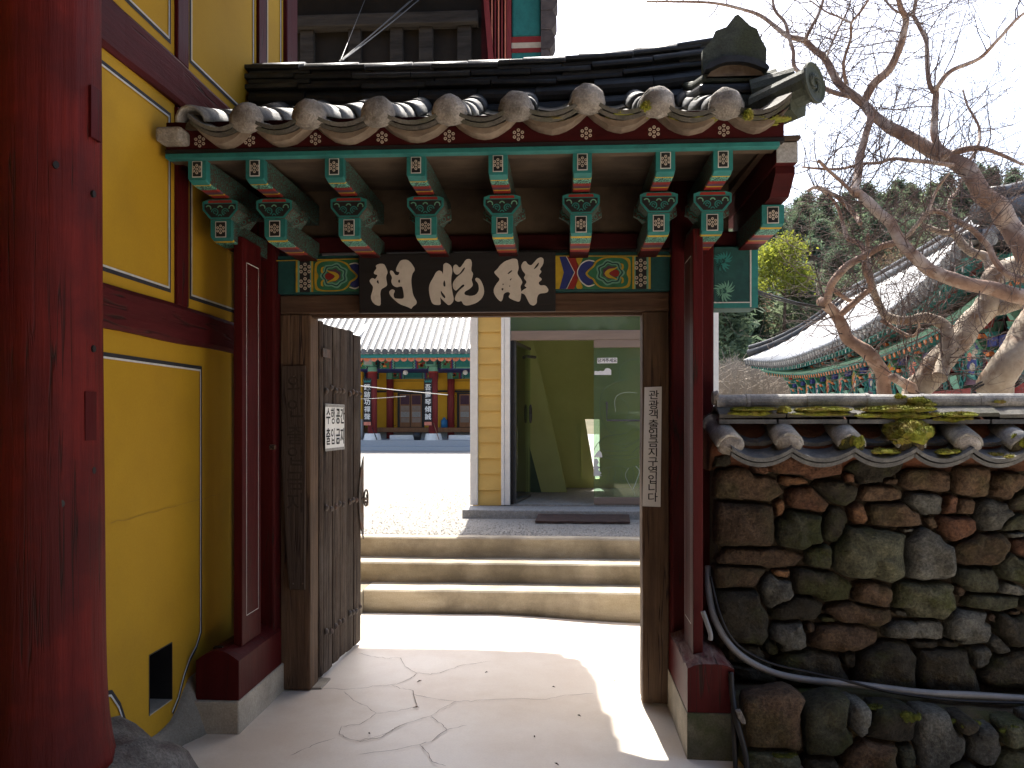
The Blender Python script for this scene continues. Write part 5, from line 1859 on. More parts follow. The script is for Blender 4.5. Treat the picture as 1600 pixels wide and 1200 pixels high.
    for px, py, sx in ((1390, 688, .05), (1478, 690, .05), (1560, 695, .06), (1180, 690, .03)):
        c = P(px, py, 4.04)
        for _ in range(60):
            q = c + Vector((r3.gauss(0, sx), r3.gauss(0, .03), r3.uniform(-.004, .012)))
            a = r3.uniform(0, 3.14)
            s = Vector((math.cos(a), math.sin(a), r3.uniform(-.3, .3))) * r3.uniform(.008, .018)
            w = Vector((-math.sin(a), math.cos(a), r3.uniform(-.4, .4))) * .003
            b.face([q - s, q + w, q + s, q - w])
    lt = mk(b, 'leaf_litter', M['drybrown'], t)
    lt['kind'] = 'stuff'

    # ---- lower retaining wall and the ledge the wall stands on
    t2 = thing('retaining_wall', 'low mossy boulder retaining wall at the foot of the stone wall', 'wall', (1.6, 3.8, -0.2))
    O = (1090, 1000, 3.137)
    low = [(380, 410, 270, 300, 0, 'b'), (360, 580, 260, 120, 0, 'ol'), (640, 430, 262, 262, -12, 'ol'), (778, 388, 130, 150, 20, 'g'), (940, 420, 240, 165, 0, 'd'), (850, 565, 270, 180, -10, 'b'), (1175, 492, 240, 250, 10, 'g'), (1402, 512, 150, 165, 0, 'g'), (1545, 460, 150, 110, 0, 'ol'), (1010, 560, 110, 120, 0, 'ol'), (1300, 420, 110, 80, 0, 'd'), (1525, 590, 150, 120, 0, 'ol'), (600, 610, 150, 90, 0, 'd'), (1290, 620, 120, 60, 0, 'd'), (1700, 480, 160, 190, 0, 'g'), (1860, 500, 160, 200, 0, 'b'),
           (700, 700, 240, 130, 0, 'b'), (950, 700, 240, 130, 0, 'd'), (1200, 720, 240, 130, 0, 'g'), (1450, 710, 230, 130, 0, 'b'), (420, 720, 240, 130, 0, 'd'), (1700, 700, 240, 150, 0, 'd')]
    st2 = [(O[0] + s[0] / O[2], O[1] + s[1] / O[2], s[2] / O[2], s[3] / O[2], s[4], s[5]) for s in low]
    top = lambda px: np.interp(px, [1140, 1200, 1260, 1350, 1450, 1600, 1700], [1110, 1092, 1085, 1095, 1105, 1112, 1114])
    sh = stone_shapes(st2, lambda x, y: 1150 < x < 1720 and top(x) - 12 < y < 1260, gap=1.4, cap=1.22)
    Y2 = 3.74
    for i, (s, ol) in enumerate(zip(st2, sh)):
        b = stone_mesh(ol, Y2, lambda px, py, Y: P(px, py, Y), 0.14, 0.045 + r3.uniform(0, .02), None, 100 + i * 2.9)
        mk(b, 'stone', M[SM[s[5]]], t2, smooth=True)
    # earth ledge
    b = MB()
    nx, ny = 70, 14
    for j in range(ny + 1):
        for i in range(nx + 1):
            x = 0.80 + 2.25 * i / nx
            y = 3.75 + 0.51 * j / ny
            px = np.interp(x, [0.8, 1.0, 1.3, 1.7, 3.0], [1143, 1200, 1290, 1400, 1720])
            z = 0.205 + .02 * noise.noise(Vector((x * 4, y * 4, 1))) + .01 * noise.noise(Vector((x * 14, y * 14, 3)))
            z -= 0.035 * sstep(1.2, 2.2, x)
            if j <= 3:
                z -= (3 - j) ** 2 * 0.018 + .02 * (3 - j) * noise.noise(Vector((x * 5, 9, 2)))
            b.v.append((x, y, z))
    for j in range(ny):
        for i in range(nx):
            b.f.append((j * (nx + 1) + i, j * (nx + 1) + i + 1, (j + 1) * (nx + 1) + i + 1, (j + 1) * (nx + 1) + i)); b.m.append(0)
    mk(b, 'earth_ledge', M['mud'], t2, smooth=True)
    mk(MB().box(0.82, 3.05, 3.80, 4.5, -0.5, 0.14), 'earth_core', M['mud_dark'], t2)
    for i, (px, py, Y, rx, ry, rz) in enumerate(((1420, 1118, 3.70, .045, .03, .045), (1185, 1090, 3.80, .05, .04, .012), (1505, 1130, 3.72, .06, .03, .03), (1590, 1140, 3.71, .07, .03, .04), (1230, 1180, 3.70, .07, .02, .02), (1365, 1105, 3.75, .05, .03, .012), (1470, 1150, 3.72, .035, .025, .06))):
        moss_patch(P(px, py, Y), rx, ry, rz * .7, t2, 60 + i, .5, 8, mat_=M['moss_dark'])
    # pale stone chip by the plinth
    b = MB()
    q = P(1157, 1120, 3.70)
    b.loft([[(q.x + a * .022, q.y + e, q.z + c * .03) for a, c in ((-1, .9), (.1, 1.0), (.9, -.4), (1, -1), (.2, -.9), (-.6, -.1))] for e in (-.012, .02)])
    ch = mk(b, 'stone_chip', M['mortar'], bevel=0.004)
    tag(ch, 'small pale stone chip lodged beside the mossy plinth', 'stone')

    # ---- conduits and cables
    def run(name, pts, r, m, label, cat, n=12):
        b = MB()
        q = [P(*p) for p in pts]
        sm = []
        for i in range(len(q) - 1):
            p0, p1, p2, p3 = q[max(i - 1, 0)], q[i], q[i + 1], q[min(i + 2, len(q) - 1)]
            for k in range(6):
                s = k / 6
                sm.append(0.5 * ((2 * p1) + (p2 - p0) * s + (2 * p0 - 5 * p1 + 4 * p2 - p3) * s * s + (3 * p1 - p0 - 3 * p2 + p3) * s ** 3))
        sm.append(q[-1])
        b.tube(sm, r, n)
        o = mk(b, name, M[m], smooth=True)
        tag(o, label, cat)
        return o
    run('conduit', [(1106, 885, 4.2), (1108, 930, 4.12), (1120, 975, 4.05), (1150, 1018, 3.99), (1200, 1048, 3.97), (1260, 1062, 3.96), (1340, 1070, 3.95), (1440, 1082, 3.95), (1520, 1086, 3.95), (1610, 1092, 3.95), (1700, 1096, 3.95)], .0165, 'pipe', 'grey plastic conduit lying along the foot of the stone wall', 'conduit')
    run('black_cable', [(1110, 900, 4.1), (1125, 960, 4.03), (1150, 1005, 4.0), (1200, 1035, 4.0), (1270, 1052, 3.99), (1330, 1066, 3.94), (1400, 1083, 3.93), (1500, 1095, 3.93), (1610, 1099, 3.93), (1700, 1102, 3.93)], .007, 'cable', 'thin black cable running beside the grey conduit', 'cable', 7)
    run('black_hose', [(1142, 1050, 3.79), (1144, 1085, 3.76), (1152, 1130, 3.70), (1164, 1175, 3.68), (1168, 1215, 3.67)], .013, 'cable', 'black hose dropping past the mossy plinth corner', 'hose', 9)
    run('black_hose', [(1146, 1080, 3.78), (1146, 1120, 3.73), (1148, 1170, 3.70), (1150, 1215, 3.69)], .011, 'cable', 'second black hose hugging the plinth, behind the first', 'hose', 9)
    run('drain_pipe', [(1098, 955, 3.86), (1104, 972, 3.85), (1110, 990, 3.84), (1110, 1000, 3.84)], .011, 'pipe', 'short grey pipe end on the rotting red sill', 'pipe', 9)


build_stone_wall()

# moss on the gate roof
for _i, (px, py, Y, rx, ry, rz) in enumerate(((862, 190, 3.54, .08, .05, .008), (975, 184, 3.54, .08, .05, .009), (1080, 188, 3.54, .085, .05, .010), (1200, 190, 3.55, .09, .05, .009), (1010, 165, 3.47, .02, .015, .03), (1170, 180, 3.47, .02, .02, .03))):
    _g = [o for o in bpy.data.objects if o.name == 'roof_bed'][0]
    moss_patch(P(px, py, Y), rx, ry, rz, _g, 90 + _i, .6, 12)


# ------------------------------------------------------------------ yellow clapboard house with the glass entrance
def build_house():
    YH = 8.73
    t = thing('clapboard_house', 'yellow clapboard house with white trim and a green glass entrance', 'house', (0.35, 9.5, 0.5))
    X = lambda px: PX(px, YH)
    zt = 3.27
    mk(MB().box(X(735), X(747) - .002, YH - .03, YH + .12, 0.595, zt), 'corner_trim', M['white'], t, bevel=0.004)
    mk(MB().box(X(783) + .002, X(788), YH - .035, YH + .10, 0.595, zt), 'door_trim', M['white'], t, bevel=0.004)
    mk(MB().box(X(788) + .002, X(797), YH - .025, YH + .10, 0.595, zt), 'door_trim', M['white'], t, bevel=0.004)
    mk(MB().box(X(1112), X(1122), YH - .03, YH + .12, 0.595, zt), 'corner_trim', M['white'], t, bevel=0.004)
    def boards(x0, x1):
        z = 0.60
        hs = [0.165, 0.175, 0.165, 0.17]
        k = 0
        while z < zt - .02:
            h = hs[k % 4]
            z1 = min(z + h, zt)
            b = MB().prism([(YH + .012, z1 - .001), (YH - .008, z - .012), (YH + .006, z - .012), (YH + .04, z1 - .001)], lambda u, v, q: (x0 + (x1 - x0) * q, u, v))
            mk(b, 'clapboard', M['siding'], t)
            z += h
            k += 1
    boards(X(747), X(783))
    boards(X(1087), X(1112) - .002)
    mk(MB().box(X(737), X(783), YH + .045, YH + .10, 0.6, zt), 'wall_sheathing', M['siding'], t)
    mk(MB().box(X(1087), X(1120), YH + .045, YH + .10, 0.6, zt), 'wall_sheathing', M['siding'], t)
    # side walls, roof, rear with a hidden opening added to let light in
    xa, xb, yb = X(737), X(1120), 11.4
    mk(MB().box(xa, xa + .08, YH + .125, yb, 0.5, zt), 'side_wall', M['siding'], t)
    mk(MB().box(xb - .08, xb, YH + .125, yb, 0.5, zt), 'side_wall', M['siding'], t)
    mk(MB().box(xa - .06, xb + .06, YH - .05, yb + .05, zt + .002, zt + .08), 'flat_roof', M['slab'], t)
    mk(MB().box(xa - .03, xb + .03, YH - .06, YH + .02, zt - .18, zt), 'roof_trim', M['white'], t, bevel=0.004)
    # rear wall around a low window (seen) and a tall one added out of sight to light the room
    Yr = 10.9
    wx0, wx1, wz0, wz1 = PX(909, Yr), PX(937, Yr), PZ(748, 915, Yr), PZ(655, 915, Yr)
    b = MB()
    b.box(xa + .08, wx0, Yr, Yr + .08, .6, zt).box(wx1, wx1 + .25, Yr, Yr + .08, .6, zt).box(wx0, wx1, Yr, Yr + .08, .6, wz0).box(wx0, wx1, Yr, Yr + .08, wz1, zt)
    b.box(wx1 + .25, xb - .42, Yr, Yr + .08, .6, zt).box(xb - .42, xb - .08, Yr, Yr + .08, .6, 0.9).box(xb - .42, xb - .08, Yr, Yr + .08, 2.9, zt)
    rw = mk(b, 'rear_wall', M['olive_wall'], t)
    # slanted flank of the low window, catching the light
    b = MB().prism([(PX(909, Yr), wz1), (PX(914, Yr), wz1), (PX(930, Yr), wz0), (PX(909, Yr), wz0)], lambda u, v, k: (u, Yr - .03 + .028 * k, v))
    mk(b, 'slanted_panel', M['olive_wall'], rw)
    mk(MB().box(wx0, wx1, Yr - .01, Yr + .02, (wz0 + wz1) / 2 - .25, (wz0 + wz1) / 2 - .235), 'window_bar', M['steel'], rw)
    mk(MB().box(xa + .08, xb - .08, YH + .02, Yr, 0.50, 0.601), 'inside_floor', M['slab'], t)
    # stair flank rising behind the open leaf
    Ys = 10.2
    pl = [(PX(822, Ys), PZ(525, 822, Ys)), (PX(832, Ys), PZ(525, 832, Ys)), (PX(886, Ys), PZ(782, 886, Ys)), (PX(822, Ys), PZ(782, 822, Ys))]
    pl[2] = (pl[2][0], 0.602); pl[3] = (pl[3][0], 0.602)
    b = MB().prism(pl, lambda u, v, k: (u, Ys + .12 * k, v))
    mk(b, 'stair_flank', M['olive_wall'], t)
    pl = [(PX(824, Ys), PZ(690, 824, Ys)), (PX(828, Ys), PZ(700, 828, Ys)), (PX(846, Ys), 0.602), (PX(824, Ys), 0.602)]
    b = MB().prism(pl, lambda u, v, k: (u, Ys - .03 + .025 * k, v))
    mk(b, 'stair_skirting', M['etch'], t)
    # small basin and cabinet glimpsed through the open leaf
    xx0, xx1 = PX(806, 10.0), PX(826, 10.0)
    for z0, z1, m in ((PZ(727, 815, 10), PZ(718, 815, 10), 'steel'), (PZ(717, 815, 10), PZ(680, 815, 10), 'pale_wall'), (PZ(742, 815, 10), PZ(728, 815, 10), 'pale_wall'), (PZ(674, 815, 10), PZ(662, 815, 10), 'steel'), (0.602, PZ(744, 815, 10), 'etch')):
        mk(MB().box(xx0 - .1, xx1, 9.98, 10.15, min(z0, z1), max(z0, z1)), 'wash_cabinet', M[m], t)
    # ---- glazed front
    zh0, zh1 = PZ(531, 900, YH), PZ(516, 900, YH)
    xg0, xg1 = X(797) + .002, X(1087)
    mk(MB().box(xg0, xg1, YH + .01, YH + .07, zh0, zh1), 'header_rail', M['bronze'], t, bevel=0.004)
    mk(MB().box(xg0, xg0 + .035, YH + .01, YH + .07, 0.602, zh0 - .002), 'frame_post', M['black'], t, bevel=0.003)
    mk(MB().box(xg0, xg1, YH + .035, YH + .043, zh1 + .002, zt - .18), 'transom_pane', M['glass_frost'], t)
    xf = X(928)
    zb0, zb1, zt0 = 0.603, PZ(777, 960, YH), PZ(543, 960, YH)
    fx = mk(MB().box(xf, xg1, YH + .03, YH + .042, zb1, zt0), 'etched_pane', M['glass_frost'], t)
    tag(fx, 'green etched glass pane with a seated figure')
    mk(MB().box(xf, xg1, YH + .015, YH + .06, zb0, zb1 - .002), 'bottom_rail', M['bronze'], t, bevel=0.003)
    mk(MB().box(xf, xg1, YH + .015, YH + .06, zt0 + .002, zh0 - .002), 'top_rail', M['bronze'], t, bevel=0.003)
    # engraved lines
    Ye = YH + .028
    Oe = (790, 500, 3.636)
    def eline(pts, w=.004, m='etch'):
        q = [P(Oe[0] + x / Oe[2], Oe[1] + y / Oe[2], Ye) for x, y in pts]
        sm = []
        for i in range(len(q) - 1):
            p0, p1, p2, p3 = q[max(i - 1, 0)], q[i], q[i + 1], q[min(i + 2, len(q) - 1)]
            for k in range(5):
                s = k / 5
                sm.append(0.5 * ((2 * p1) + (p2 - p0) * s + (2 * p0 - 5 * p1 + 4 * p2 - p3) * s * s + (3 * p1 - p0 - 3 * p2 + p3) * s ** 3))
        sm.append(q[-1])
        b = MB()
        for i, (a, c) in enumerate(zip(sm, sm[1:])):
            d = (c - a); d.normalize()
            nn = Vector((-d.z, 0, d.x)) * w * .5
            b.face([a - nn, a + nn, c + nn, c - nn])
        mk(b, 'engraved_line', M[m], fx)
    eline([(650, 320), (648, 280), (670, 245), (710, 225), (770, 222)])
    eline([(575, 380), (545, 420), (535, 480), (545, 560), (575, 620), (610, 645)])
    eline([(575, 380), (620, 355), (650, 345), (690, 335)])
    eline([(660, 345), (640, 330), (650, 320)])
    eline([(625, 520), (620, 460), (640, 425), (690, 410), (745, 415)], m='etch_pale')
    eline([(640, 440), (680, 460), (700, 510), (690, 560)])
    eline([(500, 740), (525, 700), (560, 668), (600, 655), (650, 650), (690, 640)], .006)
    eline([(560, 668), (535, 690), (535, 720), (560, 740), (620, 745), (700, 740)], .005)
    eline([(610, 645), (640, 600), (690, 580), (740, 570)])
    eline([(640, 690), (680, 670), (720, 640), (760, 620)])
    eline([(660, 730), (700, 715), (740, 690), (770, 670)], .006)
    eline([(720, 755), (745, 730), (770, 710)], .006)
    eline([(600, 700), (660, 710), (720, 690)])
    eline([(540, 770), (580, 785), (640, 792), (700, 790), (765, 780)])
    eline([(530, 880), (545, 850), (600, 835), (650, 830), (700, 840), (765, 820)])
    eline([(550, 760), (600, 770), (660, 772), (730, 765)])
    for a in range(5):
        eline([(580 + 35 * a, 840), (590 + 35 * a, 870), (575 + 38 * a, 905), (610 + 36 * a, 915)])
    eline([(700, 840), (680, 880), (700, 930), (730, 980), (735, 1000)], m='etch_pale')
    eline([(690, 640), (730, 600), (770, 640)])
    eline([(740, 830), (760, 860), (745, 910), (725, 960)], .008, 'etch_pale')
    for pts in ([(505, 290), (505, 312), (600, 312), (600, 285), (590, 276), (578, 273), (566, 277), (560, 288), (548, 291), (540, 288), (525, 292), (515, 289)],
                [(500, 780), (520, 750), (532, 740), (545, 755), (550, 780)], [(502, 790), (520, 788), (530, 810), (520, 825), (535, 840), (525, 850), (545, 870), (535, 880), (550, 886), (500, 886)]):
        pl = [(P(Oe[0] + x / Oe[2], Oe[1] + y / Oe[2], Ye).x, P(Oe[0] + x / Oe[2], Oe[1] + y / Oe[2], Ye).z) for x, y in pts]
        me = curve_mesh([pl], .002, False); me.materials.append(M['white'])
        put(me, 'sticker', fx, (0, Ye - .001, 0), rot=FRONT)
    pl = [(P(Oe[0] + x / Oe[2], Oe[1] + y / Oe[2], Ye).x, P(Oe[0] + x / Oe[2], Oe[1] + y / Oe[2], Ye).z) for x, y in ((521, 216), (634, 214), (634, 245), (521, 247))]
    me = curve_mesh([pl], .002, False); me.materials.append(M['white'])
    lab = put(me, 'label_strip', fx, (0, Ye - .001, 0), rot=FRONT)
    me = text_mesh('당겨주세요', 0.045, .001, bold=.0008); me.materials.append(M['ink'])
    c = P(Oe[0] + 577 / Oe[2], Oe[1] + 231 / Oe[2], Ye)
    put(me, 'lettering', fx, (c.x, Ye - .003, c.z), rot=FRONT)
    b = MB().loft([[(c.x + .165 + r * math.cos(k * math.pi / 6), Ye + .05 - e, PZ(763, 972, Ye) + s + r * math.sin(k * math.pi / 6)) for k in range(12)] for e, r, s in ((0, .05, 0), (.04, .045, 0))])
    # L-shaped pull bar
    hx, hz0, hz1 = X(948), PZ(629, 948, YH), PZ(657, 948, YH)
    b = MB().tube([(hx, YH + .03, hz0), (hx, YH - .03, hz0), (hx, YH - .03, hz1), (xg1 - .1, YH - .03, hz1)], .011, 8)
    mk(b, 'pull_bar', M['steel'], t)
    # open leaf, swung inwards
    A = Vector((X(803), YH + .04, 0)); B = Vector((PX(827, 9.62), 9.62, 0))
    d = (B - A).normalized(); n = Vector((d.y, -d.x, 0))
    Q = lambda s, o, z: A + d * s + n * o + Vector((0, 0, z))
    LL = (B - A).length
    lf = mk(MB().loft([[Q(0, 0, .63), Q(LL, 0, .63), Q(LL, .012, .63), Q(0, .012, .63)], [Q(0, 0, zh0 - .03), Q(LL, 0, zh0 - .03), Q(LL, .012, zh0 - .03), Q(0, .012, zh0 - .03)]]), 'glass_door_leaf', M['glass'], t)
    for s0, s1, z0, z1 in ((0, LL, .605, .632), (0, LL, zh0 - .032, zh0 - .005), (0, .02, .63, zh0 - .03)):
        mk(MB().loft([[Q(s0, -.008, z0), Q(s1, -.008, z0), Q(s1, .02, z0), Q(s0, .02, z0)], [Q(s0, -.008, z1), Q(s1, -.008, z1), Q(s1, .02, z1), Q(s0, .02, z1)]]), 'leaf_rail', M['steel'], lf)
    zc0, zc1 = PZ(660, 823, 9.45), PZ(633, 823, 9.45)
    pts = []
    for k in range(17):
        a = 2 * math.pi * k / 16
        sx = .05 * math.cos(a)
        pts.append(Q(LL - .13 + sx, .04, (zc0 + zc1) / 2 + (abs(math.sin(a)) ** .6 * (1 if math.sin(a) > 0 else -1)) * (zc1 - zc0) / 2))
    mk(MB().tube(pts, .010, 7), 'door_handle', M['steel'], lf, smooth=True)
    b = MB().tube([Q(LL - .2, .02, zh0 - .12), Q(LL - .05, .08, zh0 - .12)], .018, 7)
    mk(b, 'door_closer', M['steel'], lf)
    # entrance slab
    sl = mk(MB().box(PX(722, 8.3), 1.75, 8.30, 8.70, 0.44, 0.588), 'entrance_slab', M['slab'], bevel=0.012)
    tag(sl, 'low grey stone slab before the glass entrance', 'slab')
    # worn mat lying against the slab
    a, c = P(838, 803, 8.25), P(980, 809, 8.25)
    b = MB()
    rings = []
    for i in range(15):
        s = i / 14
        x = a.x + (c.x - a.x) * s
        w = .004 * noise.noise(Vector((x * 6, 0, 0)))
        rings.append([(x - .06 * (1 - s) * 0, 7.90, .508 + w), (x + .02, 8.27, .535 + w), (x + .02, 8.27, .555 + w), (x, 7.90, .528 + w)])
    b.loft(rings)
    m_ = mk(b, 'door_mat', M['mat_brown'])
    tag(m_, 'dark brown door mat on gravel in front of the entrance slab', 'door mat')


build_house()


# ------------------------------------------------------------------ long hall across the courtyard
def build_far_hall():
    YF = 27.0
    t = thing('long_hall', 'long yellow-walled temple hall across the courtyard with grey tiled roof', 'temple hall', (-5, YF + 2, 0.5))
    X = lambda px, Y=YF: PX(px, Y)
    Zp = lambda py, px=640, Y=YF: PZ(py, px, Y)
    x0, x1 = X(400), X(900)
    # platform in two courses
    mk(MB().box(x0, x1, YF - 0.9, YF + 7, 0.45, Zp(698, Y=YF - .9)), 'platform', M['granite'], t)
    mk(MB().box(x0, x1, YF - 0.35, YF + 7, 0.45, Zp(688, Y=YF - .35)), 'platform', M['granite'], t)
    zp = Zp(688, Y=YF - .35)
    zc0 = zp + .22
    ze = Zp(571)
    cols = [582 - 190, 582 - 95, 582, 677, 772, 867]
    for i, px in enumerate(cols):
        xc = X(px)
        mk(MB().tube([(xc, YF, zp - .1), (xc, YF, zp + .02), (xc, YF, zc0)], [.30, .30, .25], 14), 'column_base', M['white'], t)
        c = mk(MB().tube([(xc, YF, zc0), (xc, YF, ze + .1)], .155, 12), 'column', M['hallred'], t, smooth=True)
        for za, zb, m in ((ze - .20, ze + .02, 'mint'), (ze - .26, ze - .2, 'scarlet'), (ze - .05, ze - .02, 'black')):
            mk(MB().tube([(xc, YF, za), (xc, YF, zb)], .162, 12), 'painted_band', M[m], c)
        # second row of columns at the wall
        xw = X(px + 28, YF + 2.2)
        c2 = mk(MB().tube([(xw, YF + 2.15, zp), (xw, YF + 2.15, ze + .2)], .13, 10), 'inner_column', M['hallred'], t, smooth=True)
        mk(MB().tube([(xw, YF + 2.15, ze - .35), (xw, YF + 2.15, ze - .05)], .137, 10), 'painted_band', M['mint'], c2)
        # tie between them, square end showing
        mk(MB().box(xc - .12, xc + .12, YF, YF + 2.2, ze - .02, ze + .2), 'tie_beam', M['teal'], t)
        e = mk(MB().box(xc - .19, xc + .13, YF - .5, YF - .1, ze - .04, ze + .28), 'beam_head', M['mint'], t, bevel=0.02)
        mk(MB().box(xc - .15, xc + .09, YF - .51, YF - .495, ze + .0, ze + .24), 'head_panel', M['slab'] if i % 2 == 0 else M['teal_dark'], e)
        # couplet board
        if i in (2, 3):
            bz0, bz1 = Zp(665, px, YF - .25), Zp(591, px, YF - .25)
            bx = X(px - 8, YF - .25)
            bd = mk(MB().box(bx - .13, bx + .13, YF - .27, YF - .22, bz0, bz1), 'couplet_board', M['board_black'], t)
            tag(bd, 'black board with five white characters and a red foot')
            for ch, s in zip(('踐跡功禪聲' if i == 2 else '吾靈琴傾誠'), (.80, .645, .49, .335, .18)):
                me = text_mesh(ch, .215, .004, bold=.002); me.materials.append(M['white'])
                put(me, 'lettering', bd, (bx, YF - .273, bz0 + (bz1 - bz0) * s), rot=FRONT)
            mk(MB().box(bx - .12, bx + .12, YF - .274, YF - .268, bz0 + .01, bz0 + .12), 'lotus_foot', M['pink'], bd)
            b = MB()
            for q in range(-2, 3):
                b.loft([[(bx + q * .035 - .03, YF - .272, bz1 - .14), (bx + q * .035 + .03, YF - .272, bz1 - .14), (bx + q * .07, YF - .272, bz1 - .03)], [(bx + q * .035 - .03, YF - .268, bz1 - .14), (bx + q * .035 + .03, YF - .268, bz1 - .14), (bx + q * .07, YF - .268, bz1 - .03)]])
            mk(b, 'lotus_top', M['teal'], bd)
    # painted beams, panel by panel
    def painted(px0, px1, py0, py1, Y, kinds):
        n = sum(k[1] for k in kinds)
        s = 0
        za, zb = PZ(py1, 640, Y), PZ(py0, 640, Y)
        xa, xb = X(px0, Y), X(px1, Y)
        bm_ = mk(MB().box(xa, xb, Y, Y + .16, za, zb), 'painted_beam', M['teal'], t)
        for m, w in kinds:
            u0, u1 = xa + (xb - xa) * s / n, xa + (xb - xa) * (s + w) / n
            s += w
            if m == 'teal':
                mk(MB().box(u0, u1, Y - .004, Y, za, za + (zb - za) * .15), 'paint_strip', M['mint'], bm_)
                continue
            b = MB()
            k = 8
            left = [(u0 + (.02 * (1 if q % 2 else -1)), za + (zb - za) * q / k) for q in range(k + 1)]
            right = [(u1 + (.02 * (1 if q % 2 else -1)), za + (zb - za) * q / k) for q in range(k, -1, -1)]
            b.prism(left + right, lambda u, v, q: (u, Y - .006 + .005 * q, v))
            mk(b, 'paint_panel', M[m], bm_)
            if m == 'green':
                for q in range(5):
                    cx_, cz_ = u0 + (u1 - u0) * rnd.uniform(.2, .8), za + (zb - za) * rnd.uniform(.2, .8)
                    mk(MB().box(cx_ - .05, cx_ + .05, Y - .012, Y - .007, cz_ - .03, cz_ + .03), 'paint_dab', M[rnd.choice(['orange', 'scarlet', 'yellow', 'mint'])], bm_)
    unit = [('black', 2), ('mint', 1), ('green', 10), ('scarlet', 2), ('blue', 2), ('mint', 2), ('black', 1), ('teal', 22), ('black', 1), ('mint', 2), ('blue', 2), ('scarlet', 2), ('green', 10), ('mint', 1), ('black', 2)]
    for k in range(-1, 3):
        painted(592 + 95 * k, 670 + 95 * k, 560, 576, YF - .08, unit)
        painted(608 + 93 * k, 684 + 93 * k, 580, 592, YF + 2.05, unit)
    mk(MB().box(x0, x1, YF - .05, YF + 2.1, Zp(577), Zp(576)), 'blue_soffit', M['blue'], t)
    # eave rafters with round ends, eave board
    zr = Zp(562.5)
    re_me = MB().tube([(0, 0, 0), (0, 1.3, .35)], .085, 10, 0).mesh('rafter', M['teal'])
    rd_me = MB().loft([[(r * math.cos(2 * math.pi * k / 12), e, r * math.sin(2 * math.pi * k / 12)) for k in range(12)] for r, e in ((.115, .02), (.115, -.01))]).mesh('rafter_end', M['pink'])
    rc_me = MB().loft([[(r * math.cos(2 * math.pi * k / 8), e, r * math.sin(2 * math.pi * k / 8)) for k in range(8)] for r, e in ((.05, -.008), (.05, -.014))]).mesh('rafter_dot', M['orange'])
    px = 515
    while px < 760:
        o = put(re_me, 'rafter', t, (X(px, YF - .9), YF - .9, zr))
        e = sub(rd_me, 'rafter_end', o, (0, -.01, 0))
        sub(rc_me, 'rafter_dot', o, (0, -.01, 0))
        px += 11.6
    Ye = YF - 1.2
    ze2 = PZ(556, 640, Ye)
    mk(MB().box(x0, x1, Ye + .05, Ye + .25, ze2 - .05, ze2 + .06), 'eave_board', M['teal'], t)
    # roof
    Yt = YF + 3.2
    zt = ze2 + 4.3 * .66 + .05
    b = MB()
    b.loft([[(x0, Ye, ze2 + .07), (x1, Ye, ze2 + .07), (x1, Ye, ze2 + .13), (x0, Ye, ze2 + .13)], [(x0, Yt, zt), (x1, Yt, zt), (x1, Yt, zt + .06), (x0, Yt, zt + .06)]])
    b.loft([[(x0, Yt, zt), (x1, Yt, zt), (x1, Yt, zt + .06), (x0, Yt, zt + .06)], [(x0, Yt + 4.4, ze2 + .07), (x1, Yt + 4.4, ze2 + .07), (x1, Yt + 4.4, ze2 + .13), (x0, Yt + 4.4, ze2 + .13)]])
    roof = mk(b, 'roof', M['roof_bed'], t)
    n = 7
    tm = MB().loft([[(.085 * math.cos(math.pi * k / n), y, z + .085 * math.sin(math.pi * k / n)) for k in range(n + 1)] for y, z in ((0, 0), (Yt - Ye, zt - ze2 - .07))]).mesh('tile_row', M['halltile'])
    ed = MB().loft([[(.095 * math.cos(2 * math.pi * k / 10), e, .095 * math.sin(2 * math.pi * k / 10)) for k in range(10)] for e in (-.03, .03)]).mesh('eave_tile_end', M['tile'])
    cm = MB().loft([[(-.11, 0, .07), (-.06, 0, .015), (0, 0, -.005), (.06, 0, .015), (.11, 0, .07), (.06, 0, -.02), (0, 0, -.045), (-.06, 0, -.02)], [(-.11, .1, .07), (-.06, .1, .015), (0, .1, -.005), (.06, .1, .015), (.11, .1, .07), (.06, .1, -.02), (0, .1, -.045), (-.06, .1, -.02)]]).mesh('eave_drip_tile', M['tile_pale'])
    px = 480
    while px < 780:
        xx = X(px, Ye)
        o = put(tm, 'tile_row', roof, (xx, Ye, ze2 + .13))
        put(ed, 'eave_tile_end', roof, (xx, Ye - .01, ze2 + .14))
        put(cm, 'eave_drip_tile', roof, (xx + .11, Ye - .03, ze2 + .10))
        px += 11.05
    # hip ridge at the left end
    b = MB().tube([P(545, 540, Ye), P(600, 490, Yt - 1)], .18, 8)
    mk(b, 'hip_ridge', M['halltile'], roof)
    # wall with panels, doors
    YW2 = YF + 2.25
    zw0 = Zp(668, Y=YW2)
    mk(MB().box(x0, x1, YW2 + .06, YW2 + .2, zp, ze + .3), 'wall', M['hallyellow'], t)
    mk(MB().box(x0, x1, YW2 - .35, YW2 + .05, zw0 - .16, zw0), 'floor_edge', M['door_wood'], t)
    mk(MB().box(x0, x1, YW2 - .1, YW2 + .05, zp, zw0 - .17), 'under_floor', M['slab'], t)
    mk(MB().box(x0, x1, YW2 - .02, YW2 + .055, Zp(613, Y=YW2), Zp(610, Y=YW2)), 'wall_rail', M['black'], t)
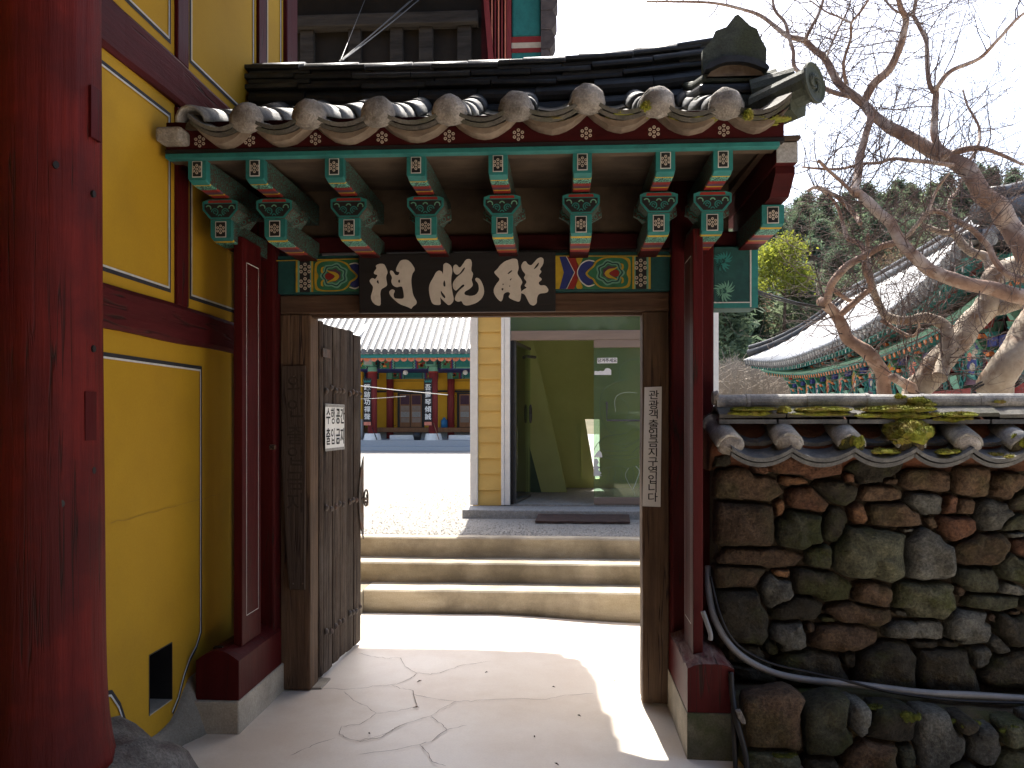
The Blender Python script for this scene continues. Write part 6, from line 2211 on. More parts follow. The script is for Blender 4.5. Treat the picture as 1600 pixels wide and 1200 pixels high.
    for k in range(-1, 3):
        o = 93 * k
        for (a, c, p0, p1) in ((604, 620, 616, 666), (606, 664, 594, 610), (696, 690, 0, 0)):
            if p0:
                q = mk(MB().box(X(a + o, YW2), X(c + o, YW2), YW2 + .03, YW2 + .058, Zp(p1, Y=YW2), Zp(p0, Y=YW2)), 'wall_panel', M['hallyellow'], t)
                for (u0, u1, v0, v1) in ((a + 1.2, a + 1.8, p0 + 1, p1 - 1), (c - 1.8, c - 1.2, p0 + 1, p1 - 1), (a + 1.2, c - 1.2, p0 + 1, p0 + 1.7), (a + 1.2, c - 1.2, p1 - 1.7, p1 - 1)):
                    mk(MB().box(X(u0 + o, YW2), X(u1 + o, YW2), YW2 + .025, YW2 + .03, Zp(v1, Y=YW2), Zp(v0, Y=YW2)), 'panel_line', M['black'], q)
        fr = mk(MB().box(X(621 + o, YW2), X(663 + o, YW2), YW2 + .0, YW2 + .057, zw0 + .001, Zp(613.5, Y=YW2)), 'door_surround', M['black'], t)
        for a, c in ((625, 641.5), (642.5, 659)):
            dd = mk(MB().box(X(a + o, YW2), X(c + o, YW2), YW2 - .03, YW2 - .002, zw0 + .02, Zp(616, Y=YW2)), 'door', M['door_wood'], t)
            for v0, v1, m in ((618, 632, 'purple'), (634, 642, 'door_paper'), (643, 652, 'slab'), (653, 660, 'door_paper')):
                mk(MB().box(X(a + 1.5 + o, YW2), X(c - 1.5 + o, YW2), YW2 - .04, YW2 - .031, Zp(v1, Y=YW2), Zp(v0, Y=YW2)), 'door_pane', M[m], dd)
        # stone bench blocks on the terrace
        mk(MB().box(X(606 + o), X(645 + o), YF + .3, YF + .9, zp - .05, Zp(680, Y=YF + .3)), 'stone_block', M['white'], t)
    # ceiling lamps
    for px in (633.5, 727):
        bm = bmesh.new()
        bmesh.ops.create_uvsphere(bm, u_segments=10, v_segments=8, radius=.085)
        me = bpy.data.meshes.new('globe_lamp'); bm.to_mesh(me); bm.free()
        me.materials.append(M['white'])
        put(me, 'globe_lamp', t, P(px, 582, YF + .6))
    # left wing glimpsed beside the door leaf
    mk(MB().box(X(470), X(566, YF + 1.2), YF + 1.2, YF + 1.4, zp, ze + .3), 'side_wall', M['hallyellow'], t)
    mk(MB().box(X(470), X(566, YF + .9), YF + .9, YF + 1.1, zp, Zp(655)), 'side_dado', M['granite'], t)
    # things standing on the terrace
    def prop(name, b, m, label, cat):
        o = mk(b, name, m, smooth=True)
        return tag(o, label, cat)
    c = P(652, 688, YF - .1)
    prop('bucket', MB().tube([(c.x, c.y, zp), (c.x, c.y, zp + .26)], [.11, .16], 12), M['cable'], 'dark bucket standing on the far hall terrace', 'bucket')
    c = P(694, 668, YW2 - .2)
    prop('water_bottle', MB().tube([(c.x, c.y, zw0), (c.x, c.y, zw0 + .26), (c.x, c.y, zw0 + .31), (c.x, c.y, zw0 + .36)], [.12, .12, .05, .05], 12), M['blueplastic'], 'blue water bottle on the far hall floor edge', 'bottle')
    prop('broom', MB().tube([P(581, 667, YF - .2), P(589, 687, YF - .4)], [.012, .02], 6), M['cable'], 'dark pole leaning on the left far column', 'pole')
    prop('broom', MB().tube([P(676, 657, YF - .1), P(686, 687, YF - .4)], [.014, .014], 6), M['door_wood'], 'brown wooden pole leaning on the right far column', 'pole')
    for i, (a, c) in enumerate((((540, 600), (700, 617)), ((540, 624), (634, 619)))):
        b = MB().tube([P(a[0], a[1], 15), P((a[0] + c[0]) / 2, (a[1] + c[1]) / 2 + 1, 15), P(c[0], c[1], 15)], .007 if i == 0 else .003, 6)
        prop('washing_line', b, M['white'], ('thick pale line strung across the courtyard' if i == 0 else 'thin pale line below the thick one across the courtyard'), 'line')


build_far_hall()


# ------------------------------------------------------------------ big hall behind the stone wall
def build_right_hall():
    th = math.radians(5.4)
    ed = Vector((math.sin(th), math.cos(th), 0)); en = Vector((math.cos(th), -math.sin(th), 0))
    H = lambda lat, tt, z: en * lat + ed * tt + Vector((0, 0, z))
    t = thing('painted_hall', 'large temple hall with swept tiled roof and painted brackets behind the stone wall', 'temple hall', H(8, 20, 0.5))
    T0, T1 = 10.0, 30.0
    cur = lambda tt: ((tt - 20) / 10.0)
    ez = lambda tt: 3.05 + .48 * abs(cur(tt)) ** 2.4
    el = lambda tt: 4.1 - .45 * abs(cur(tt)) ** 4
    RW, RH = 2.4, 5.12
    def surf(tt, s):
        lat = el(tt) + (4.1 + RW - el(tt)) * s
        z = ez(tt) + (RH + .25 * abs(cur(tt)) ** 2 - ez(tt)) * s * (.72 + .28 * s)
        return H(lat, tt, z)
    def smax(tt):
        return max(.06, min(1, (T1 - tt) / 3.4 + .06, (tt - T0) / 2.6 + .06))
    b = MB()
    nt_, ns = 60, 8
    for i in range(nt_ + 1):
        tt = T0 + (T1 - T0) * i / nt_
        for j in range(ns + 1):
            b.v.append(tuple(surf(tt, smax(tt) * j / ns)))
    for i in range(nt_):
        for j in range(ns):
            a = i * (ns + 1) + j
            b.f.append((a, a + 1, a + ns + 2, a + ns + 1)); b.m.append(0)
    roof = mk(b, 'roof', M['roof_bed'], t, smooth=True)
    sol = roof.modifiers.new('thickness', 'SOLIDIFY'); sol.thickness = .10; sol.offset = -1
    # tile rows and eave ends
    tt = T0 + .15
    while tt < T1 - .05:
        sm = smax(tt)
        pts = [surf(tt, sm * k / 6) + Vector((0, 0, .035)) for k in range(7)]
        mk(MB().tube(pts, .11, 7), 'tile_row', M['halltile'], roof, smooth=True)
        p = surf(tt, 0)
        b = MB().tube([p + Vector((-.03, 0, .03)), p + Vector((.06, 0, .05))], .09, 8)
        mk(b, 'eave_tile_end', M['tile_pale'], roof)
        p2 = surf(tt + .15, 0)
        mk(MB().tube([p2 + Vector((-.02, 0, -.05)), p2 + Vector((.07, 0, -.03))], [.08, .07], 6), 'eave_drip_tile', M['tile'], roof)
        tt += .30
    # ridges
    r1 = [surf(27.3 - 14.0 * k / 12, 1) + Vector((0, 0, .12)) for k in range(13)]
    for dz, r in ((0, .17), (.22, .09)):
        mk(MB().tube([p + Vector((0, 0, dz)) for p in r1], r, 8), 'main_ridge', M['tile_ridge'], roof, smooth=True)
    for s0, s1 in ((T1, 27.0), (T0, 12.4)):
        pts = []
        for k in range(9):
            q = s0 + (s1 - s0) * k / 8
            pts.append(surf(q, smax(q)) + Vector((0, 0, .14 + .10 * (1 - k / 8) ** 3)))
        for dz, r in ((0, .15), (.2, .08)):
            mk(MB().tube([p + Vector((0, 0, dz)) for p in pts], r, 8), 'hip_ridge', M['tile_ridge'], roof, smooth=True)
    # front slope, nearer us, sweeping away to the right
    b = MB()
    nx = 40
    fe = lambda la: 3.62 + .0 * la
    for i in range(nx + 1):
        la = 3.65 + 14.0 * i / nx
        for j in range(7):
            s = j / 6 * min(1, .06 + (la - 3.65) / 2.8)
            b.v.append(tuple(H(la, T0 + 2.6 * s, 3.55 - .35 * sstep(3.65, 8, la) + 2.1 * s * (.72 + .28 * s))))
    for i in range(nx):
        for j in range(6):
            a = i * 7 + j
            b.f.append((a, a + 7, a + 8, a + 1)); b.m.append(0)
    fr = mk(b, 'front_roof', M['roof_bed'], t, smooth=True)
    la = 3.9
    while la < 9.5:
        sm = min(1, .06 + (la - 3.65) / 2.8)
        zz = 3.55 - .35 * sstep(3.65, 8, la)
        pts = [H(la, T0 + 2.6 * s * sm, zz + .04 + 2.1 * s * sm * (.72 + .28 * s * sm)) for s in (0, .33, .66, 1)]
        mk(MB().tube(pts, .075, 6), 'tile_row', M['halltile'], fr, smooth=True)
        p = H(la, T0, zz)
        mk(MB().tube([p + ed * -.03, p + ed * .08], .09, 8), 'eave_tile_end', M['tile_pale'], fr)
        # front rafters
        for dz, dl, r, m1, m2 in ((-.17, .12, .055, 'teal', 'mint'), (-.34, .75, .075, 'teal', 'orange')):
            kf = max(.1, min(1.0, (la - 3.65) / 2.4))
            q0, q1 = H(la, T0 + dl, zz + dz), H(la, T0 + dl + 1.6 * kf, zz + dz + .45 * kf)
            ro = mk(MB().tube([q0, q1], r, 7), 'rafter', M[m1], t)
            mk(MB().tube([q0 - ed * .012, q0 - ed * .002], r * .92, 8), 'rafter_end', M[m2], ro)
        la += .30
    # left-side rafters: square flying rafters over round ones
    tt = T0 + .3
    k = 0
    while tt < T1 - .4:
        kf = max(.12, min(1.0, smax(tt) * 1.1 - .06))
        p = H(el(tt) + .10, tt, ez(tt) - .14); q = H(el(tt) + .10 + 1.2 * kf, tt, ez(tt) - .14 + .36 * kf)
        d = (q - p).normalized(); up = Vector((0, 0, 1))
        r_ = .052
        ring = lambda c: [c + ed * -r_ + up * -r_, c + ed * r_ + up * -r_, c + ed * r_ + up * r_, c + ed * -r_ + up * r_]
        o = mk(MB().loft([ring(p), ring(q)]), 'flying_rafter', M['teal'], t)
        c = p - d * .004
        mk(MB().loft([[c + (x - p) * .62 for x in ring(p)], [c - d * .004 + (x - p) * .62 for x in ring(p)]]), 'rafter_end', M['white_line'] if k % 2 else M['mint'], o)
        mk(MB().loft([ring(p + d * .12 - up * .004), ring(p + d * .2 - up * .004)]), 'painted_band', M['scarlet'], o)
        p = H(el(tt) + .62, tt, ez(tt) - .36); q = H(el(tt) + .62 + 1.58 * kf, tt, ez(tt) - .36 + .41 * kf)
        d = (q - p).normalized()
        o = mk(MB().tube([p, q], .075, 8), 'round_rafter', M['teal'], t)
        mk(MB().tube([p - d * .012, p - d * .003], .070, 10), 'rafter_end', M['orange'], o)
        mk(MB().tube([p - d * .018, p - d * .013], .025, 8), 'rafter_dot', M['cream'], o)
        tt += .30
        k += 1
    # eave boards
    for off, dz, w, m in ((.10, -.055, .05, 'teal'), (.55, -.25, .06, 'mint'), (.60, -.31, .03, 'teal')):
        pts = [H(el(q) + off, q, ez(q) + dz) for q in np.linspace(T0 + .1, T1 - .2, 40)]
        mk(MB().tube(pts, w, 4), 'eave_board', M[m], t)
    # soffit
    b = MB()
    for i in range(41):
        q = T0 + (T1 - T0) * i / 40
        kf = max(.04, min(1.0, smax(q) * 1.1 - .06))
        b.v += [tuple(H(el(q) + .08, q, ez(q) - .07)), tuple(H(el(q) + .08 + 2.12 * kf, q, ez(q) - .07 + .23 * kf))]
    for i in range(40):
        b.f.append((2 * i, 2 * i + 1, 2 * i + 3, 2 * i + 2)); b.m.append(0)
    mk(b, 'soffit', M['soffit'], t)
    # wall: red rail, painted panels between brackets
    LW = 5.25
    zb = 2.05
    wl_ = mk(MB().loft([[H(LW + .05, 11.2, .5), H(LW + .3, 11.2, .5), H(LW + .3, 28.8, .5), H(LW + .05, 28.8, .5)], [H(LW + .05, 11.2, 3.3), H(LW + .3, 11.2, 3.3), H(LW + .3, 28.8, 3.3), H(LW + .05, 28.8, 3.3)]]), 'wall', M['darkred'], t)
    b = MB().loft([[H(LW - .12, 11, zb - .30), H(LW + .04, 11, zb - .30), H(LW + .04, 29, zb - .30), H(LW - .12, 29, zb - .30)], [H(LW - .12, 11, zb - .05), H(LW + .04, 11, zb - .05), H(LW + .04, 29, zb - .05), H(LW - .12, 29, zb - .05)]])
    mk(b, 'painted_beam', M['scarlet'], t)
    b = MB().loft([[H(LW - .13, 11, zb - .36), H(LW + .04, 11, zb - .36), H(LW + .04, 29, zb - .36), H(LW - .13, 29, zb - .36)], [H(LW - .13, 11, zb - .305), H(LW + .04, 11, zb - .305), H(LW + .04, 29, zb - .305), H(LW - .13, 29, zb - .305)]])
    mk(b, 'yellow_rail', M['hallyellow'], t)
    nb_ = 13
    for i in range(nb_):
        tc = 11.6 + 17.0 * i / (nb_ - 1)
        # bracket set: stepped coloured arms projecting from the wall
        br = mk(MB().loft([[H(LW - .1, tc - .16, zb - .05), H(LW + .05, tc - .16, zb - .05), H(LW + .05, tc + .16, zb - .05), H(LW - .1, tc + .16, zb - .05)], [H(LW - .2, tc - .2, zb + .18), H(LW + .05, tc - .2, zb + .18), H(LW + .05, tc + .2, zb + .18), H(LW - .2, tc + .2, zb + .18)]]), 'bracket', M['mint'], t)
        for lv in range(3):
            z0 = zb + .2 + .26 * lv
            out = .12 + .16 * lv
            mk(MB().loft([[H(LW - out, tc - .06, z0 + .04), H(LW, tc - .06, z0), H(LW, tc + .06, z0), H(LW - out, tc + .06, z0 + .04)], [H(LW - out - .08, tc - .06, z0 + .17), H(LW, tc - .06, z0 + .17), H(LW, tc + .06, z0 + .17), H(LW - out - .08, tc + .06, z0 + .17)]]), 'bracket_arm', M[('teal', 'green', 'mint')[lv]], br)
            mk(MB().loft([[H(LW - .10 - .12 * lv, tc - .36, z0 + .06), H(LW - .02 - .12 * lv, tc - .36, z0 + .06), H(LW - .02 - .12 * lv, tc + .36, z0 + .06), H(LW - .10 - .12 * lv, tc + .36, z0 + .06)], [H(LW - .10 - .12 * lv, tc - .42, z0 + .18), H(LW - .02 - .12 * lv, tc - .42, z0 + .18), H(LW - .02 - .12 * lv, tc + .42, z0 + .18), H(LW - .10 - .12 * lv, tc + .42, z0 + .18)]]), 'bracket_bar', M[('scarlet', 'blue', 'scarlet')[lv]], br)
            for s in (-.34, 0, .34):
                q = H(LW - .14 - .12 * lv, tc + s, z0 + .22)
                mk(MB().loft([[q + Vector((x * .05, y * .05, -.03)) for x, y in ((-1, -1), (1, -1), (1, 1), (-1, 1))], [q + Vector((x * .075, y * .075, .03)) for x, y in ((-1, -1), (1, -1), (1, 1), (-1, 1))]]), 'bearing_block', M['orange' if s == 0 else 'teal'], br)
        # curled spurs either side
        for s in (-1, 1):
            for kk, (r, zz, oo) in enumerate(((.10, .16, .42), (.075, .34, .36), (.06, .02, .34))):
                pts = [H(LW - .16, tc + s * (oo + r * math.cos(a)), zb + zz + r * math.sin(a)) for a in np.linspace(-1.2, 4.2, 16)]
                mk(MB().tube(pts, .020, 5), 'painted_curl', M['teal'], br, smooth=True)
        # painted flower panel between this bracket and the next
        if i < nb_ - 1:
            tm = tc + 17.0 / (nb_ - 1) / 2
            pn = mk(MB().loft([[H(LW - .12, tm - .42, zb + .0), H(LW + .05, tm - .42, zb + .0), H(LW + .05, tm + .42, zb + .0), H(LW - .12, tm + .42, zb + .0)], [H(LW - .12, tm - .42, zb + .72), H(LW + .05, tm - .42, zb + .72), H(LW + .05, tm + .42, zb + .72), H(LW - .12, tm + .42, zb + .72)]]), 'flower_panel', M['purple' if i % 2 else 'darkred'], t)
            kinds = (('yellow', 'scarlet', 'orange'), ('mint', 'blue', 'cream'), ('yellow', 'orange', 'cream'), ('mint', 'scarlet', 'pink'))[i % 4]
            def blob(c, r1, r2, m, o, seed, pet=0):
                pts = []
                for q in range(24):
                    a = 2 * math.pi * q / 24
                    rr = 1 + (.22 * abs(math.cos(pet * a / 2)) if pet else 0)
                    pts.append((c[0] + r1 * rr * math.cos(a), c[1] + r2 * rr * math.sin(a)))
                bb = MB().prism(pts, lambda u, v, k_: tuple(H(LW - .12 - o + .004 * k_, u, v)))
                mk(bb, 'painted_flower', M[m], pn)
            blob((tm, zb + .38), .38, .31, 'teal', .004, 0)
            blob((tm, zb + .38), .33, .26, kinds[0], .008, 0)
            blob((tm, zb + .30), .20, .13, kinds[1], .012, 0, 9)
            blob((tm - .08, zb + .47), .10, .08, kinds[2], .014, 0, 7)
            blob((tm + .13, zb + .44), .08, .06, 'pink', .014, 0, 7)
            blob((tm, zb + .27), .09, .06, kinds[2], .018, 0, 7)
    # front wall facing us, columns and painted lintels
    zf = 12.6
    fw = mk(MB().loft([[H(LW, zf, .5), H(LW + 11, zf, .5), H(LW + 11, zf + .2, .5), H(LW, zf + .2, .5)], [H(LW, zf, 3.9), H(LW + 11, zf, 3.9), H(LW + 11, zf + .2, 3.9), H(LW, zf + .2, 3.9)]]), 'front_wall', M['darkred'], t)
    for i in range(5):
        la = LW + .1 + 2.2 * i
        mk(MB().tube([H(la, zf - .15, .5), H(la, zf - .15, 2.3)], .2, 12), 'column', M['hallred'], t, smooth=True)
    lay = [('hallyellow', 1.25, 1.62), ('black', 1.64, 1.70), ('scarlet', 1.72, 2.0), ('mint', 2.02, 2.08), ('green', 2.1, 2.42), ('orange', 2.44, 2.5), ('blue', 2.52, 2.7)]
    for m, z0, z1 in lay:
        mk(MB().loft([[H(LW - .2, zf - .25, z0), H(LW + 11, zf - .25, z0), H(LW + 11, zf, z0), H(LW - .2, zf, z0)], [H(LW - .2, zf - .25, z1), H(LW + 11, zf - .25, z1), H(LW + 11, zf, z1), H(LW - .2, zf, z1)]]), 'painted_lintel', M[m], fw)
    for i in range(7):
        la = LW + .15 + .85 * i
        br = mk(MB().loft([[H(la - .2, zf - .3, 2.72), H(la + .2, zf - .3, 2.72), H(la + .2, zf, 2.72), H(la - .2, zf, 2.72)], [H(la - .26, zf - .4, 2.9), H(la + .26, zf - .4, 2.9), H(la + .26, zf, 2.9), H(la - .26, zf, 2.9)]]), 'bracket', M['mint'], t)
        for lv in range(3):
            z0 = 2.92 + .2 * lv
            o_ = .4 + .3 * lv
            mk(MB().loft([[H(la - .06, zf - o_, z0 + .04), H(la + .06, zf - o_, z0 + .04), H(la + .06, zf, z0), H(la - .06, zf, z0)], [H(la - .06, zf - o_ - .1, z0 + .15), H(la + .06, zf - o_ - .1, z0 + .15), H(la + .06, zf, z0 + .15), H(la - .06, zf, z0 + .15)]]), 'bracket_arm', M[('teal', 'green', 'mint')[lv]], br)
            mk(MB().loft([[H(la - .34, zf - .3 - .25 * lv, z0 + .06), H(la + .34, zf - .3 - .25 * lv, z0 + .06), H(la + .34, zf - .2 - .25 * lv, z0 + .06), H(la - .34, zf - .2 - .25 * lv, z0 + .06)], [H(la - .38, zf - .3 - .25 * lv, z0 + .16), H(la + .38, zf - .3 - .25 * lv, z0 + .16), H(la + .38, zf - .2 - .25 * lv, z0 + .16), H(la - .38, zf - .2 - .25 * lv, z0 + .16)]]), 'bracket_bar', M[('scarlet', 'blue', 'orange')[lv]], br)
    # solid bulk
    mk(MB().loft([[H(LW + .35, 13, .5), H(LW + 9, 13, .5), H(LW + 9, 28, .5), H(LW + .35, 28, .5)], [H(LW + .35, 13, 3.6), H(LW + 9, 13, 3.6), H(LW + 9, 28, 3.6), H(LW + .35, 28, 3.6)]]), 'inner_walls', M['darkred'], t)
    b = MB()
    mk(MB().loft([[H(6.5, 12.5, 3.6), H(15, 12.5, 3.6), H(15, 28, 3.6), H(6.5, 28, 3.6)], [H(6.55, 13.3, 5.02), H(14, 13.3, 5.02), H(14, 27, 5.02), H(6.55, 27, 5.02)]]), 'roof_body', M['tile'], t)


build_right_hall()
for _n in ('stone_wall', 'retaining_wall'):
    bpy.data.objects[_n]['kind'] = 'thing'


# ------------------------------------------------------------------ old bare tree behind the wall
def build_bare_tree():
    base = P(1440, 640, 6.3)
    t = thing('bare_tree', 'old leafless tree with twisting smooth tan branches behind the stone wall', 'tree', (base.x, 6.3, 0.5))
    rr = random.Random(8)
    BR = [
     # kind, material, radius px start->end, (px, py) list, depth start, depth end
     ('trunk', 'bark_pale', 21, 15, [(1405, 690), (1420, 640), (1433, 612), (1459, 575), (1481, 550), (1506, 519), (1531, 490), (1547, 466), (1548, 441), (1559, 428), (1587, 416), (1625, 398)], 6.3, 6.2),
     ('branch', 'bark_pale', 10, 9, [(1540, 478), (1562, 481), (1600, 470), (1650, 455)], 6.3, 6.0),
     ('branch', 'bark', 12, 6.5, [(1660, 470), (1600, 462), (1553, 453), (1506, 442), (1459, 425), (1434, 403), (1409, 378), (1391, 350), (1369, 328), (1344, 306), (1333, 301)], 5.6, 5.9),
     ('branch', 'bark', 6.5, 5, [(1333, 301), (1340, 275), (1345, 240), (1353, 208), (1360, 181), (1354, 165)], 5.9, 6.3),
     ('trunk', 'bark', 17, 7.5, [(1640, 440), (1600, 388), (1581, 356), (1553, 319), (1528, 296), (1509, 264), (1477, 243), (1440, 227), (1408, 208), (1376, 189), (1352, 165)], 5.8, 6.3),
     ('branch', 'bark', 7, 1.6, [(1352, 165), (1333, 149), (1312, 131), (1299, 109), (1288, 91), (1272, 77), (1256, 63), (1232, 57), (1216, 45), (1190, 25), (1165, 16), (1109, 4), (1010, 2)], 6.3, 6.9),
     ('branch', 'bark', 6.5, 4, [(1350, 158), (1365, 133), (1389, 109), (1400, 88), (1409, 64), (1416, 32), (1408, 13), (1400, -20)], 6.3, 6.0),
     ('branch', 'bark', 4, 2, [(1340, 152), (1304, 145), (1280, 133), (1243, 107), (1240, 80), (1233, 59), (1227, 35), (1211, 16), (1206, -15)], 6.3, 6.7),
     ('branch', 'bark', 3, 1.5, [(1256, 63), (1270, 38), (1284, 10), (1288, -15)], 6.5, 6.5),
     ('branch', 'bark', 2, 1, [(1290, 92), (1298, 72), (1310, 45), (1325, 15), (1332, -10)], 6.4, 6.6),
     ('branch', 'bark', 2.6, 1.4, [(1322, 132), (1318, 100), (1329, 60), (1330, 36), (1345, 18), (1362, -8)], 6.3, 6.0),
     ('branch', 'bark', 2, 1, [(1330, 36), (1310, 26), (1290, 18), (1265, 0)], 6.1, 6.3),
     ('branch', 'bark', 6, 4.5, [(1478, 246), (1461, 213), (1460, 173), (1463, 144)], 6.0, 6.2),
     ('branch', 'bark', 4, 2.5, [(1462, 146), (1451, 128), (1448, 80), (1445, 59), (1429, 27), (1428, 21), (1433, -12)], 6.2, 6.4),
     ('branch', 'bark', 4, 1.8, [(1463, 142), (1467, 133), (1488, 109), (1531, 91), (1557, 64), (1579, 40), (1600, 21), (1630, 5)], 6.2, 5.9),
     ('branch', 'bark', 2, 1.6, [(1428, 21), (1413, 22), (1395, 14), (1380, -5)], 6.4, 6.5),
     ('branch', 'bark', 3.4, 1.5, [(1490, 258), (1427, 251), (1395, 248), (1373, 255), (1349, 256), (1315, 264), (1280, 264), (1253, 261)], 6.0, 6.4),
     ('branch', 'bark', 5, 6.5, [(1409, 378), (1381, 384), (1350, 400), (1322, 416), (1300, 444), (1294, 469), (1288, 474)], 5.9, 6.1),
     ('trunk', 'bark', 12, 7.5, [(1382, 650), (1381, 612), (1375, 578), (1359, 550), (1328, 531), (1316, 506), (1303, 488), (1282, 471)], 6.3, 6.1),
     ('branch', 'bark', 5, 3, [(1314, 492), (1347, 462), (1361, 447), (1350, 419), (1355, 388), (1356, 366)], 6.1, 6.0),
     ('branch', 'bark_pale', 12, 4, [(1468, 590), (1472, 575), (1478, 556), (1481, 525), (1475, 506), (1447, 497), (1419, 500), (1387, 494), (1375, 478), (1362, 444), (1356, 403)], 6.1, 6.4),
     ('branch', 'bark', 5, 3.4, [(1600, 438), (1575, 430), (1553, 406), (1544, 384), (1519, 359), (1497, 347), (1469, 331), (1447, 333), (1434, 350), (1411, 376)], 5.7, 5.9),
     ('branch', 'bark', 3, 1.4, [(1449, 332), (1462, 300), (1475, 280), (1483, 270)], 5.7, 5.6),
     ('branch', 'bark_pale', 8, 4, [(1550, 440), (1541, 403), (1519, 394), (1503, 381), (1491, 366), (1466, 362), (1440, 352)], 6.3, 6.6),
     ('branch', 'bark', 4, 1.8, [(1488, 364), (1484, 316), (1495, 300), (1502, 280)], 6.5, 6.6),
     ('branch', 'bark', 4.5, 1.6, [(1352, 400), (1344, 381), (1325, 372), (1316, 347), (1306, 319), (1288, 300), (1270, 292)], 6.1, 6.4),
     ('branch', 'bark', 4, 2.5, [(1344, 350), (1335, 335), (1310, 310), (1278, 292), (1262, 298)], 6.2, 6.4),
     ('branch', 'bark', 3, 2.4, [(1332, 301), (1312, 282), (1290, 262), (1278, 250)], 5.9, 5.9),
     ('trunk', 'bark_pale', 25, 20, [(1530, 690), (1552, 625), (1572, 575), (1600, 525), (1635, 480), (1660, 440)], 5.9, 5.7),
     ('branch', 'bark', 9, 6, [(1440, 622), (1428, 609), (1410, 598), (1393, 589)], 6.3, 6.0),
     ('branch', 'bark', 6, 2, [(1470, 250), (1500, 235), (1530, 232), (1560, 240), (1600, 258)], 6.1, 6.0),
     ('branch', 'bark', 3, 1.2, [(1505, 262), (1525, 235), (1530, 200), (1512, 165), (1505, 140)], 6.0, 6.3),
     ('branch', 'bark', 4, 1.5, [(1300, 452), (1330, 470), (1345, 458)], 6.1, 6.2),
     ('branch', 'bark', 3.5, 1.5, [(1378, 500), (1400, 515), (1425, 525), (1435, 515), (1436, 505)], 6.2, 5.9),
    ]
    tw_src = []
    for kind, m, r0, r1, pl, d0, d1 in BR:
        n = len(pl)
        q = []
        for i, (x, y) in enumerate(pl):
            s = i / (n - 1)
            dd = d0 + (d1 - d0) * s + (.14 * noise.noise(Vector((x * .013, y * .013, d0))) if 0 < i < n - 1 else 0)
            q.append((P(x, y, dd), r0 + (r1 - r0) * s, dd))
        sm, rad = [], []
        for i in range(n - 1):
            p0, p1, p2, p3 = q[max(i - 1, 0)][0], q[i][0], q[i + 1][0], q[min(i + 2, n - 1)][0]
            K = 7 if r0 > 8 else 5
            for k in range(K):
                s = k / K
                p = 0.5 * ((2 * p1) + (p2 - p0) * s + (2 * p0 - 5 * p1 + 4 * p2 - p3) * s * s + (3 * p1 - p0 - 3 * p2 + p3) * s ** 3)
                r = (q[i][1] + (q[i + 1][1] - q[i][1]) * s) * q[i][2] / F
                r *= 1 + .10 * noise.noise(Vector((p.x * 9, p.z * 9, r0)))
                sm.append(p + Vector((noise.noise(p * 6), 0, noise.noise(p * 6 + Vector((9, 0, 0))))) * r * .35)
                rad.append(r)
        sm.append(q[-1][0]); rad.append(q[-1][1] * q[-1][2] / F * .9)
        b = MB().tube(sm, rad, 14 if r0 > 12 else (10 if r0 > 5 else 7), jit=.14 if r0 > 8 else .08, seed=r0)
        o = mk(b, kind, M[m], t, smooth=True)
        for i in range(1, len(sm) - 1):
            tw_src.append((sm[i], (sm[i + 1] - sm[i - 1]).normalized(), rad[i]))
    # knot and hollow
    k = P(1576, 568, 5.73)
    mk(MB().loft([[(k.x + r * .8 * math.cos(a), k.y - .02 + e, k.z + r * 1.3 * math.sin(a)) for a in np.linspace(0, 2 * math.pi, 13)[:-1]] for r, e in ((.030, 0), (.022, -.008), (.018, .03))]), 'hollow', M['black'], t)
    # twigs
    b = MB()
    cnt = 0

    def twig(p, d, ln, r, depth):
        nonlocal cnt
        n = 5
        pts, rad = [p], [r]
        dd = d.copy()
        for i in range(n):
            dd = (dd + Vector((rr.gauss(0, .22), rr.gauss(0, .22), rr.gauss(.03, .22)))).normalized()
            pts.append(pts[-1] + dd * ln / n)
            rad.append(max(.0011, r * (1 - (i + 1) / n * .75)))
        b.tube(pts, rad, 4, cap=False)
        cnt += 1
        if depth > 0:
            for _ in range(rr.choice((2, 3, 3, 4))):
                i = rr.randint(1, n)
                ax = Vector((rr.gauss(0, 1), rr.gauss(0, 1), rr.gauss(0.1, 1))).normalized()
                twig(pts[i], (dd * .7 + ax * .9).normalized(), ln * rr.uniform(.4, .75), max(.0012, rad[min(i, n)] * .7), depth - 1)
    rr.shuffle(tw_src)
    for p, d, r in tw_src[:560]:
        if r > .075:
            continue
        ax = Vector((rr.gauss(0, 1), rr.gauss(0, .6), rr.gauss(.25, 1)))
        ax = (ax - d * ax.dot(d)).normalized()
        twig(p, (ax + d * rr.uniform(-.2, .6)).normalized(), rr.uniform(.30, .75), rr.uniform(.0032, .0055), 2)
    tw = mk(b, 'twigs', M['twig'], t)
    tw['kind'] = 'stuff'
    # cable wound round the leaning right-hand trunk
    for i, dz in enumerate((0, .022)):
        cb = MB()
        c0 = P(1558, 604 - i * 5, 5.85)
        pts = [c0 + Vector((.155 * math.cos(a), .15 * math.sin(a), .06 * math.cos(a + 1.2))) for a in np.linspace(0, 2 * math.pi, 26)]
        cb.tube(pts, .008, 6)
        w = mk(cb, 'bound_cable', M['cable'], smooth=True)
        tag(w, ('upper' if i else 'lower') + ' turn of black cable wound round the leaning tree trunk', 'cable')
    # cable from the gate to the tree
    for i, off in enumerate((0, 4)):
        pts = [P(1164, 448 + off, 4.45), P(1205, 462 + off, 5.0), P(1245, 473 + off * .7, 5.6), P(1288, 481, 6.1)]
        w = mk(MB().tube(pts, .007 if i == 0 else .005, 6), 'slung_cable', M['cable'], smooth=True)
        tag(w, ('upper thicker' if i == 0 else 'lower thinner') + ' black cable slung from the gate beam end to the bare tree', 'cable')


build_bare_tree()


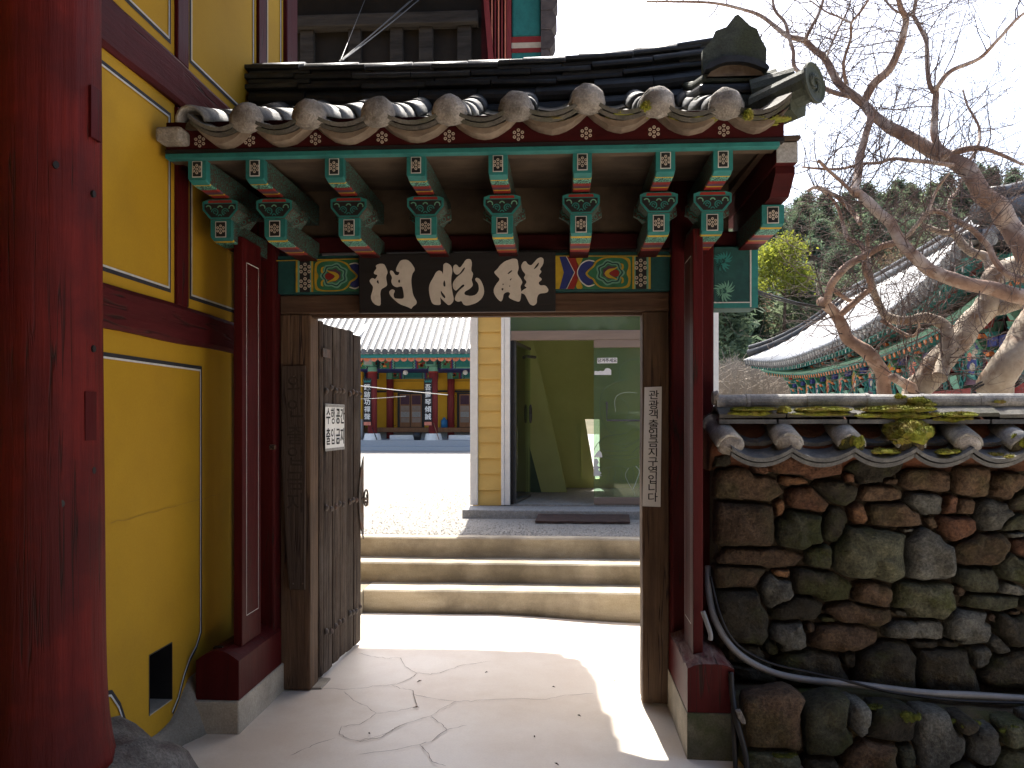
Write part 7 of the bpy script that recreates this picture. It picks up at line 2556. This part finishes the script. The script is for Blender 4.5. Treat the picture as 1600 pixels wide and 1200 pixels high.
# ------------------------------------------------------------------ trees on the hill
def conifer(seed, h, w, m, clumps):
    r = random.Random(seed)
    tb = MB().tube([(0, 0, -.5), (r.uniform(-.1, .1), 0, h * .5), (0, 0, h * .97)], [h * .022, h * .014, .02], 7)
    b = MB()
    for _ in range(clumps):
        f = r.random() ** .8
        z = h * (.16 + .84 * f)
        rad = w * (1 - f) ** .75 * (.55 + .45 * r.random()) * (1 + .35 * math.sin(f * 25 + seed))
        a = r.uniform(0, 6.283)
        c = Vector((rad * math.cos(a), rad * math.sin(a), z - rad * .18))
        s = h * r.uniform(.028, .055)
        for _k in range(7):
            d = Vector((r.gauss(math.cos(a) * .7, .8), r.gauss(math.sin(a) * .7, .8), r.gauss(-.05, .5))).normalized()
            e = d.cross(Vector((r.gauss(0, 1), r.gauss(0, 1), r.gauss(0, 1)))).normalized()
            p = c + Vector((r.gauss(0, s), r.gauss(0, s), r.gauss(0, s * .6)))
            b.face([p - e * s * .28, p + d * s * 1.3, p + e * s * .28])
    return tb.mesh('trunk', M['pine_bark'], True), b.mesh('crown', M[m])


def roundtree(seed, h, w, m, n):
    r = random.Random(seed)
    tb = MB().tube([(0, 0, -.5), (0.1, 0, h * .35), (0, .1, h * .8)], [h * .022, h * .016, .03], 7)
    for k in range(7):
        a = k * 2.4
        z = h * (.3 + .06 * k)
        tb.tube([(0, 0, z), (w * .4 * math.cos(a), w * .4 * math.sin(a), z + h * .12), (w * .75 * math.cos(a), w * .75 * math.sin(a), z + h * .28)], [.08, .05, .02], 5)
    b = MB()
    cl = []
    for k in range(46):
        a, u = r.uniform(0, 6.283), r.uniform(-.6, 1)
        q = math.sqrt(max(0, 1 - (u * .9) ** 2))
        cl.append(Vector((w * q * math.cos(a) * r.uniform(.4, 1), w * q * math.sin(a) * r.uniform(.4, 1), h * .62 + u * h * .36)))
    for c in cl:
        for _ in range(n // 46):
            p = c + Vector((r.gauss(0, w * .16), r.gauss(0, w * .16), r.gauss(0, w * .13)))
            s = r.uniform(.07, .16)
            d = Vector((r.gauss(0, 1), r.gauss(0, 1), r.gauss(0, 1))).normalized()
            e = d.cross(Vector((r.gauss(0, 1), r.gauss(0, 1), r.gauss(0, 1)))).normalized()
            b.face([p - d * s, p + e * s * .6, p + d * s, p - e * s * .6])
    return tb.mesh('trunk', M['pine_bark'], True), b.mesh('crown', M[m])


def plant(kind, name, label, cat, x, y, sc, group=None, rz=0.0):
    z = hill_z(x, y) if y > 56 else 0.5
    t = thing(name, label, cat, (x, y, z), group)
    t.scale = (sc, sc, sc)
    t.rotation_euler = (0, 0, rz)
    for me, nm in zip(kind, ('trunk', 'crown')):
        o = bpy.data.objects.new(nm, me)
        COL.objects.link(o)
        o.parent = t
    return t


def build_forest():
    r = random.Random(77)
    dark = [conifer(s, 9.0, 2.6, 'pine', 520) for s in (1, 2, 3)]
    mid = [conifer(s + 10, 8.0, 2.9, 'pine2', 480) for s in (1, 2)]
    rnd_ = [roundtree(21, 7.5, 2.8, 'pine2', 3600), roundtree(22, 7.0, 2.6, 'pine', 3600)]
    bare = [roundtree(31, 7.0, 2.4, 'drybrown', 1500)]
    # rows up the slope, seen between the gate and the hall
    spots = []
    for row in range(17):
        d = 58 + 6.0 * row
        px = 1120 + r.uniform(0, 20)
        while px < 1640:
            X_ = PX(px, d)
            spots.append((X_ + r.uniform(-.9, .9), d + r.uniform(-2.4, 2.4)))
            px += r.uniform(3.1, 4.6) / d * F
    names = {'d': ('pine_tree', 'dark green conifer among others on the wooded hillside', 'tree', 'conifers on the hillside'),
             'm': ('conifer_tree', 'paler green conifer among others on the wooded hillside', 'tree', 'paler conifers on the hillside'),
             'r': ('broadleaf_tree', 'rounded green tree among the hillside conifers', 'tree', 'rounded trees on the hillside'),
             'b': ('dry_tree', 'brownish half-bare tree among the hillside conifers', 'tree', 'brown trees on the hillside')}
    n = 0
    for x, y in spots:
        k = r.choices('dmrb', (4, 3, 2.4, 1.3))[0]
        kind = {'d': dark, 'm': mid, 'r': rnd_, 'b': bare}[k]
        nm = names[k]
        # keep the yellow-green tree clear
        if abs(x - PX(1225, 66)) < 3.2 and 56 < y < 66:
            continue
        plant(r.choice(kind), nm[0], nm[1], nm[2], x, y, r.uniform(.75, 1.25), nm[3], r.uniform(0, 6.28))
        n += 1
    sp = roundtree(41, 6.6, 2.4, 'springleaf', 6000)
    y = 70.0
    p = P(1225, 450, y)
    t = plant(sp, 'spring_tree', 'bright yellow-green young tree glowing on the dark hillside', 'tree', p.x, y, 1.1)
    t.location.z = p.z - 3.2
    # tree line at the left, behind the far hall, and grey shrubs behind the wall
    sb = MB()
    for k in range(900):
        px = r.uniform(1118, 1262)
        d = r.uniform(30, 38)
        c = P(px, 612, d)
        z0 = 0.5
        hgt = (PZ(r.uniform(572, 600) - (14 if px < 1165 else 0), px, d) - z0)
        a = r.uniform(0, 6.28)
        pts = [Vector((c.x, d, z0 + hgt * .3)), Vector((c.x + .25 * math.cos(a), d, z0 + hgt * .65)), Vector((c.x + .6 * math.cos(a), d, z0 + hgt))]
        sb.tube(pts, [.02, .014, .007], 3, cap=False)
        for _ in range(3):
            q = pts[1] + (pts[2] - pts[1]) * r.random()
            sb.tube([q, q + Vector((r.gauss(0, .3), 0, r.gauss(.1, .22)))], [.010, .005], 3, cap=False)
    o = mk(sb, 'dry_shrubs', M['dead'])
    tag(o, 'pale dry shrubs massed behind the stone wall', 'shrubs', kind='stuff')


build_forest()
